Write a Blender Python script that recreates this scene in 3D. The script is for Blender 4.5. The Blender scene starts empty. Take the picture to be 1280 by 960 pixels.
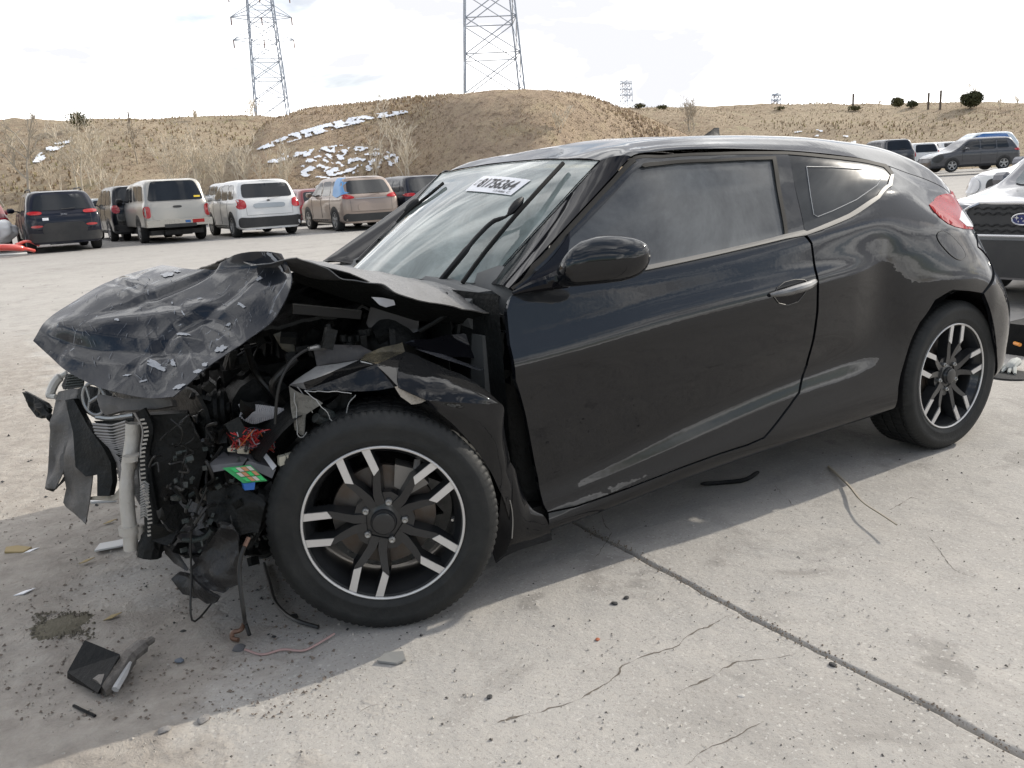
import bpy, bmesh, math, random
import numpy as np
from mathutils import Vector, Matrix, noise
from mathutils.bvhtree import BVHTree
from mathutils.geometry import delaunay_2d_cdt
random.seed(7)
SC = bpy.context.scene
COL = SC.collection
# ------------------------------------------------------------------ camera
F, PITCH, ROLL, YAW = 1083.0, .230, -.054, .536
CAM = np.array([-.854, -2.128, 1.253])
fw = np.array([math.sin(YAW)*math.cos(PITCH), math.cos(YAW)*math.cos(PITCH), -math.sin(PITCH)])
r0 = np.array([math.cos(YAW), -math.sin(YAW), 0.])
u0 = np.cross(r0, fw)
rt = math.cos(ROLL)*r0+math.sin(ROLL)*u0
up = -math.sin(ROLL)*r0+math.cos(ROLL)*u0
cam = bpy.data.objects.new('camera', bpy.data.cameras.new('camera'))
COL.objects.link(cam)
M = Matrix(((rt[0], up[0], -fw[0], CAM[0]), (rt[1], up[1], -fw[1], CAM[1]), (rt[2], up[2], -fw[2], CAM[2]), (0, 0, 0, 1)))
cam.matrix_world = M
cam.data.sensor_fit = 'HORIZONTAL'; cam.data.sensor_width = 36
cam.data.lens = F/1280*36
cam.data.clip_start = .05; cam.data.clip_end = 5000
SC.camera = cam
SC.render.resolution_x = 1024; SC.render.resolution_y = 768
# ------------------------------------------------------------------ light
SUN_EL, SUN_AZ = math.radians(29), math.radians(90.3)      # azimuth from +Y towards +X
w = bpy.data.worlds.new('World'); SC.world = w; w.use_nodes = True
nt = w.node_tree; nt.nodes.clear()
def N(nt, t, **k):
    n = nt.nodes.new(t)
    for a, b in k.items():
        if a == 'inp':
            for i, v in b.items(): n.inputs[i].default_value = v
        else: setattr(n, a, b)
    return n
sky = N(nt, 'ShaderNodeTexSky', sky_type='NISHITA', sun_disc=False, sun_elevation=SUN_EL, sun_rotation=SUN_AZ, air_density=1.0, dust_density=1.5, ozone_density=1.0)
tc = N(nt, 'ShaderNodeTexCoord'); mp = N(nt, 'ShaderNodeMapping')
mp.inputs['Scale'].default_value = (1.0, 1.0, 3.2); mp.inputs['Location'].default_value = (.35, .2, .1)
nz = N(nt, 'ShaderNodeTexNoise', inp={'Scale': 1.9, 'Detail': 7.0, 'Roughness': .55, 'Distortion': .5})
cr = N(nt, 'ShaderNodeValToRGB')
cr.color_ramp.elements[0].position = .40; cr.color_ramp.elements[1].position = .53
nz2 = N(nt, 'ShaderNodeTexNoise', inp={'Scale': 3.0, 'Detail': 6.0, 'Roughness': .55, 'Distortion': .3})
cr2 = N(nt, 'ShaderNodeValToRGB')
cr2.color_ramp.elements[0].position = .45; cr2.color_ramp.elements[0].color = (6.4, 6.45, 6.8, 1)
cr2.color_ramp.elements[1].position = .62; cr2.color_ramp.elements[1].color = (19.0, 18.8, 18.5, 1)
mx = N(nt, 'ShaderNodeMix', data_type='RGBA')
bg = N(nt, 'ShaderNodeBackground', inp={'Strength': .15}); out = N(nt, 'ShaderNodeOutputWorld')
L = nt.links.new
L(tc.outputs['Generated'], mp.inputs['Vector']); L(mp.outputs[0], nz.inputs['Vector']); L(mp.outputs[0], nz2.inputs['Vector'])
L(nz2.outputs[0], cr2.inputs[0])
sv = N(nt, 'ShaderNodeSeparateXYZ'); L(tc.outputs['Generated'], sv.inputs[0])
bk = N(nt, 'ShaderNodeMapRange', inp={1: -.35, 2: .55, 3: -.085, 4: .12}); dt = N(nt, 'ShaderNodeVectorMath', operation='DOT_PRODUCT'); dt.inputs[1].default_value = (.62, .78, 0); L(tc.outputs['Generated'], dt.inputs[0]); L(dt.outputs['Value'], bk.inputs[0])      # the cloud bank lies ahead, breaks up overhead and behind
ad = N(nt, 'ShaderNodeMath', operation='ADD'); L(nz.outputs[0], ad.inputs[0]); L(bk.outputs[0], ad.inputs[1]); L(ad.outputs[0], cr.inputs[0])
L(cr.outputs[0], mx.inputs[0]); L(sky.outputs[0], mx.inputs[6]); L(cr2.outputs[0], mx.inputs[7])
L(mx.outputs[2], bg.inputs[0]); L(bg.outputs[0], out.inputs[0])
sun = bpy.data.objects.new('sun', bpy.data.lights.new('sun', 'SUN')); COL.objects.link(sun)
sun.data.energy = 4.1; sun.data.angle = math.radians(.55); sun.data.color = (1, .93, .82)
sd = Vector((math.sin(SUN_AZ)*math.cos(SUN_EL), math.cos(SUN_AZ)*math.cos(SUN_EL), math.sin(SUN_EL)))
sun.rotation_euler = sd.to_track_quat('Z', 'Y').to_euler()
SC.view_settings.view_transform = 'Standard'; SC.view_settings.look = 'None'
SC.view_settings.exposure = 0.0; SC.view_settings.gamma = 1
SC.render.engine = 'CYCLES'; SC.cycles.max_bounces = 6; SC.cycles.transparent_max_bounces = 24
# ------------------------------------------------------------------ pixel rays of the surveyed photograph (1280 x 960)
def ray(x, y):
    d = (x-640)/F*rt-(y-480)/F*up+fw
    return CAM, d
def PY(x, y, Y): o, d = ray(x, y); return o+(Y-o[1])/d[1]*d
def PZ(x, y, Z=0.): o, d = ray(x, y); return o+(Z-o[2])/d[2]*d
def PD(x, y, D): o, d = ray(x, y); return o+D*d            # at depth D along the view axis
# ------------------------------------------------------------------ materials
MATS = {}
def mat(name, col=(.5, .5, .5), rough=.5, metal=0., coat=0., coat_rough=.05, bump=None, var=None, dust=None, emit=None, spec=.5, scratch=None, ior=1.5):
    """var=(scale, amount, colour2)  bump=(scale, distance)  dust=(colour, side amount, extra on upward faces, noise scale)"""
    if name in MATS: return MATS[name]
    m = bpy.data.materials.new(name); m.use_nodes = True; MATS[name] = m
    nt = m.node_tree; p = nt.nodes['Principled BSDF']; L = nt.links.new
    p.inputs['Base Color'].default_value = (*col, 1); p.inputs['Roughness'].default_value = rough
    p.inputs['Metallic'].default_value = metal; p.inputs['Coat Weight'].default_value = coat
    p.inputs['Coat Roughness'].default_value = coat_rough; p.inputs['Specular IOR Level'].default_value = spec
    p.inputs['IOR'].default_value = ior
    if emit: p.inputs['Emission Color'].default_value = (*emit[0], 1); p.inputs['Emission Strength'].default_value = emit[1]
    tc = N(nt, 'ShaderNodeTexCoord'); src = None
    def nz(scale, detail=5., rough=.6, dist=0., vec=None):
        n = N(nt, 'ShaderNodeTexNoise', inp={'Scale': scale, 'Detail': detail, 'Roughness': rough, 'Distortion': dist})
        L(vec or tc.outputs['Object'], n.inputs['Vector']); return n
    def ramp(a, b, s):
        r = N(nt, 'ShaderNodeMapRange', inp={1: a, 2: b}); L(s, r.inputs[0]); return r.outputs[0]
    def mix(f, a, b):
        x = N(nt, 'ShaderNodeMix', data_type='RGBA')
        for i, v in ((0, f), (6, a), (7, b)):
            if hasattr(v, 'is_output'): L(v, x.inputs[i])
            else: x.inputs[i].default_value = v if i == 0 else (*v, 1)
        return x.outputs[2]
    def mth(op, a, b=0.):
        x = N(nt, 'ShaderNodeMath', operation=op)
        for i, v in ((0, a), (1, b)):
            if hasattr(v, 'is_output'): L(v, x.inputs[i])
            else: x.inputs[i].default_value = v
        return x.outputs[0]
    c = col
    if var:
        c = mix(mth('MULTIPLY', ramp(.35, .65, nz(var[0]).outputs[0]), var[1]), c, var[2])
    rsock = None
    if dust:
        g = N(nt, 'ShaderNodeNewGeometry'); s = N(nt, 'ShaderNodeSeparateXYZ'); L(g.outputs['Normal'], s.inputs[0])
        upf = ramp(.0, .9, s.outputs[2])
        n1 = ramp(.3, .72, nz(dust[3], 8., .7, .6).outputs[0])
        a = mth('MULTIPLY', n1, dust[1]*2)
        b = mth('MULTIPLY', upf, dust[2])
        f = mth('MINIMUM', mth('ADD', a, b), .95)
        c = mix(f, c, dust[0]); rsock = f
        rr = N(nt, 'ShaderNodeMapRange', inp={3: rough, 4: .75}); L(f, rr.inputs[0]); L(rr.outputs[0], p.inputs['Roughness'])
        if coat:
            cc = N(nt, 'ShaderNodeMapRange', inp={3: coat, 4: coat*.4}); L(f, cc.inputs[0]); L(cc.outputs[0], p.inputs['Coat Weight'])
            cd = N(nt, 'ShaderNodeMapRange', inp={3: coat_rough, 4: .45}); L(f, cd.inputs[0]); L(cd.outputs[0], p.inputs['Coat Roughness'])
    if scratch:     # (colour, amount, scale)
        mp = N(nt, 'ShaderNodeMapping', inp={'Rotation': (.3, .2, .9), 'Scale': (1., 5., 1.5)}); L(tc.outputs['Object'], mp.inputs[0])
        s1 = ramp(.615, .64, nz(scratch[2], 9., .75, 1.2, mp.outputs[0]).outputs[0])
        s2 = ramp(.48, .58, nz(scratch[2]*.35, 3.).outputs[0])
        c = mix(mth('MULTIPLY', mth('MULTIPLY', s1, s2), scratch[1]), c, scratch[0])
    if hasattr(c, 'is_output'): L(c, p.inputs['Base Color'])
    if bump:
        n = nz(bump[0], 6., .65); b = N(nt, 'ShaderNodeBump', inp={'Strength': 1., 'Distance': bump[1]}); L(n.outputs[0], b.inputs['Height'])
        L(b.outputs[0], p.inputs['Normal'])
        if coat and len(bump) > 2: L(b.outputs[0], p.inputs['Coat Normal'])
    return m
def glassy(name, tint, dustc, dustf, rough=.02, trans=.6):
    m = bpy.data.materials.new(name); m.use_nodes = True; nt = m.node_tree; L = nt.links.new
    nt.nodes.clear(); o = N(nt, 'ShaderNodeOutputMaterial')
    tr = N(nt, 'ShaderNodeBsdfTransparent', inp={0: (*tint, 1)})
    gl = N(nt, 'ShaderNodeBsdfGlossy', inp={0: (1, 1, 1, 1), 'Roughness': rough})
    df = N(nt, 'ShaderNodeBsdfDiffuse', inp={0: (*dustc, 1)})
    fr = N(nt, 'ShaderNodeFresnel', inp={0: 1.5}); a = N(nt, 'ShaderNodeMixShader'); b = N(nt, 'ShaderNodeMixShader')
    tc = N(nt, 'ShaderNodeTexCoord'); nz = N(nt, 'ShaderNodeTexNoise', inp={'Scale': 5., 'Detail': 8., 'Roughness': .7, 'Distortion': .8})
    mr = N(nt, 'ShaderNodeMapRange', inp={1: .3, 2: .7, 3: dustf*.6, 4: dustf*1.4})
    L(tc.outputs['Object'], nz.inputs[0]); L(nz.outputs[0], mr.inputs[0])
    L(mr.outputs[0], a.inputs[0]); L(tr.outputs[0], a.inputs[1]); L(df.outputs[0], a.inputs[2])
    L(fr.outputs[0], b.inputs[0]); L(a.outputs[0], b.inputs[1]); L(gl.outputs[0], b.inputs[2]); L(b.outputs[0], o.inputs[0])
    MATS[name] = m; return m
# ------------------------------------------------------------------ object helpers
def inv_of(parent):
    loc = parent.get('_o')
    return Matrix.Translation(-Vector(loc)) if loc is not None else Matrix.Identity(4)
def link(o, parent=None, world=True):
    COL.objects.link(o)
    if parent is not None:
        o.parent = parent
        if world and parent.type == 'EMPTY' and parent.parent is None:
            o.matrix_parent_inverse = (Matrix.Translation(parent.location) @ parent.rotation_euler.to_matrix().to_4x4()).inverted()
    return o
def obj(name, verts, faces, m, parent=None, smooth=35, world=True):
    me = bpy.data.meshes.new(name); me.from_pydata([tuple(map(float, v)) for v in verts], [], [tuple(map(int, f)) for f in faces]); me.validate(); me.update()
    o = bpy.data.objects.new(name, me)
    for k in (m if isinstance(m, (list, tuple)) else [m]): me.materials.append(k)
    if smooth:
        me.shade_smooth(); me.set_sharp_from_angle(angle=math.radians(smooth))
    return link(o, parent, world)
def thing(name, label, cat, loc=(0, 0, 0), rz=0, group=None):
    o = bpy.data.objects.new(name, None); o.location = loc; o.rotation_euler = (0, 0, rz); o.empty_display_size = .2
    COL.objects.link(o); return tag(o, label, cat, group)
def tag(o, label=None, cat=None, group=None, kind=None):
    if label: o['label'] = label
    if cat: o['category'] = cat
    if group: o['group'] = group
    if kind: o['kind'] = kind
    return o
class MB:
    def __init__(s): s.v = []; s.f = []
    def add(s, v, f):
        n = len(s.v); s.v += [tuple(map(float, q)) for q in v]; s.f += [tuple(i+n for i in q) for q in f]; return s
    def box(s, c, d, R=None, taper=1.):
        c = np.array(c, float); v = []
        for z in (-1, 1):
            t = taper if z > 0 else 1.
            for x, y in ((-1, -1), (1, -1), (1, 1), (-1, 1)):
                q = np.array([x*d[0]/2*t, y*d[1]/2*t, z*d[2]/2])
                if R is not None: q = R @ q
                v.append(c+q)
        return s.add(v, [(3, 2, 1, 0), (4, 5, 6, 7), (0, 1, 5, 4), (1, 2, 6, 5), (2, 3, 7, 6), (3, 0, 4, 7)])
    def tube(s, pts, r, seg=8, cap=True):
        pts = [np.array(p, float) for p in pts]; n = len(pts)
        rr = r if isinstance(r, (list, tuple)) else [r]*n
        v = []; a = None
        for i, p in enumerate(pts):
            t = pts[min(i+1, n-1)]-pts[max(i-1, 0)]; t = t/(np.linalg.norm(t)+1e-9)
            if a is None: a = np.cross(t, (0, 0, 1.) if abs(t[2]) < .9 else (1., 0, 0))
            a = a-t*(a@t); a /= np.linalg.norm(a)+1e-9; b = np.cross(t, a)
            for k in range(seg):
                w = 2*math.pi*k/seg; v.append(p+rr[i]*(math.cos(w)*a+math.sin(w)*b))
        f = [(i*seg+k, i*seg+(k+1) % seg, (i+1)*seg+(k+1) % seg, (i+1)*seg+k) for i in range(n-1) for k in range(seg)]
        if cap: f += [tuple(range(seg))[::-1], tuple(range((n-1)*seg, n*seg))]
        return s.add(v, f)
    def slab(s, poly, n, t):      # 3-D polygon extruded by t along n
        poly = [np.array(p, float) for p in poly]; n = np.array(n, float); n /= np.linalg.norm(n); k = len(poly)
        v = poly+[p+n*t for p in poly]
        return s.add(v, [tuple(range(k))[::-1], tuple(range(k, 2*k))]+[(i, (i+1) % k, (i+1) % k+k, i+k) for i in range(k)])
    def lathe(s, prof, seg=48, R=None, c=(0, 0, 0), close=False):   # prof (radius, axial) about Y
        v = []; n = len(prof); c = np.array(c, float)
        for k in range(seg):
            a = 2*math.pi*k/seg
            for r, y in prof:
                q = np.array([r*math.cos(a), y, r*math.sin(a)])
                if R is not None: q = R @ q
                v.append(q+c)
        f = []
        for k in range(seg):
            for i in range(n if close else n-1):
                j = (i+1) % n; f.append((k*n+i, ((k+1) % seg)*n+i, ((k+1) % seg)*n+j, k*n+j))
        return s.add(v, f)
    def xform(s, R, c=(0, 0, 0)):
        V = np.array(s.v) @ np.array(R).T+np.array(c); s.v = [tuple(q) for q in V]; return s
    def build(s, name, m, parent=None, smooth=35, world=True): return obj(name, s.v, s.f, m, parent, smooth, world)
def smooth_pts(pts, n=6):
    C = np.array(pts, float); k = np.concatenate([[0], np.cumsum(np.linalg.norm(np.diff(C, axis=0), axis=1))])
    t = np.linspace(0, k[-1], (len(pts)-1)*n+1); return list(basis(k, t) @ C)
# ------------------------------------------------------------------ smooth control nets
def basis(k, t):
    k = np.asarray(k, float); n = len(k); t = np.clip(np.asarray(t, float), k[0], k[-1]); i = np.clip(np.searchsorted(k, t, 'right')-1, 0, n-2)
    T = np.zeros((n, n)); h = np.diff(k)
    for j in range(n):
        if j == 0: T[0, 0] = -1/h[0]; T[0, 1] = 1/h[0]
        elif j == n-1: T[j, j] = 1/h[-1]; T[j, j-1] = -1/h[-1]
        else:
            a, b = h[j-1], h[j]; wl, wr = b/(a+b), a/(a+b)
            T[j, j+1] += wr/b; T[j, j] += -wr/b+wl/a; T[j, j-1] += -wl/a
    hh = h[i]; s = (t-k[i])/hh; B = np.zeros((len(t), n)); r = np.arange(len(t))
    h00 = 2*s**3-3*s**2+1; h10 = s**3-2*s**2+s; h01 = -2*s**3+3*s**2; h11 = s**3-s**2
    B[r, i] += h00; B[r, i+1] += h01
    return B+(h10*hh)[:, None]*T[i]+(h11*hh)[:, None]*T[i+1]
class Net:
    def __init__(s, C, gu=200, gv=140, flip=False, deform=None):
        s.C = np.array(C, float); s.flip = flip; s.deform = deform
        s.ku = np.concatenate([[0], np.cumsum(np.linalg.norm(np.diff(s.C, axis=0), axis=2).mean(1)+1e-4)])
        s.kv = np.concatenate([[0], np.cumsum(np.linalg.norm(np.diff(s.C, axis=1), axis=2).mean(0)+1e-4)])
        s.gu = np.linspace(0, s.ku[-1], gu); s.gv = np.linspace(0, s.kv[-1], gv)
        P = np.einsum('ni,mj,ijk->nmk', basis(s.ku, s.gu), basis(s.kv, s.gv), s.C)
        s.P = P
        V = [Vector(p) for p in P.reshape(-1, 3)]
        s.bvh = BVHTree.FromPolygons(V, [(i*gv+j, i*gv+j+1, (i+1)*gv+j+1, (i+1)*gv+j) for i in range(gu-1) for j in range(gv-1)])
    def ev(s, u, v): return np.einsum('ni,nj,ijk->nk', basis(s.ku, u), basis(s.kv, v), s.C)
    def nrm(s, u, v, e=2e-3):
        u = np.asarray(u, float); v = np.asarray(v, float)
        du = s.ev(np.minimum(u+e, s.ku[-1]), v)-s.ev(np.maximum(u-e, 0), v); dv = s.ev(u, np.minimum(v+e, s.kv[-1]))-s.ev(u, np.maximum(v-e, 0))
        n = np.cross(du, dv); n /= np.linalg.norm(n, axis=1)[:, None]+1e-12
        return -n if s.flip else n
    def uv(s, a):
        if len(a) == 3:       # ('w', station index, rail index) fractional
            return (np.interp(a[1], range(len(s.ku)), s.ku), np.interp(a[2], range(len(s.kv)), s.kv))
        o, d = ray(*a); dn = Vector(d).normalized()
        h = s.bvh.ray_cast(Vector(o), dn)
        if h[0] is None:
            best = None
            for t in np.linspace(1.2, 9, 240):
                q = s.bvh.find_nearest(Vector(o)+dn*t)
                if q[0] is not None and (best is None or q[3] < best[3]): best = q
            h = best
        gv = len(s.gv)-1; i, j = divmod(h[2], gv)
        a0, a1, b1 = s.P[i, j], s.P[i+1, j], s.P[i, j+1]; q = np.array(h[0])-a0
        e1, e2 = a1-a0, b1-a0
        A = np.array([[e1@e1, e1@e2], [e1@e2, e2@e2]])+np.eye(2)*1e-14
        x = np.linalg.solve(A, [q@e1, q@e2])
        return (s.gu[i]+np.clip(x[0], 0, 1)*(s.gu[1]-s.gu[0]), s.gv[j]+np.clip(x[1], 0, 1)*(s.gv[1]-s.gv[0]))
    def at(s, a, off=0.):
        u, v = s.uv(a); return s.ev([u], [v])[0]+s.nrm([u], [v])[0]*off
def dens(pts, step, closed=True):
    out = []; n = len(pts)
    for i in range(n if closed else n-1):
        a, b = np.array(pts[i]), np.array(pts[(i+1) % n]); k = max(1, int(np.linalg.norm(b-a)/step))
        out += [a+(b-a)*j/k for j in range(k)]
    if not closed: out.append(np.array(pts[-1]))
    return out
def panel(name, net, outline, m, parent=None, sp=.03, thick=.014, off=0., drop=.0012, deform=None, mirror=False, seam=None):
    """a sheet of the net's surface inside the outline, with its rim folded inwards"""
    uv = [np.array(net.uv(a)) for a in outline]
    B = dens(uv, sp*.6); nb = len(B)
    Bn = np.array(B); lo, hi = Bn.min(0), Bn.max(0)
    gx, gy = np.meshgrid(np.arange(lo[0]+sp*.37, hi[0], sp), np.arange(lo[1]+sp*.31, hi[1], sp*.8)); pts = np.stack([gx.ravel(), gy.ravel()], 1)
    pts = pts[inside(pts, Bn)]
    if len(pts): pts = pts[np.min(np.linalg.norm(pts[:, None]-Bn[None], axis=2), axis=1) > sp*.35]
    vs = [Vector(b) for b in B]+[Vector(p) for p in pts]
    r = delaunay_2d_cdt(vs, [], [list(range(nb))], 1, 1e-6)
    V = np.array([tuple(q) for q in r[0]]); Fc = [tuple(f) for f in r[2]]
    P = net.ev(V[:, 0], V[:, 1]); Nn = net.nrm(V[:, 0], V[:, 1])
    if deform: P = deform(P, Nn, V)
    P = P+Nn*off
    # boundary edges
    cnt = {}
    for f in Fc:
        for i in range(3):
            a, b = f[i], f[(i+1) % 3]; cnt[(a, b)] = cnt.get((a, b), 0)+1
    bd = [(a, b) for (a, b) in cnt if (b, a) not in cnt]; bset = sorted({a for e in bd for a in e})
    Pd = P.copy(); Pd[bset] -= Nn[bset]*drop
    # orientation
    f0 = Fc[len(Fc)//2]; nn = np.cross(P[f0[1]]-P[f0[0]], P[f0[2]]-P[f0[0]])
    if nn@Nn[f0[0]] < 0: Fc = [f[::-1] for f in Fc]; bd = [(b, a) for a, b in bd]
    verts = list(Pd); faces = list(Fc); nf = len(Fc); idx = {}
    if thick:
        for a in bset: idx[a] = len(verts), len(verts)+1; verts += [Pd[a], P[a]-Nn[a]*thick]
        for a, b in bd: faces.append((idx[a][0], idx[a][1], idx[b][1], idx[b][0]))
    def make(vv, ff, NN, nm):
        me = bpy.data.meshes.new(nm); me.from_pydata([tuple(v) for v in vv], [], ff); me.update(); me.shade_smooth()
        nl = [Vector((0, 0, 0))]*len(me.loops)
        for pi, p in enumerate(me.polygons):
            for li in p.loop_indices:
                vi = me.loops[li].vertex_index
                nl[li] = Vector(NN[vi]) if vi < len(NN) else p.normal
        if deform is None: me.normals_split_custom_set(nl)
        me.materials.append(m); return link(bpy.data.objects.new(nm, me), parent)
    o = make(verts, faces, Nn, name)
    if mirror:
        VV = np.array(verts); VV[:, 1] = 1.79-VV[:, 1]; NM = Nn.copy(); NM[:, 1] *= -1
        make(VV, [f[::-1] for f in faces], NM, name)
    return o
def inside(p, poly):
    c = np.zeros(len(p), bool); j = len(poly)-1
    for i in range(len(poly)):
        xi, yi = poly[i]; xj, yj = poly[j]
        with np.errstate(divide='ignore', invalid='ignore'):
            t = ((yi > p[:, 1]) != (yj > p[:, 1])) & (p[:, 0] < (xj-xi)*(p[:, 1]-yi)/(yj-yi+1e-15)+xi)
        c ^= t; j = i
    return c
def nz3(p, s=1., seed=0.): return noise.noise(Vector((p[0]*s+seed, p[1]*s-seed, p[2]*s+seed*.5)))
def rot(ax, a):
    return np.array(Matrix.Rotation(a, 3, ax))
# ================================================================== ground
gm = bpy.data.materials.new('concrete'); gm.use_nodes = True; nt = gm.node_tree; L = nt.links.new; p = nt.nodes['Principled BSDF']
tc = N(nt, 'ShaderNodeTexCoord'); O = tc.outputs['Object']
def n_(scale, det=6., ro=.6, dist=0., vec=None):
    n = N(nt, 'ShaderNodeTexNoise', inp={'Scale': scale, 'Detail': det, 'Roughness': ro, 'Distortion': dist}); L(vec or O, n.inputs[0]); return n.outputs[0]
def mr(a, b, s, c=0., d=1.):
    r = N(nt, 'ShaderNodeMapRange', inp={1: a, 2: b, 3: c, 4: d}); L(s, r.inputs[0]); return r.outputs[0]
def mxc(f, a, b, bt='MIX'):
    x = N(nt, 'ShaderNodeMix', data_type='RGBA', blend_type=bt)
    for i, v in ((0, f), (6, a), (7, b)):
        if hasattr(v, 'is_output'): L(v, x.inputs[i])
        else: x.inputs[i].default_value = v if i == 0 else (*v, 1)
    return x.outputs[2]
def mt(op, a, b=0.):
    x = N(nt, 'ShaderNodeMath', operation=op)
    for i, v in ((0, a), (1, b)):
        if hasattr(v, 'is_output'): L(v, x.inputs[i])
        else: x.inputs[i].default_value = v
    return x.outputs[0]
c = mxc(mr(.3, .7, n_(1.1)), (.325, .308, .283), (.405, .387, .36))
c = mxc(mr(.42, .75, n_(6., 8., .7)), c, (.43, .405, .37))
c = mxc(mr(.58, .74, n_(2.3, 5., .6, 1.)), c, (.26, .245, .225))
c = mxc(mr(.55, .80, n_(.45, 6., .7, .6)), c, (.24, .225, .205))
c = mxc(mt('MULTIPLY', mr(.66, .70, n_(3.7, 3., .5, .2)), .5), c, (.20, .19, .175))
c = mxc(mt('MULTIPLY', mr(.57, .66, n_(110., 3., .6)), .6), c, (.24, .22, .20))          # grit
c = mxc(mr(.63, .68, n_(70., 2., .5)), c, (.46, .44, .41))
# dirt drift in front of and beyond the nose of the car
sx_ = N(nt, 'ShaderNodeSeparateXYZ'); L(O, sx_.inputs[0])
dirt = mt('ADD', mr(-.15, -.8, sx_.outputs[0]), mr(.4, .6, n_(1.6), -.35, .35)); dirt = mr(.35, .75, dirt)
near = mr(-1.6, -.5, sx_.outputs[1]); dirt = mt('MULTIPLY', dirt, near)
far_ = mr(9., 5.5, sx_.outputs[1]); dirt = mt('MULTIPLY', dirt, far_)
c = mxc(mt('MULTIPLY', dirt, .9), c, mxc(mr(.35, .65, n_(9., 8., .7)), (.27, .24, .208), (.40, .365, .32)))
lot = mr(14., 24., sx_.outputs[1]); c = mxc(mt('MULTIPLY', lot, .4), c, (.26, .25, .24))
L(c, p.inputs['Base Color']); p.inputs['Roughness'].default_value = .9; p.inputs['Specular IOR Level'].default_value = .25
h = mt('ADD', mt('MULTIPLY', n_(38., 8., .75), .35), mt('MULTIPLY', n_(7., 6., .65), 1.1))
h2 = mt('ADD', h, mt('MULTIPLY', mt('MULTIPLY', dirt, n_(13., 8., .7, .5)), 2.4))
b = N(nt, 'ShaderNodeBump', inp={'Strength': .7, 'Distance': .013}); L(h2, b.inputs['Height']); L(b.outputs[0], p.inputs['Normal'])
def axis(lo, hi, a, b, st, extra=()):
    v = list(np.arange(a, b+st/2, st)); g = st
    x = a
    while x > lo: g *= 1.35; x -= g; v.append(max(x, lo))
    g = st; x = b
    while x < hi: g *= 1.35; x += g; v.append(min(x, hi))
    return np.array(sorted(set(np.round(list(v)+list(extra), 4))))
ex = list(.865+np.linspace(-.05, .05, 26))
gx = axis(-900, 900, -1.6, 3.6, .035, ex); gy = axis(-60, 900, -1.8, 2.2, .035)
gv = []
CR2 = [PZ(*q)[:2] for q in [(480, 950), (600, 915), (690, 885), (760, 850), (830, 815), (885, 795), (940, 765)]]
for y in gy:
    cx = .865+.022*noise.noise(Vector((y*1.3, 3., 0)))+.010*noise.noise(Vector((y*7, 5., 0)))+.02*(y+.5)*.3
    for x in gx:
        z = 0.
        if -2.5 < x < 4.5 and -2.5 < y < 3.5:
            z = .004*noise.noise(Vector((x*1.7, y*1.7, 0)))+.0018*noise.noise(Vector((x*9, y*9, 2.)))
            d = max(0, min(1, (-.1-x)/.5))*max(0, min(1, (y+1.2)/.8))
            z += d*(.010*noise.noise(Vector((x*4, y*4, 7.)))+.006*noise.noise(Vector((x*13, y*13, 1.))))
            if -3 < y < 6:
                dd = (x-cx); wd = .005+.013*abs(noise.noise(Vector((y*5, 1., 1.))))+.004*noise.noise(Vector((x*90, y*25, 1.)))
                z -= .028*math.exp(-(dd/max(.003, wd))**2)
        if x > 12: t_ = min(1, (x-12)/35); z += .30*t_*t_*(3-2*t_)
        gv.append((x, y, z))
W_ = len(gx); gf = [(j*W_+i, j*W_+i+1, (j+1)*W_+i+1, (j+1)*W_+i) for j in range(len(gy)-1) for i in range(W_-1)]
g = obj('ground', gv, gf, gm, smooth=80); tag(g, kind='structure')
def gz(x, y): return .004*noise.noise(Vector((x*1.7, y*1.7, 0)))

crackm = mat('crack_dirt', (.095, .080, .066), .95, var=(60., .8, (.17, .15, .125)))
def crack(pts, wd, seed):
    P_ = [np.array(PZ(*q)) for q in pts]; Q = []
    for a, b_ in zip(P_, P_[1:]):
        k = max(2, int(np.linalg.norm(b_-a)/.012))
        for i in range(k): Q.append(a+(b_-a)*i/k)
    v = []; n = len(Q)
    for i, q in enumerate(Q):
        t = Q[min(i+1, n-1)]-Q[max(i-1, 0)]; t = t/np.linalg.norm(t); s_ = np.array([-t[1], t[0], 0])
        q = q+s_*(.016*noise.noise(Vector((i*.09, seed, 0)))+.008*noise.noise(Vector((i*.35, seed, 3)))+.004*noise.noise(Vector((i*.9, seed, 5))))
        w_ = wd*max(.05, .35+1.3*noise.noise(Vector((i*.22, seed, 9)))+.6*noise.noise(Vector((i*1.1, seed, 2))))*min(1, (n-1-i)/8+.1)*min(1, i/8+.1)
        for e in (-1, 1):
            p_ = q+s_*w_*e; v.append((p_[0], p_[1], gz(p_[0], p_[1])+.0018*noise.noise(Vector((p_[0]*9, p_[1]*9, 2.)))+.0007))
    tag(obj('pavement_crack', v, [(2*i, 2*i+1, 2*i+3, 2*i+2) for i in range(n-1)], crackm, smooth=80), kind='structure')
for i_, (pts, wd) in enumerate((([(598, 914), (640, 900), (696, 881), (727, 873), (754, 857), (781, 834), (812, 818), (839, 810), (860, 794), (885, 784), (908, 770), (922, 766)], .0042), ([(836, 767), (850, 760), (870, 752)], .002), ([(842, 869), (860, 860), (882, 850), (919, 831), (961, 823), (1000, 814)], .0035),
    ([(855, 957), (880, 940), (898, 932), (929, 916), (963, 902)], .004), ([(1160, 670), (1178, 694), (1195, 714), (1224, 726)], .0025), ([(740, 700), (752, 690), (762, 664), (750, 640)], .003), ([(1110, 640), (1140, 622), (1155, 628)], .003), ([(960, 520+80), (1000, 640), (1010, 650)], .0015), ([(420, 905), (470, 880), (520, 872)], .0015))): crack(pts, wd, i_*7.)
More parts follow.
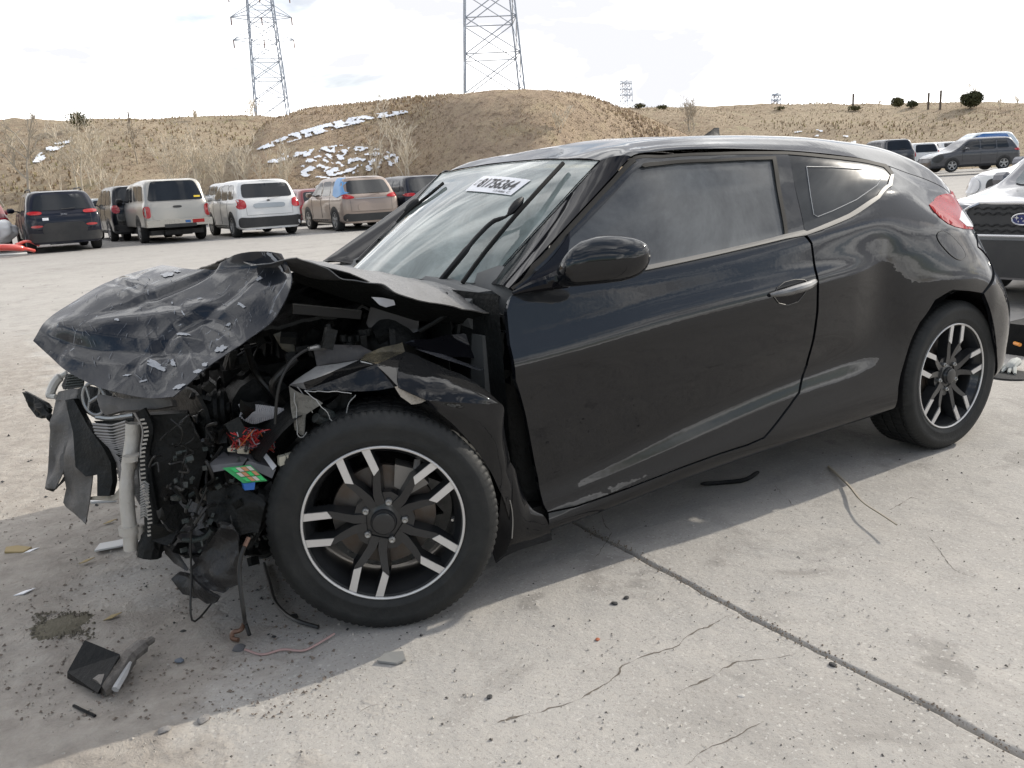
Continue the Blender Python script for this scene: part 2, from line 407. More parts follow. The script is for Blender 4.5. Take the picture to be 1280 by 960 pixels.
# ================================================================== the wrecked coupe: outer skin
paint = mat('black_paint', (.003, .0035, .005), .35, spec=.0, coat=.9, coat_rough=.008, dust=((.28, .30, .32), .006, .12, 2.6), bump=(1.3, .0025, 1))
paint_fender = mat('black_paint_bent', (.003, .0035, .005), .35, spec=.0, coat=.75, coat_rough=.025, dust=((.34, .33, .30), .014, .03, 5.), bump=(3., .003, 1))
paint_hood = mat('scuffed_hood_paint', (.006, .009, .015), .5, spec=.05, coat=.6, coat_rough=.08, dust=((.20, .23, .28), .010, .004, 6.), scratch=((.42, .45, .50), .7, 7.), bump=(4., .003, 1))
gloss = mat('gloss_black', (.004, .004, .006), .15, spec=.0, coat=.5, dust=((.3, .3, .3), .006, .01, 4.))
rubber = mat('black_rubber', (.007, .007, .007), .7, spec=.2, dust=((.2, .19, .17), .01, .02, 9.))
plastic = mat('black_plastic', (.009, .009, .010), .5, spec=.3, dust=((.22, .21, .19), .015, .03, 8.), bump=(40., .002))
dark = mat('engine_dark', (.004, .005, .005), .5, spec=.25, dust=((.12, .11, .10), .02, .02, 10.), bump=(18., .01))
trim = mat('grey_trim', (.07, .068, .065), .5, dust=((.34, .32, .30), .03, .06, 6.))
steel = mat('bare_metal', (.38, .38, .37), .38, metal=.85, dust=((.35, .33, .30), .12, .1, 12.))
sideglass = mat('tinted_glass', (.010, .011, .014), .04, spec=.4, dust=((.46, .49, .50), .125, .10, 1.6))
wind = glassy('windshield_glass', (.55, .66, .63), (.46, .53, .505), .48)
CAR = thing('wrecked_coupe', 'black two door coupe with its front end crushed and hood crumpled', 'car', (1.3, .9, 0))
def pch(x, tab):
    xs = [t[0] for t in tab]; ys = np.array([t[1] for t in tab], float)
    return basis(xs, np.clip(x, xs[0], xs[-1])) @ ys
SX = np.array([.36, .55, .75, .95, 1.08, 1.2, 1.45, 1.7, 1.95, 2.15, 2.3, 2.45, 2.6, 2.75, 2.88])
NS = len(SX)
def lin(x, tab): return np.interp(x, [t[0] for t in tab], [t[1] for t in tab])
rails = []
def rail(yt, zt, tail): # yt, zt tables over x; tail: three/four corner points
    y = pch(SX, yt); z = pch(SX, zt); rails.append([(SX[i], y[i], z[i]) for i in range(NS)]+tail)
zb = lambda d: [(.3, .150+d), (.6, .165+d), (1.25, .215+d), (2.1, .243+d), (2.9, .25+d)]
rail([(.3, .10), (2.9, .10)], zb(-.02), [(3.0, .12, .23), (3.14, .20, .24), (3.26, .36, .25), (3.31, .895, .25)])
rail([(.3, .022), (1, .015), (2.1, .018), (2.9, .03)], zb(.012), [(3.03, .055, .27), (3.17, .13, .275), (3.29, .30, .28), (3.335, .895, .28)])
rail([(.3, .022), (1, .012), (2.1, .012), (2.4, .004), (2.9, .0)], [(.3, .235), (.6, .265), (1.2, .35), (1.6, .40), (2.2, .42), (2.9, .40)], [(3.05, .035, .40), (3.195, .115, .40), (3.31, .28, .40), (3.36, .895, .40)])
rail([(.3, .030), (1, .027), (1.6, .030), (2.0, .030), (2.2, .018), (2.4, -.006), (2.9, -.004)], [(.3, .31), (.6, .34), (1.2, .43), (1.6, .48), (2.2, .52), (2.9, .52)], [(3.05, .03, .52), (3.195, .112, .52), (3.31, .28, .52), (3.36, .895, .52)])
rail([(.3, .016), (1, .006), (1.7, .006), (2.0, .020), (2.15, .028), (2.3, -.004), (2.6, -.022), (2.9, -.006)], [(.3, .58), (1.2, .62), (2.2, .66), (2.9, .66)], [(3.03, .045, .66), (3.15, .13, .66), (3.27, .29, .66), (3.34, .895, .66)])
rail([(.3, .006), (1, .0), (1.7, .0), (2.0, .014), (2.15, .030), (2.3, .008), (2.6, -.014), (2.75, .0), (2.9, .035)], [(.3, .728), (.6, .748), (.93, .782), (1.5, .826), (1.9, .850), (2.25, .835), (2.6, .80), (2.9, .78)], [(2.985, .09, .78), (3.08, .165, .78), (3.2, .33, .78), (3.29, .895, .78)])
rail([(.3, .030), (1, .022), (1.7, .020), (2.0, .028), (2.15, .036), (2.3, .020), (2.6, .020), (2.75, .04), (2.9, .085)], [(.3, .80), (.6, .815), (.93, .845), (1.5, .885), (1.9, .905), (2.25, .91), (2.6, .89), (2.9, .87)], [(2.965, .125, .86), (3.05, .19, .86), (3.17, .34, .86), (3.26, .895, .86)])
rail([(.3, .062), (1, .055), (1.7, .056), (2.0, .058), (2.3, .062), (2.6, .075), (2.75, .10), (2.9, .145)], [(.3, .915), (.95, .945), (1.3, .97), (1.65, 1.0), (1.95, 1.025), (2.3, 1.03), (2.6, 1.00), (2.9, .96)], [(2.965, .18, .945), (3.035, .23, .94), (3.14, .37, .94), (3.23, .895, .94)])
rail([(.3, .068), (.55, .072), (1, .075), (1.7, .080), (2.0, .09), (2.3, .11), (2.6, .14), (2.9, .20)], [(.3, .925), (.55, .948), (.95, .968), (1.3, .992), (1.65, 1.022), (1.95, 1.07), (2.3, 1.11), (2.6, 1.07), (2.9, 1.02)], [(2.97, .225, 1.0), (3.04, .27, .985), (3.13, .40, .98), (3.215, .895, .98)])
rail([(.3, .069), (.55, .084), (.75, .11), (1.08, .16), (1.7, .165), (2.0, .17), (2.3, .18), (2.6, .20), (2.9, .235)], [(.3, .928), (.55, .97), (.75, 1.03), (.95, 1.10), (1.08, 1.14), (1.3, 1.16), (1.65, 1.17), (1.95, 1.18), (2.3, 1.18), (2.6, 1.14), (2.9, 1.07)], [(2.98, .26, 1.035), (3.05, .30, 1.015), (3.13, .43, 1.01), (3.205, .895, 1.01)])
rail([(.3, .07), (.55, .095), (.75, .15), (.95, .205), (1.08, .240), (1.45, .245), (2.1, .25), (2.6, .255), (2.9, .27)], [(.3, .93), (.55, .998), (.75, 1.116), (.95, 1.234), (1.08, 1.307), (1.2, 1.318), (1.45, 1.320), (1.7, 1.311), (1.95, 1.296), (2.15, 1.277), (2.3, 1.258), (2.45, 1.228), (2.6, 1.19), (2.75, 1.155), (2.9, 1.11)], [(2.985, .29, 1.075), (3.055, .325, 1.055), (3.13, .45, 1.045), (3.20, .895, 1.045)])
rail([(.3, .08), (.55, .12), (.75, .2), (.95, .27), (1.08, .325), (1.45, .34), (2.1, .34), (2.6, .34), (2.9, .34)], [(.3, .935), (.55, 1.01), (.75, 1.14), (.95, 1.27), (1.08, 1.334), (1.2, 1.349), (1.45, 1.359), (1.7, 1.358), (1.95, 1.349), (2.15, 1.337), (2.3, 1.322), (2.45, 1.302), (2.6, 1.275), (2.75, 1.238), (2.9, 1.19)], [(2.99, .35, 1.15), (3.06, .37, 1.115), (3.12, .48, 1.10), (3.18, .895, 1.10)])
rail([(.3, .3), (.55, .4), (.75, .5), (.95, .57), (1.08, .59), (1.45, .6), (2.9, .6)], [(.3, .94), (.55, 1.02), (.75, 1.15), (.95, 1.30), (1.08, 1.342), (1.2, 1.368), (1.45, 1.388), (1.7, 1.388), (1.95, 1.380), (2.15, 1.370), (2.3, 1.357), (2.45, 1.343), (2.6, 1.325), (2.75, 1.30), (2.9, 1.265)], [(2.99, .6, 1.235), (3.06, .6, 1.18), (3.11, .65, 1.14), (3.15, .895, 1.12)])
rail([(.3, .895), (2.9, .895)], [(.3, .945), (.55, 1.03), (.75, 1.16), (.95, 1.305), (1.08, 1.338), (1.2, 1.374), (1.45, 1.402), (1.7, 1.404), (1.95, 1.399), (2.15, 1.389), (2.3, 1.378), (2.45, 1.362), (2.6, 1.345), (2.75, 1.32), (2.9, 1.29)], [(2.99, .895, 1.265), (3.05, .895, 1.21), (3.09, .895, 1.17), (3.13, .895, 1.13)])
BN = Net(np.array(rails).transpose(1, 0, 2), 320, 240)
# outward = towards -y on the flank
if BN.nrm([1.0], [.6])[0][1] > 0: BN.flip = True
def sx(x): return float(np.interp(x, SX, range(NS)))
# windshield net, u up the glass, v from the near to the far side
def sym(rows):
    out = []
    for r in rows: out.append(list(r)+[(x, 1.79-y, z) for x, y, z in r[:-1][::-1]])
    return out
WN = Net(sym([[(.535, .335, .928), (.42, .55, .94), (.335, .75, .948), (.32, .895, .95)],
              [(.648, .325, 1.027), (.555, .55, 1.048), (.50, .75, 1.06), (.485, .895, 1.063)],
              [(.762, .315, 1.123), (.70, .55, 1.146), (.66, .75, 1.158), (.652, .895, 1.162)],
              [(.874, .307, 1.217), (.85, .55, 1.238), (.835, .75, 1.248), (.83, .895, 1.25)],
              [(.982, .30, 1.303), (.998, .55, 1.318), (1.02, .75, 1.325), (1.028, .895, 1.326)]]), 60, 90)
if WN.nrm([.3], [.6])[0][2] < 0: WN.flip = True
nW = len(WN.kv)-1
panel('windshield', WN, [('w', 0, 0), ('w', 0, nW), ('w', 4, nW), ('w', 4, 0)], wind, CAR, sp=.05, thick=.005)
# black ceramic border round the glass
fr = MB()
def wstrip(mb, a, b, wdt, off=.004, h=.004, n=40):
    for s in range(n):
        t0, t1 = s/n, (s+1)/n; q = []
        for t in (t0, t1):
            u = a[0]+(b[0]-a[0])*t; v = a[1]+(b[1]-a[1])*t
            q.append((u, v))
        U = [c[0] for c in q]; V = [c[1] for c in q]
        A = WN.ev(U, V)+WN.nrm(U, V)*off
        d = (-(b[1]-a[1]), b[0]-a[0]); l = math.hypot(*d); d = (d[0]/l*wdt, d[1]/l*wdt)
        U2 = [c+d[0] for c in U]; V2 = [c+d[1] for c in V]
        B = WN.ev(U2, V2)+WN.nrm(U2, V2)*off
        mb.add([A[0], A[1], B[1], B[0]], [(0, 1, 2, 3)])
KU, KV = WN.ku[-1], WN.kv[-1]
wstrip(fr, (0, KV), (KU, KV), .05); wstrip(fr, (KU, 0), (0, 0), .03); wstrip(fr, (KU, KV), (KU, 0), .018); wstrip(fr, (0, 0), (0, KV), -.0+.06)
fr.build('windshield_border', gloss, CAR)
# skin panels, outlines surveyed from the photograph
DOOR = [(640, 369), (634, 389), (638, 431), (645, 475), (660, 531), (667, 569), (673, 597), (680, 631), (685, 639.5), (720, 632), (780, 611), (840, 588), (900, 566), (935, 555), (955, 546), (973, 524), (986, 507), (998, 490), (1007, 457), (1017, 416), (1020.5, 390), (1021, 370), (1018, 338), (1013.5, 305), (1004, 294), (982, 298.5), (900, 317), (809, 338), (740, 353), (700, 361)]
door = panel('door', BN, DOOR, paint, CAR, thick=.02)
QP = [(1008, 292.5), (1060, 272), (1098, 248.5), (1112.5, 234), (1117, 219), (1113, 209), (1106, 205.5), ('w', sx(2.42), 10.12), ('w', sx(2.6), 10.1), ('w', 14, 10.1), ('w', 16, 10.1), ('w', 18, 10.1), ('w', 18, 7), ('w', 16.5, 7),
      (1218.5, 290), (1222, 309), (1237, 326), (1228, 366), (1212, 363.5), (1191, 362), (1169, 375), (1150, 403), (1134, 441), (1123, 484), (1114, 522), (1094, 525), (1000, 556), (900, 589), (810, 624), (720, 661), (686, 674), (686, 641.5),
      (720, 634.5), (780, 613.5), (840, 590.5), (900, 568.5), (935, 557.5), (956.5, 548), (975, 526), (988, 509), (1000.5, 491.5), (1010, 457), (1020, 416), (1023.5, 390), (1024, 370), (1021, 337), (1016, 303.5)]
panel('quarter_panel', BN, QP, paint, CAR, thick=.015)
RF = [('w', sx(1.0), 10.1), ('w', 16, 10.1), ('w', 18, 10.1), ('w', 18, 13), ('w', sx(1.045), 13), ('w', sx(1.03), 12.5), ('w', sx(1.01), 12), ('w', sx(.992), 11)]
panel('roof', BN, RF, paint, CAR, sp=.04, thick=0, off=.0006, drop=0, mirror=True)
# far side body below the roof (seen through the glass and from other sides)
def mirrored(poly, name, m, th=.012, off=0.):
    o = panel(name, BN, poly, m, CAR, thick=th, off=off)
    me = o.data; V = np.zeros(len(me.vertices)*3); me.vertices.foreach_get('co', V); V = V.reshape(-1, 3); V[:, 1] = 1.79-V[:, 1]
    me.vertices.foreach_set('co', V.ravel()); me.flip_normals(); return o
BUMP = [(1219.5, 290), (1223, 308), (1239, 326), (1230, 367), (1237, 385), (1243, 410), (1246, 440), (1244, 470), ('w', 15.3, .3), ('w', 16, .3), ('w', 18, .3), ('w', 18, 6.9), ('w', 16.6, 6.9)]
panel('rear_bumper', BN, BUMP, paint, CAR, thick=.02, off=.002)
for nm, pl in (('door', DOOR), ('quarter_panel', QP), ('rear_bumper', BUMP)): mirrored(pl, nm, paint)
# glazing
GL = [(801, 204), (968, 195), (985, 297), (809, 338), (740, 353), (690, 362), (700, 300)]
panel('door_glass', BN, GL, sideglass, CAR, thick=.004, off=-.006); mirrored(GL, 'door_glass', sideglass, .004, -.006)
FRM = [(642, 361), (668, 333), (710, 289), (752, 243), (794, 199.5), (860, 194.5), (985, 192), (996, 245), (1005, 291), (983, 295), (980, 272), (967, 198), (900, 200), (804, 207), (760, 250), (713, 298), (706, 330), (698, 360)]
panel('window_frame', BN, FRM, paint, CAR, thick=.01, off=.001); mirrored(FRM, 'window_frame', paint)
WS = [(794, 201), (860, 196.5), (985, 193.5), (985.5, 196), (860, 199.5), (795, 204.5)]
SEAL = [(802, 207.5), (804, 204.5), (900, 199), (969.5, 195.5), (984, 295), (980, 296), (965.5, 199.5), (900, 202), (806, 209.5)]
panel('window_seal', BN, SEAL, rubber, CAR, sp=.015, thick=.004, off=.003)
SEAL2 = [(641, 363), (668, 335.5), (710, 292), (752, 246), (795, 202), (791, 197.5), (748, 242.5), (706, 288), (664, 331.5), (638, 360)]
qglass = mat('quarter_glass', (.010, .011, .014), .05, spec=.12, dust=((.38, .41, .42), .07, .03, 1.6))
QW = [(985, 192.5), (1035, 197), (1085, 203.5), (1107, 208.5), (1114, 217), (1111, 231), (1096.5, 246), (1060, 269), (1006, 291)]
panel('quarter_window', BN, QW, qglass, CAR, thick=.004, off=-.001); mirrored(QW, 'quarter_window', sideglass, .004)
QI = [(1008, 208.5), (1040, 209), (1080, 212), (1098, 216), (1102, 222), (1096, 232), (1070, 250), (1040, 264), (1022, 271), (1017, 268), (1013, 244)]
# thin pale sealant line inside the quarter window
mb = MB(); mb.tube([BN.at(p, .001) for p in dens(QI, 6)+[QI[0]]], .0016, 4); mb.build('sealant_line', mat('sealant', (.45, .45, .45), .6), CAR)
TR = [(806, 333), (982, 293.5), (1004, 288.5), (1008, 290), (1030, 281), (1060, 268), (1096, 245), (1109.5, 231), (1113, 219), (1116.5, 219), (1114.5, 233), (1099, 248.5), (1062, 273), (1030, 286.5), (1007.5, 294.5), (982, 299), (806, 338.5)]
panel('belt_trim', BN, TR, trim, CAR, sp=.02, thick=.008, off=.006); mirrored(TR, 'belt_trim', trim, .008, .006)
# black drip line between door frame / quarter glass and roof
DL = [(791, 196.5), (830, 194), (900, 190.3), (985, 189.5), (1035, 194), (1085, 200.5), (1108, 205.5), (1117, 216), (1114.5, 220), (1105, 209), (1084, 204), (1034, 197.5), (985, 193), (900, 193.8), (830, 197.5), (793, 200)]
panel('drip_rail', BN, DL, rubber, CAR, sp=.012, thick=.004, off=.002)
# a-pillar
AC = []
for t in np.linspace(0, 1, 6):
    a = np.array([.535, .33, .930])*(1-t)+np.array([.984, .30, 1.306])*t
    b = np.array([.462, .078, .944])*(1-t)+np.array([1.065, .238, 1.313])*t
    q_ = np.array([-.004, -.010, .007]); AC.append([a, a*.7+b*.3+q_*.8, a*.4+b*.6+q_, a*.12+b*.88+q_*.5, b])
AN = Net(AC, 60, 30)
if AN.nrm([.3], [.1])[0][2] < 0: AN.flip = True
for mir in (0, 1):
    o = panel('pillar_cover', AN, [('w', 0, 0), ('w', 5, 0), ('w', 5, 4), ('w', 0, 4)], gloss, CAR, sp=.03, thick=.006, off=.001)
    if mir:
        me = o.data; V = np.zeros(len(me.vertices)*3); me.vertices.foreach_get('co', V); V = V.reshape(-1, 3); V[:, 1] = 1.79-V[:, 1]
        me.vertices.foreach_set('co', V.ravel()); me.flip_normals()
panel('pillar_seal', BN, SEAL2, rubber, CAR, sp=.015, thick=.01, off=.004)
# tail light, fuel flap, handle
red = mat('red_lens', (.27, .004, .006), .12, coat=.35, coat_rough=.04, spec=.05, var=(14., .5, (.40, .01, .012)))
TL = [(1161, 256), (1167, 251.5), (1179, 243), (1190, 236), (1200, 237), (1207, 241), (1210, 252), (1213, 266), (1216, 287), (1205, 286), (1194, 283.5), (1185, 279.5), (1176, 273), (1167, 264)]
tl = panel('tail_light', BN, TL, red, CAR, sp=.015, thick=.02, off=.008, drop=.006)
TLI = [(1197, 276), (1204, 262), (1209, 262), (1212, 274), (1214, 285), (1206, 284)]
panel('reversing_lens', BN, TLI, mat('clear_lens', (.75, .72, .72), .08, coat=1.), tl, sp=.012, thick=.01, off=.0105)
fc = []
for k in range(28):
    a = 2*math.pi*k/28; c, s = math.cos(a), math.sin(a)
    x = (abs(c)**.8)*np.sign(c)*24; y = (abs(s)**.8)*np.sign(s)*9
    q = .88; fc.append((1188.5+x*math.cos(q)-y*math.sin(q), 307+x*math.sin(q)*.9+y*math.cos(q)*.9))
mb = MB(); mb.tube([BN.at(p, .0015) for p in fc+[fc[0]]], .0016, 4); mb.build('fuel_flap_gap', rubber, CAR)
panel('fuel_flap', BN, fc, paint, CAR, sp=.02, thick=.003, off=.0035)
hd = [BN.at((962, 369), .004), BN.at((972, 366.5), .028), BN.at((985, 362.5), .038), BN.at((1000, 358), .036), BN.at((1010, 354), .024), BN.at((1018, 351.5), .004)]
mb = MB(); P_ = smooth_pts(hd, 6); nh = len(P_)
mb.tube(P_, [.006+.010*math.sin(math.pi*i/(nh-1))**.6 for i in range(nh)], 10)
V = np.array(mb.v); mb.v = [tuple(v) for v in V]
dh = mb.build('door_handle', mat('handle_paint', (.02, .02, .021), .2, coat=1., dust=((.45, .44, .42), .15, .35, 9.)), door)
cup = [(967, 371), (971, 360), (980, 353), (993, 349.5), (1005, 350), (1012, 355), (1006, 366), (997, 377), (984, 381.5), (973, 379)]
panel('handle_recess', BN, cup, gloss, door, sp=.015, thick=.002, off=.0022, drop=.0022)
mb = MB(); mb.tube([BN.at(p, .002) for p in dens(cup, 4)+[cup[0]]], .0016, 5); mb.build('recess_rim', trim, door)
# mirror
sec = [(692, 339, 358, .03), (699, 333, 358.5, .01), (709, 317.5, 358.5, -.03), (719, 307, 358, -.05), (730, 300, 357, -.065), (749, 294.5, 355, -.09), (764, 293.5, 353.5, -.11), (779, 294.5, 351.5, -.13), (793, 297.5, 347, -.15), (802, 301, 342, -.16), (808, 305.5, 335, -.17), (811.5, 312, 327, -.175)]
mb = MB(); ring = 20; vv = []; dv = np.array([.80, .45, 0])
for i, (px, t, b, Y) in enumerate(sec):
    T_, B_ = PY(px, t, Y), PY(px, b, Y); c = (T_+B_)/2; h = (T_-B_)/2; w_ = .075*min(1, (i+.6)/4)*(1 if i < 8 else [1, .9, .75, .5, .25][i-7])
    for k in range(ring):
        a = 2*math.pi*k/ring; ca, sa = math.cos(a), math.sin(a)
        vv.append(c+h*np.sign(sa)*abs(sa)**.85+dv*w_*np.sign(ca)*abs(ca)**.9*(1.0 if ca < 0 else .55))
ff = [(i*ring+k, (i+1)*ring+k, (i+1)*ring+(k+1) % ring, i*ring+(k+1) % ring) for i in range(len(sec)-1) for k in range(ring)]
ff += [tuple(range(ring)), tuple(range((len(sec)-1)*ring, len(sec)*ring))[::-1]]
mir = obj('door_mirror', vv, ff, paint, CAR, 50)
mb = MB(); mb.add([PY(640, 368, .055), PY(697, 337, -.0), PY(704, 357, -.02), PY(690, 363, .0), PY(640, 371, .045), PY(662, 345, .075), PY(640, 362, .075)], [(0, 1, 2, 3, 4)])
mb = MB(); mb.tube(smooth_pts([PY(641, 366.5, .06), PY(665, 358, .04), PY(688, 352, .02), PY(708, 346, -.02)], 5), [.006, .008, .010, .012, .014, .016, .018, .020, .021, .022, .024, .026, .028, .03, .032, .033], 10)
mb.build('mirror_arm', gloss, mir)
SAIL = [(641, 368), (668, 341), (706, 300), (711, 291), (709, 312), (703, 333), (696, 345), (695, 361), (665, 366)]
panel('mirror_sail', BN, SAIL, gloss, CAR, sp=.02, thick=.006, off=.008)
# shark fin aerial
mb = MB(); A0 = np.array([2.0, .895, 1.397])
for s_, (dx0, dx1, z, wy) in enumerate([(0, .16, 0, .03), (.03, .155, .015, .02), (.075, .15, .035, .012), (.11, .15, .055, .006)]):
    mb.v += [tuple(A0+np.array(q)*.78) for q in ((dx0, 0, z), ((dx0+dx1)/2, -wy, z), (dx1, 0, z), ((dx0+dx1)/2, wy, z))]
mb.f = [(i*4+k, i*4+(k+1) % 4, i*4+4+(k+1) % 4, i*4+4+k) for i in range(3) for k in range(4)]+[(12, 13, 14, 15)]
mb.build('roof_aerial', plastic, CAR, 60)
# ================================================================== wheels
tyre_m = mat('tyre_rubber', (.010, .011, .0115), .6, spec=.3, dust=((.17, .165, .15), .05, .05, 14.), bump=(90., .0012))
rim_m = mat('rim_black', (.010, .011, .013), .3, spec=.3, coat=.5, dust=((.25, .24, .22), .02, .03, 12.))
rimcut = mat('machined_face', (.62, .61, .60), .32, metal=.55, dust=((.45, .42, .38), .12, .1, 16.))
disc_m = mat('brake_disc', (.13, .12, .11), .5, metal=.6, var=(20., .7, (.10, .07, .05)))
RT, RR, TW = .328, .2325, .215
def tyre_mb():
    prof = [(RR-.012, .012), (RR+.004, .002), (RR+.016, -.006), (RR+.022, -.0075), (RR+.026, -.006), (RR+.05, -.013), (RR+.066, -.0125), (RR+.070, -.010), (RR+.080, -.004), (RT-.006, .006), (RT-.001, .013)]
    rib = [(.016, .028), (.032, .036, 'g'), (.040, .078), (.082, .088, 'g'), (.092, .124), (.128, .134, 'g'), (.138, .176), (.180, .184, 'g'), (.188, .200)]
    for r in rib:
        a, b = r[0], r[1]
        if len(r) == 3: prof += [(RT-.0005, a), (RT-.009, a+.0005), (RT-.009, b-.0005), (RT-.0005, b)]
        else: prof += [(RT+.0005, a), (RT+.0005, b)]
    prof += [(RT-.006, TW-.008), (RT-.03, TW+.006), (RR+.05, TW+.01), (RR, TW-.004), (RR-.012, TW-.012)]
    seg = 288; v = []; n = len(prof)
    for k in range(seg):
        a = 2*math.pi*k/seg; blk = (k % 3) == 0
        for i, (r, y) in enumerate(prof):
            rr = r
            if r > RT-.0025 and blk and (y < .036 or y > .178): rr = r-.004
            if r > RT-.0025 and (k % 5) == 0 and .036 < y < .178: rr = r-.003
            if i == 9 and blk: rr = r-.0025
            v.append((rr*math.cos(a), y, rr*math.sin(a)))
    f = [(k*n+i, ((k+1) % seg)*n+i, ((k+1) % seg)*n+i+1, k*n+i+1) for k in range(seg) for i in range(n-1)]
    mb = MB(); mb.add(v, f); return mb
def flatx(poly, y0, y1, bev=.0):     # prism in the wheel plane, outline (x, z), front face at y0
    k = len(poly); v = [(x, y0, z) for x, z in poly]+[(x, y1, z) for x, z in poly]
    return v, [tuple(range(k)), tuple(range(2*k-1, k-1, -1))]+[(i, i+k, (i+1) % k+k, (i+1) % k) for i in range(k)]
def pol(r, a): return (r*math.cos(a), r*math.sin(a))
def wheel(c, steer, off, camber=0.):
    R = rot('Z', steer) @ rot('X', camber)
    wh = MB().lathe([(RR-.006, .004), (RR-.008, .012), (RR-.022, .03), (RR-.03, .05), (RR-.034, .10), (RR-.03, .17), (RR-.01, .20)], 96).xform(R, c).build('wheel', rim_m, CAR)
    tyre_mb().xform(R, c).build('tyre', tyre_m, wh, 40)
    MB().lathe([(RR-.0085, .003), (RR-.0072, .0), (RR-.0035, -.0015), (RR-.001, .0), (RR+.0, .006)], 128).xform(R, c).build('rim_edge', rimcut, wh)
    MB().lathe([(.001, .045), (.075, .045), (.080, .06), (.082, .075), (.150, .085), (.152, .098), (.05, .11)], 64).xform(R, c).build('brake_disc', disc_m, wh)
    cal = MB(); cal.add(*flatx([pol(.10, .7), pol(.165, .6), pol(.172, .95), pol(.165, 1.3), pol(.10, 1.2)], .05, .11)); cal.tube([(.07, .06, .09), (.1, .05, .12), (.11, .07, .16)], .012, 8)
    cal.xform(R, c).build('brake_caliper', mat('cast_metal', (.22, .21, .20), .5, metal=.6, dust=((.2, .18, .15), .2, .1, 15.)), wh)
    sp = MB(); tp = MB(); yf = .006
    for k in range(5):
        a0 = off+2*math.pi*k/5
        for s in (-1, 1):
            # a spoke: outer straight bar nearly parallel with its twin, then a bend towards the hub
            pts = []
            c1 = np.array([math.cos(a0), math.sin(a0)]); t1 = np.array([-math.sin(a0), math.cos(a0)])*s
            st = [(RR-.006, .039, .0125, 0.), (.185, .040, .0115, .001), (.146, .041, .0118, .003), (.122, .030, .0135, .009), (.085, .016, .0150, .014), (.050, .012, .016, .018)]
            v = []
            for r_, o_, hw, dp in st:
                m_ = c1*r_+t1*o_
                for q, dy, ww in ((-1, .012, 1.35), (-1, 0, .85), (1, 0, .85), (1, .012, 1.35)):
                    e = m_+t1*q*hw*ww*s
                    v.append((e[0], yf+dp+dy, e[1]))
                e = m_
            n = len(st); f = []
            for i in range(n-1):
                for q in range(3): f.append((i*4+q, i*4+q+1, i*4+4+q+1, i*4+4+q))
                f.append((i*4+3, i*4+0, i*4+4, i*4+7))
            f += [(0, 3, 2, 1)]
            # thickness behind
            vb = [(x*.99, y+.03 if j % 4 in (0, 3) else y, z*.99) for j, (x, y, z) in enumerate(v)]
            # machined tip plate
            tip = [(RR-.006, .039, .0112), (.185, .040, .0105), (.150, .0408, .0102)]; L1, R1 = [], []
            for j, (r_, o_, hw) in enumerate(tip):
                m_ = c1*r_+t1*o_; L1.append(m_+t1*hw*1.); R1.append(m_-t1*hw*1.)
            L1[-1] = L1[-1]+c1*.004; R1[-1] = R1[-1]-c1*.008
            so = MB(); so.add(vb, f); nf_ = len(so.f); so.add(*flatx([tuple(q) for q in L1+R1[::-1]], yf-.0012, yf+.004))
            ob_ = so.xform(R, c).build('spoke', [rim_m, rimcut], wh, 30)
            for pi_, pl_ in enumerate(ob_.data.polygons): pl_.material_index = 1 if pi_ >= nf_ else 0
        # pocket floor between the twin spokes
        c1 = np.array([math.cos(a0), math.sin(a0)]); t1 = np.array([-math.sin(a0), math.cos(a0)])
    MB_h = MB().lathe([(.0, .012), (.034, .012), (.037, .016), (.038, .024), (.047, .027), (.072, .03), (.08, .036), (.083, .06), (.04, .07)], 48)
    for k in range(5):
        a = off+2*math.pi*(k+.5)/5
        MB_h.add(*flatx([pol(.086, a-.32), pol(.09, a), pol(.086, a+.32), pol(.04, a+.4), pol(.04, a-.4)], .029, .06))
    h = MB_h.xform(R, c).build('hub', rim_m, wh)
    MB().lathe([(.0, .004), (.024, .004), (.031, .006), (.033, .012)], 40).xform(R, c).build('hub_cap', rim_m, wh)
    for k in range(5):
        a = off+2*math.pi*(k+.5)/5; q = pol(.060, a)
        MB().lathe([(.0, .014), (.004, .013), (.0048, .012), (.0050, .016), (.0075, .016), (.0098, .019), (.0100, .03)], 12, None, (q[0], 0, q[1])).xform(R, c).build('lug_nut', steel, wh)
    m2 = MB(); q = pol(.195, -.05); m2.tube([(q[0], .01, q[1]), (q[0]+.004, .03, q[1])], .004, 8); m2.xform(R, c).build('valve_stem', steel, wh)
    return wh
wheel((-.008, .05, .325), math.radians(-25), math.radians(36))
wheel((2.655, .032, .327), math.radians(0), math.radians(84))
# far-side wheels
wheel((2.655, 1.79-.032, .327), math.pi, math.radians(20)); wheel((.02, 1.79-.06, .327), math.pi+math.radians(-28), math.radians(10))
# wheelhouse liners
for (cx, R0, y0, y1, a0, a1) in ((2.655, .375, .015, .42, -12, 192),):
    for mirr in (0, 1):
        mb = MB(); n = 28; v = []
        for k in range(n+1):
            a = math.radians(a0+(a1-a0)*k/n)
            for y in ((.075 if math.degrees(a) < 50 else .012), y1): v.append((cx+R0*math.cos(a), y if not mirr else 1.79-y, .33+R0*math.sin(a)))
            v.append((cx, y1 if not mirr else 1.79-y1, .3))
        f = [(k*3, k*3+1, k*3+4, k*3+3) for k in range(n)]+[(k*3+1, k*3+2, k*3+5, k*3+4) for k in range(n)]
        mb.add(v, f).build('wheel_liner', plastic, CAR)
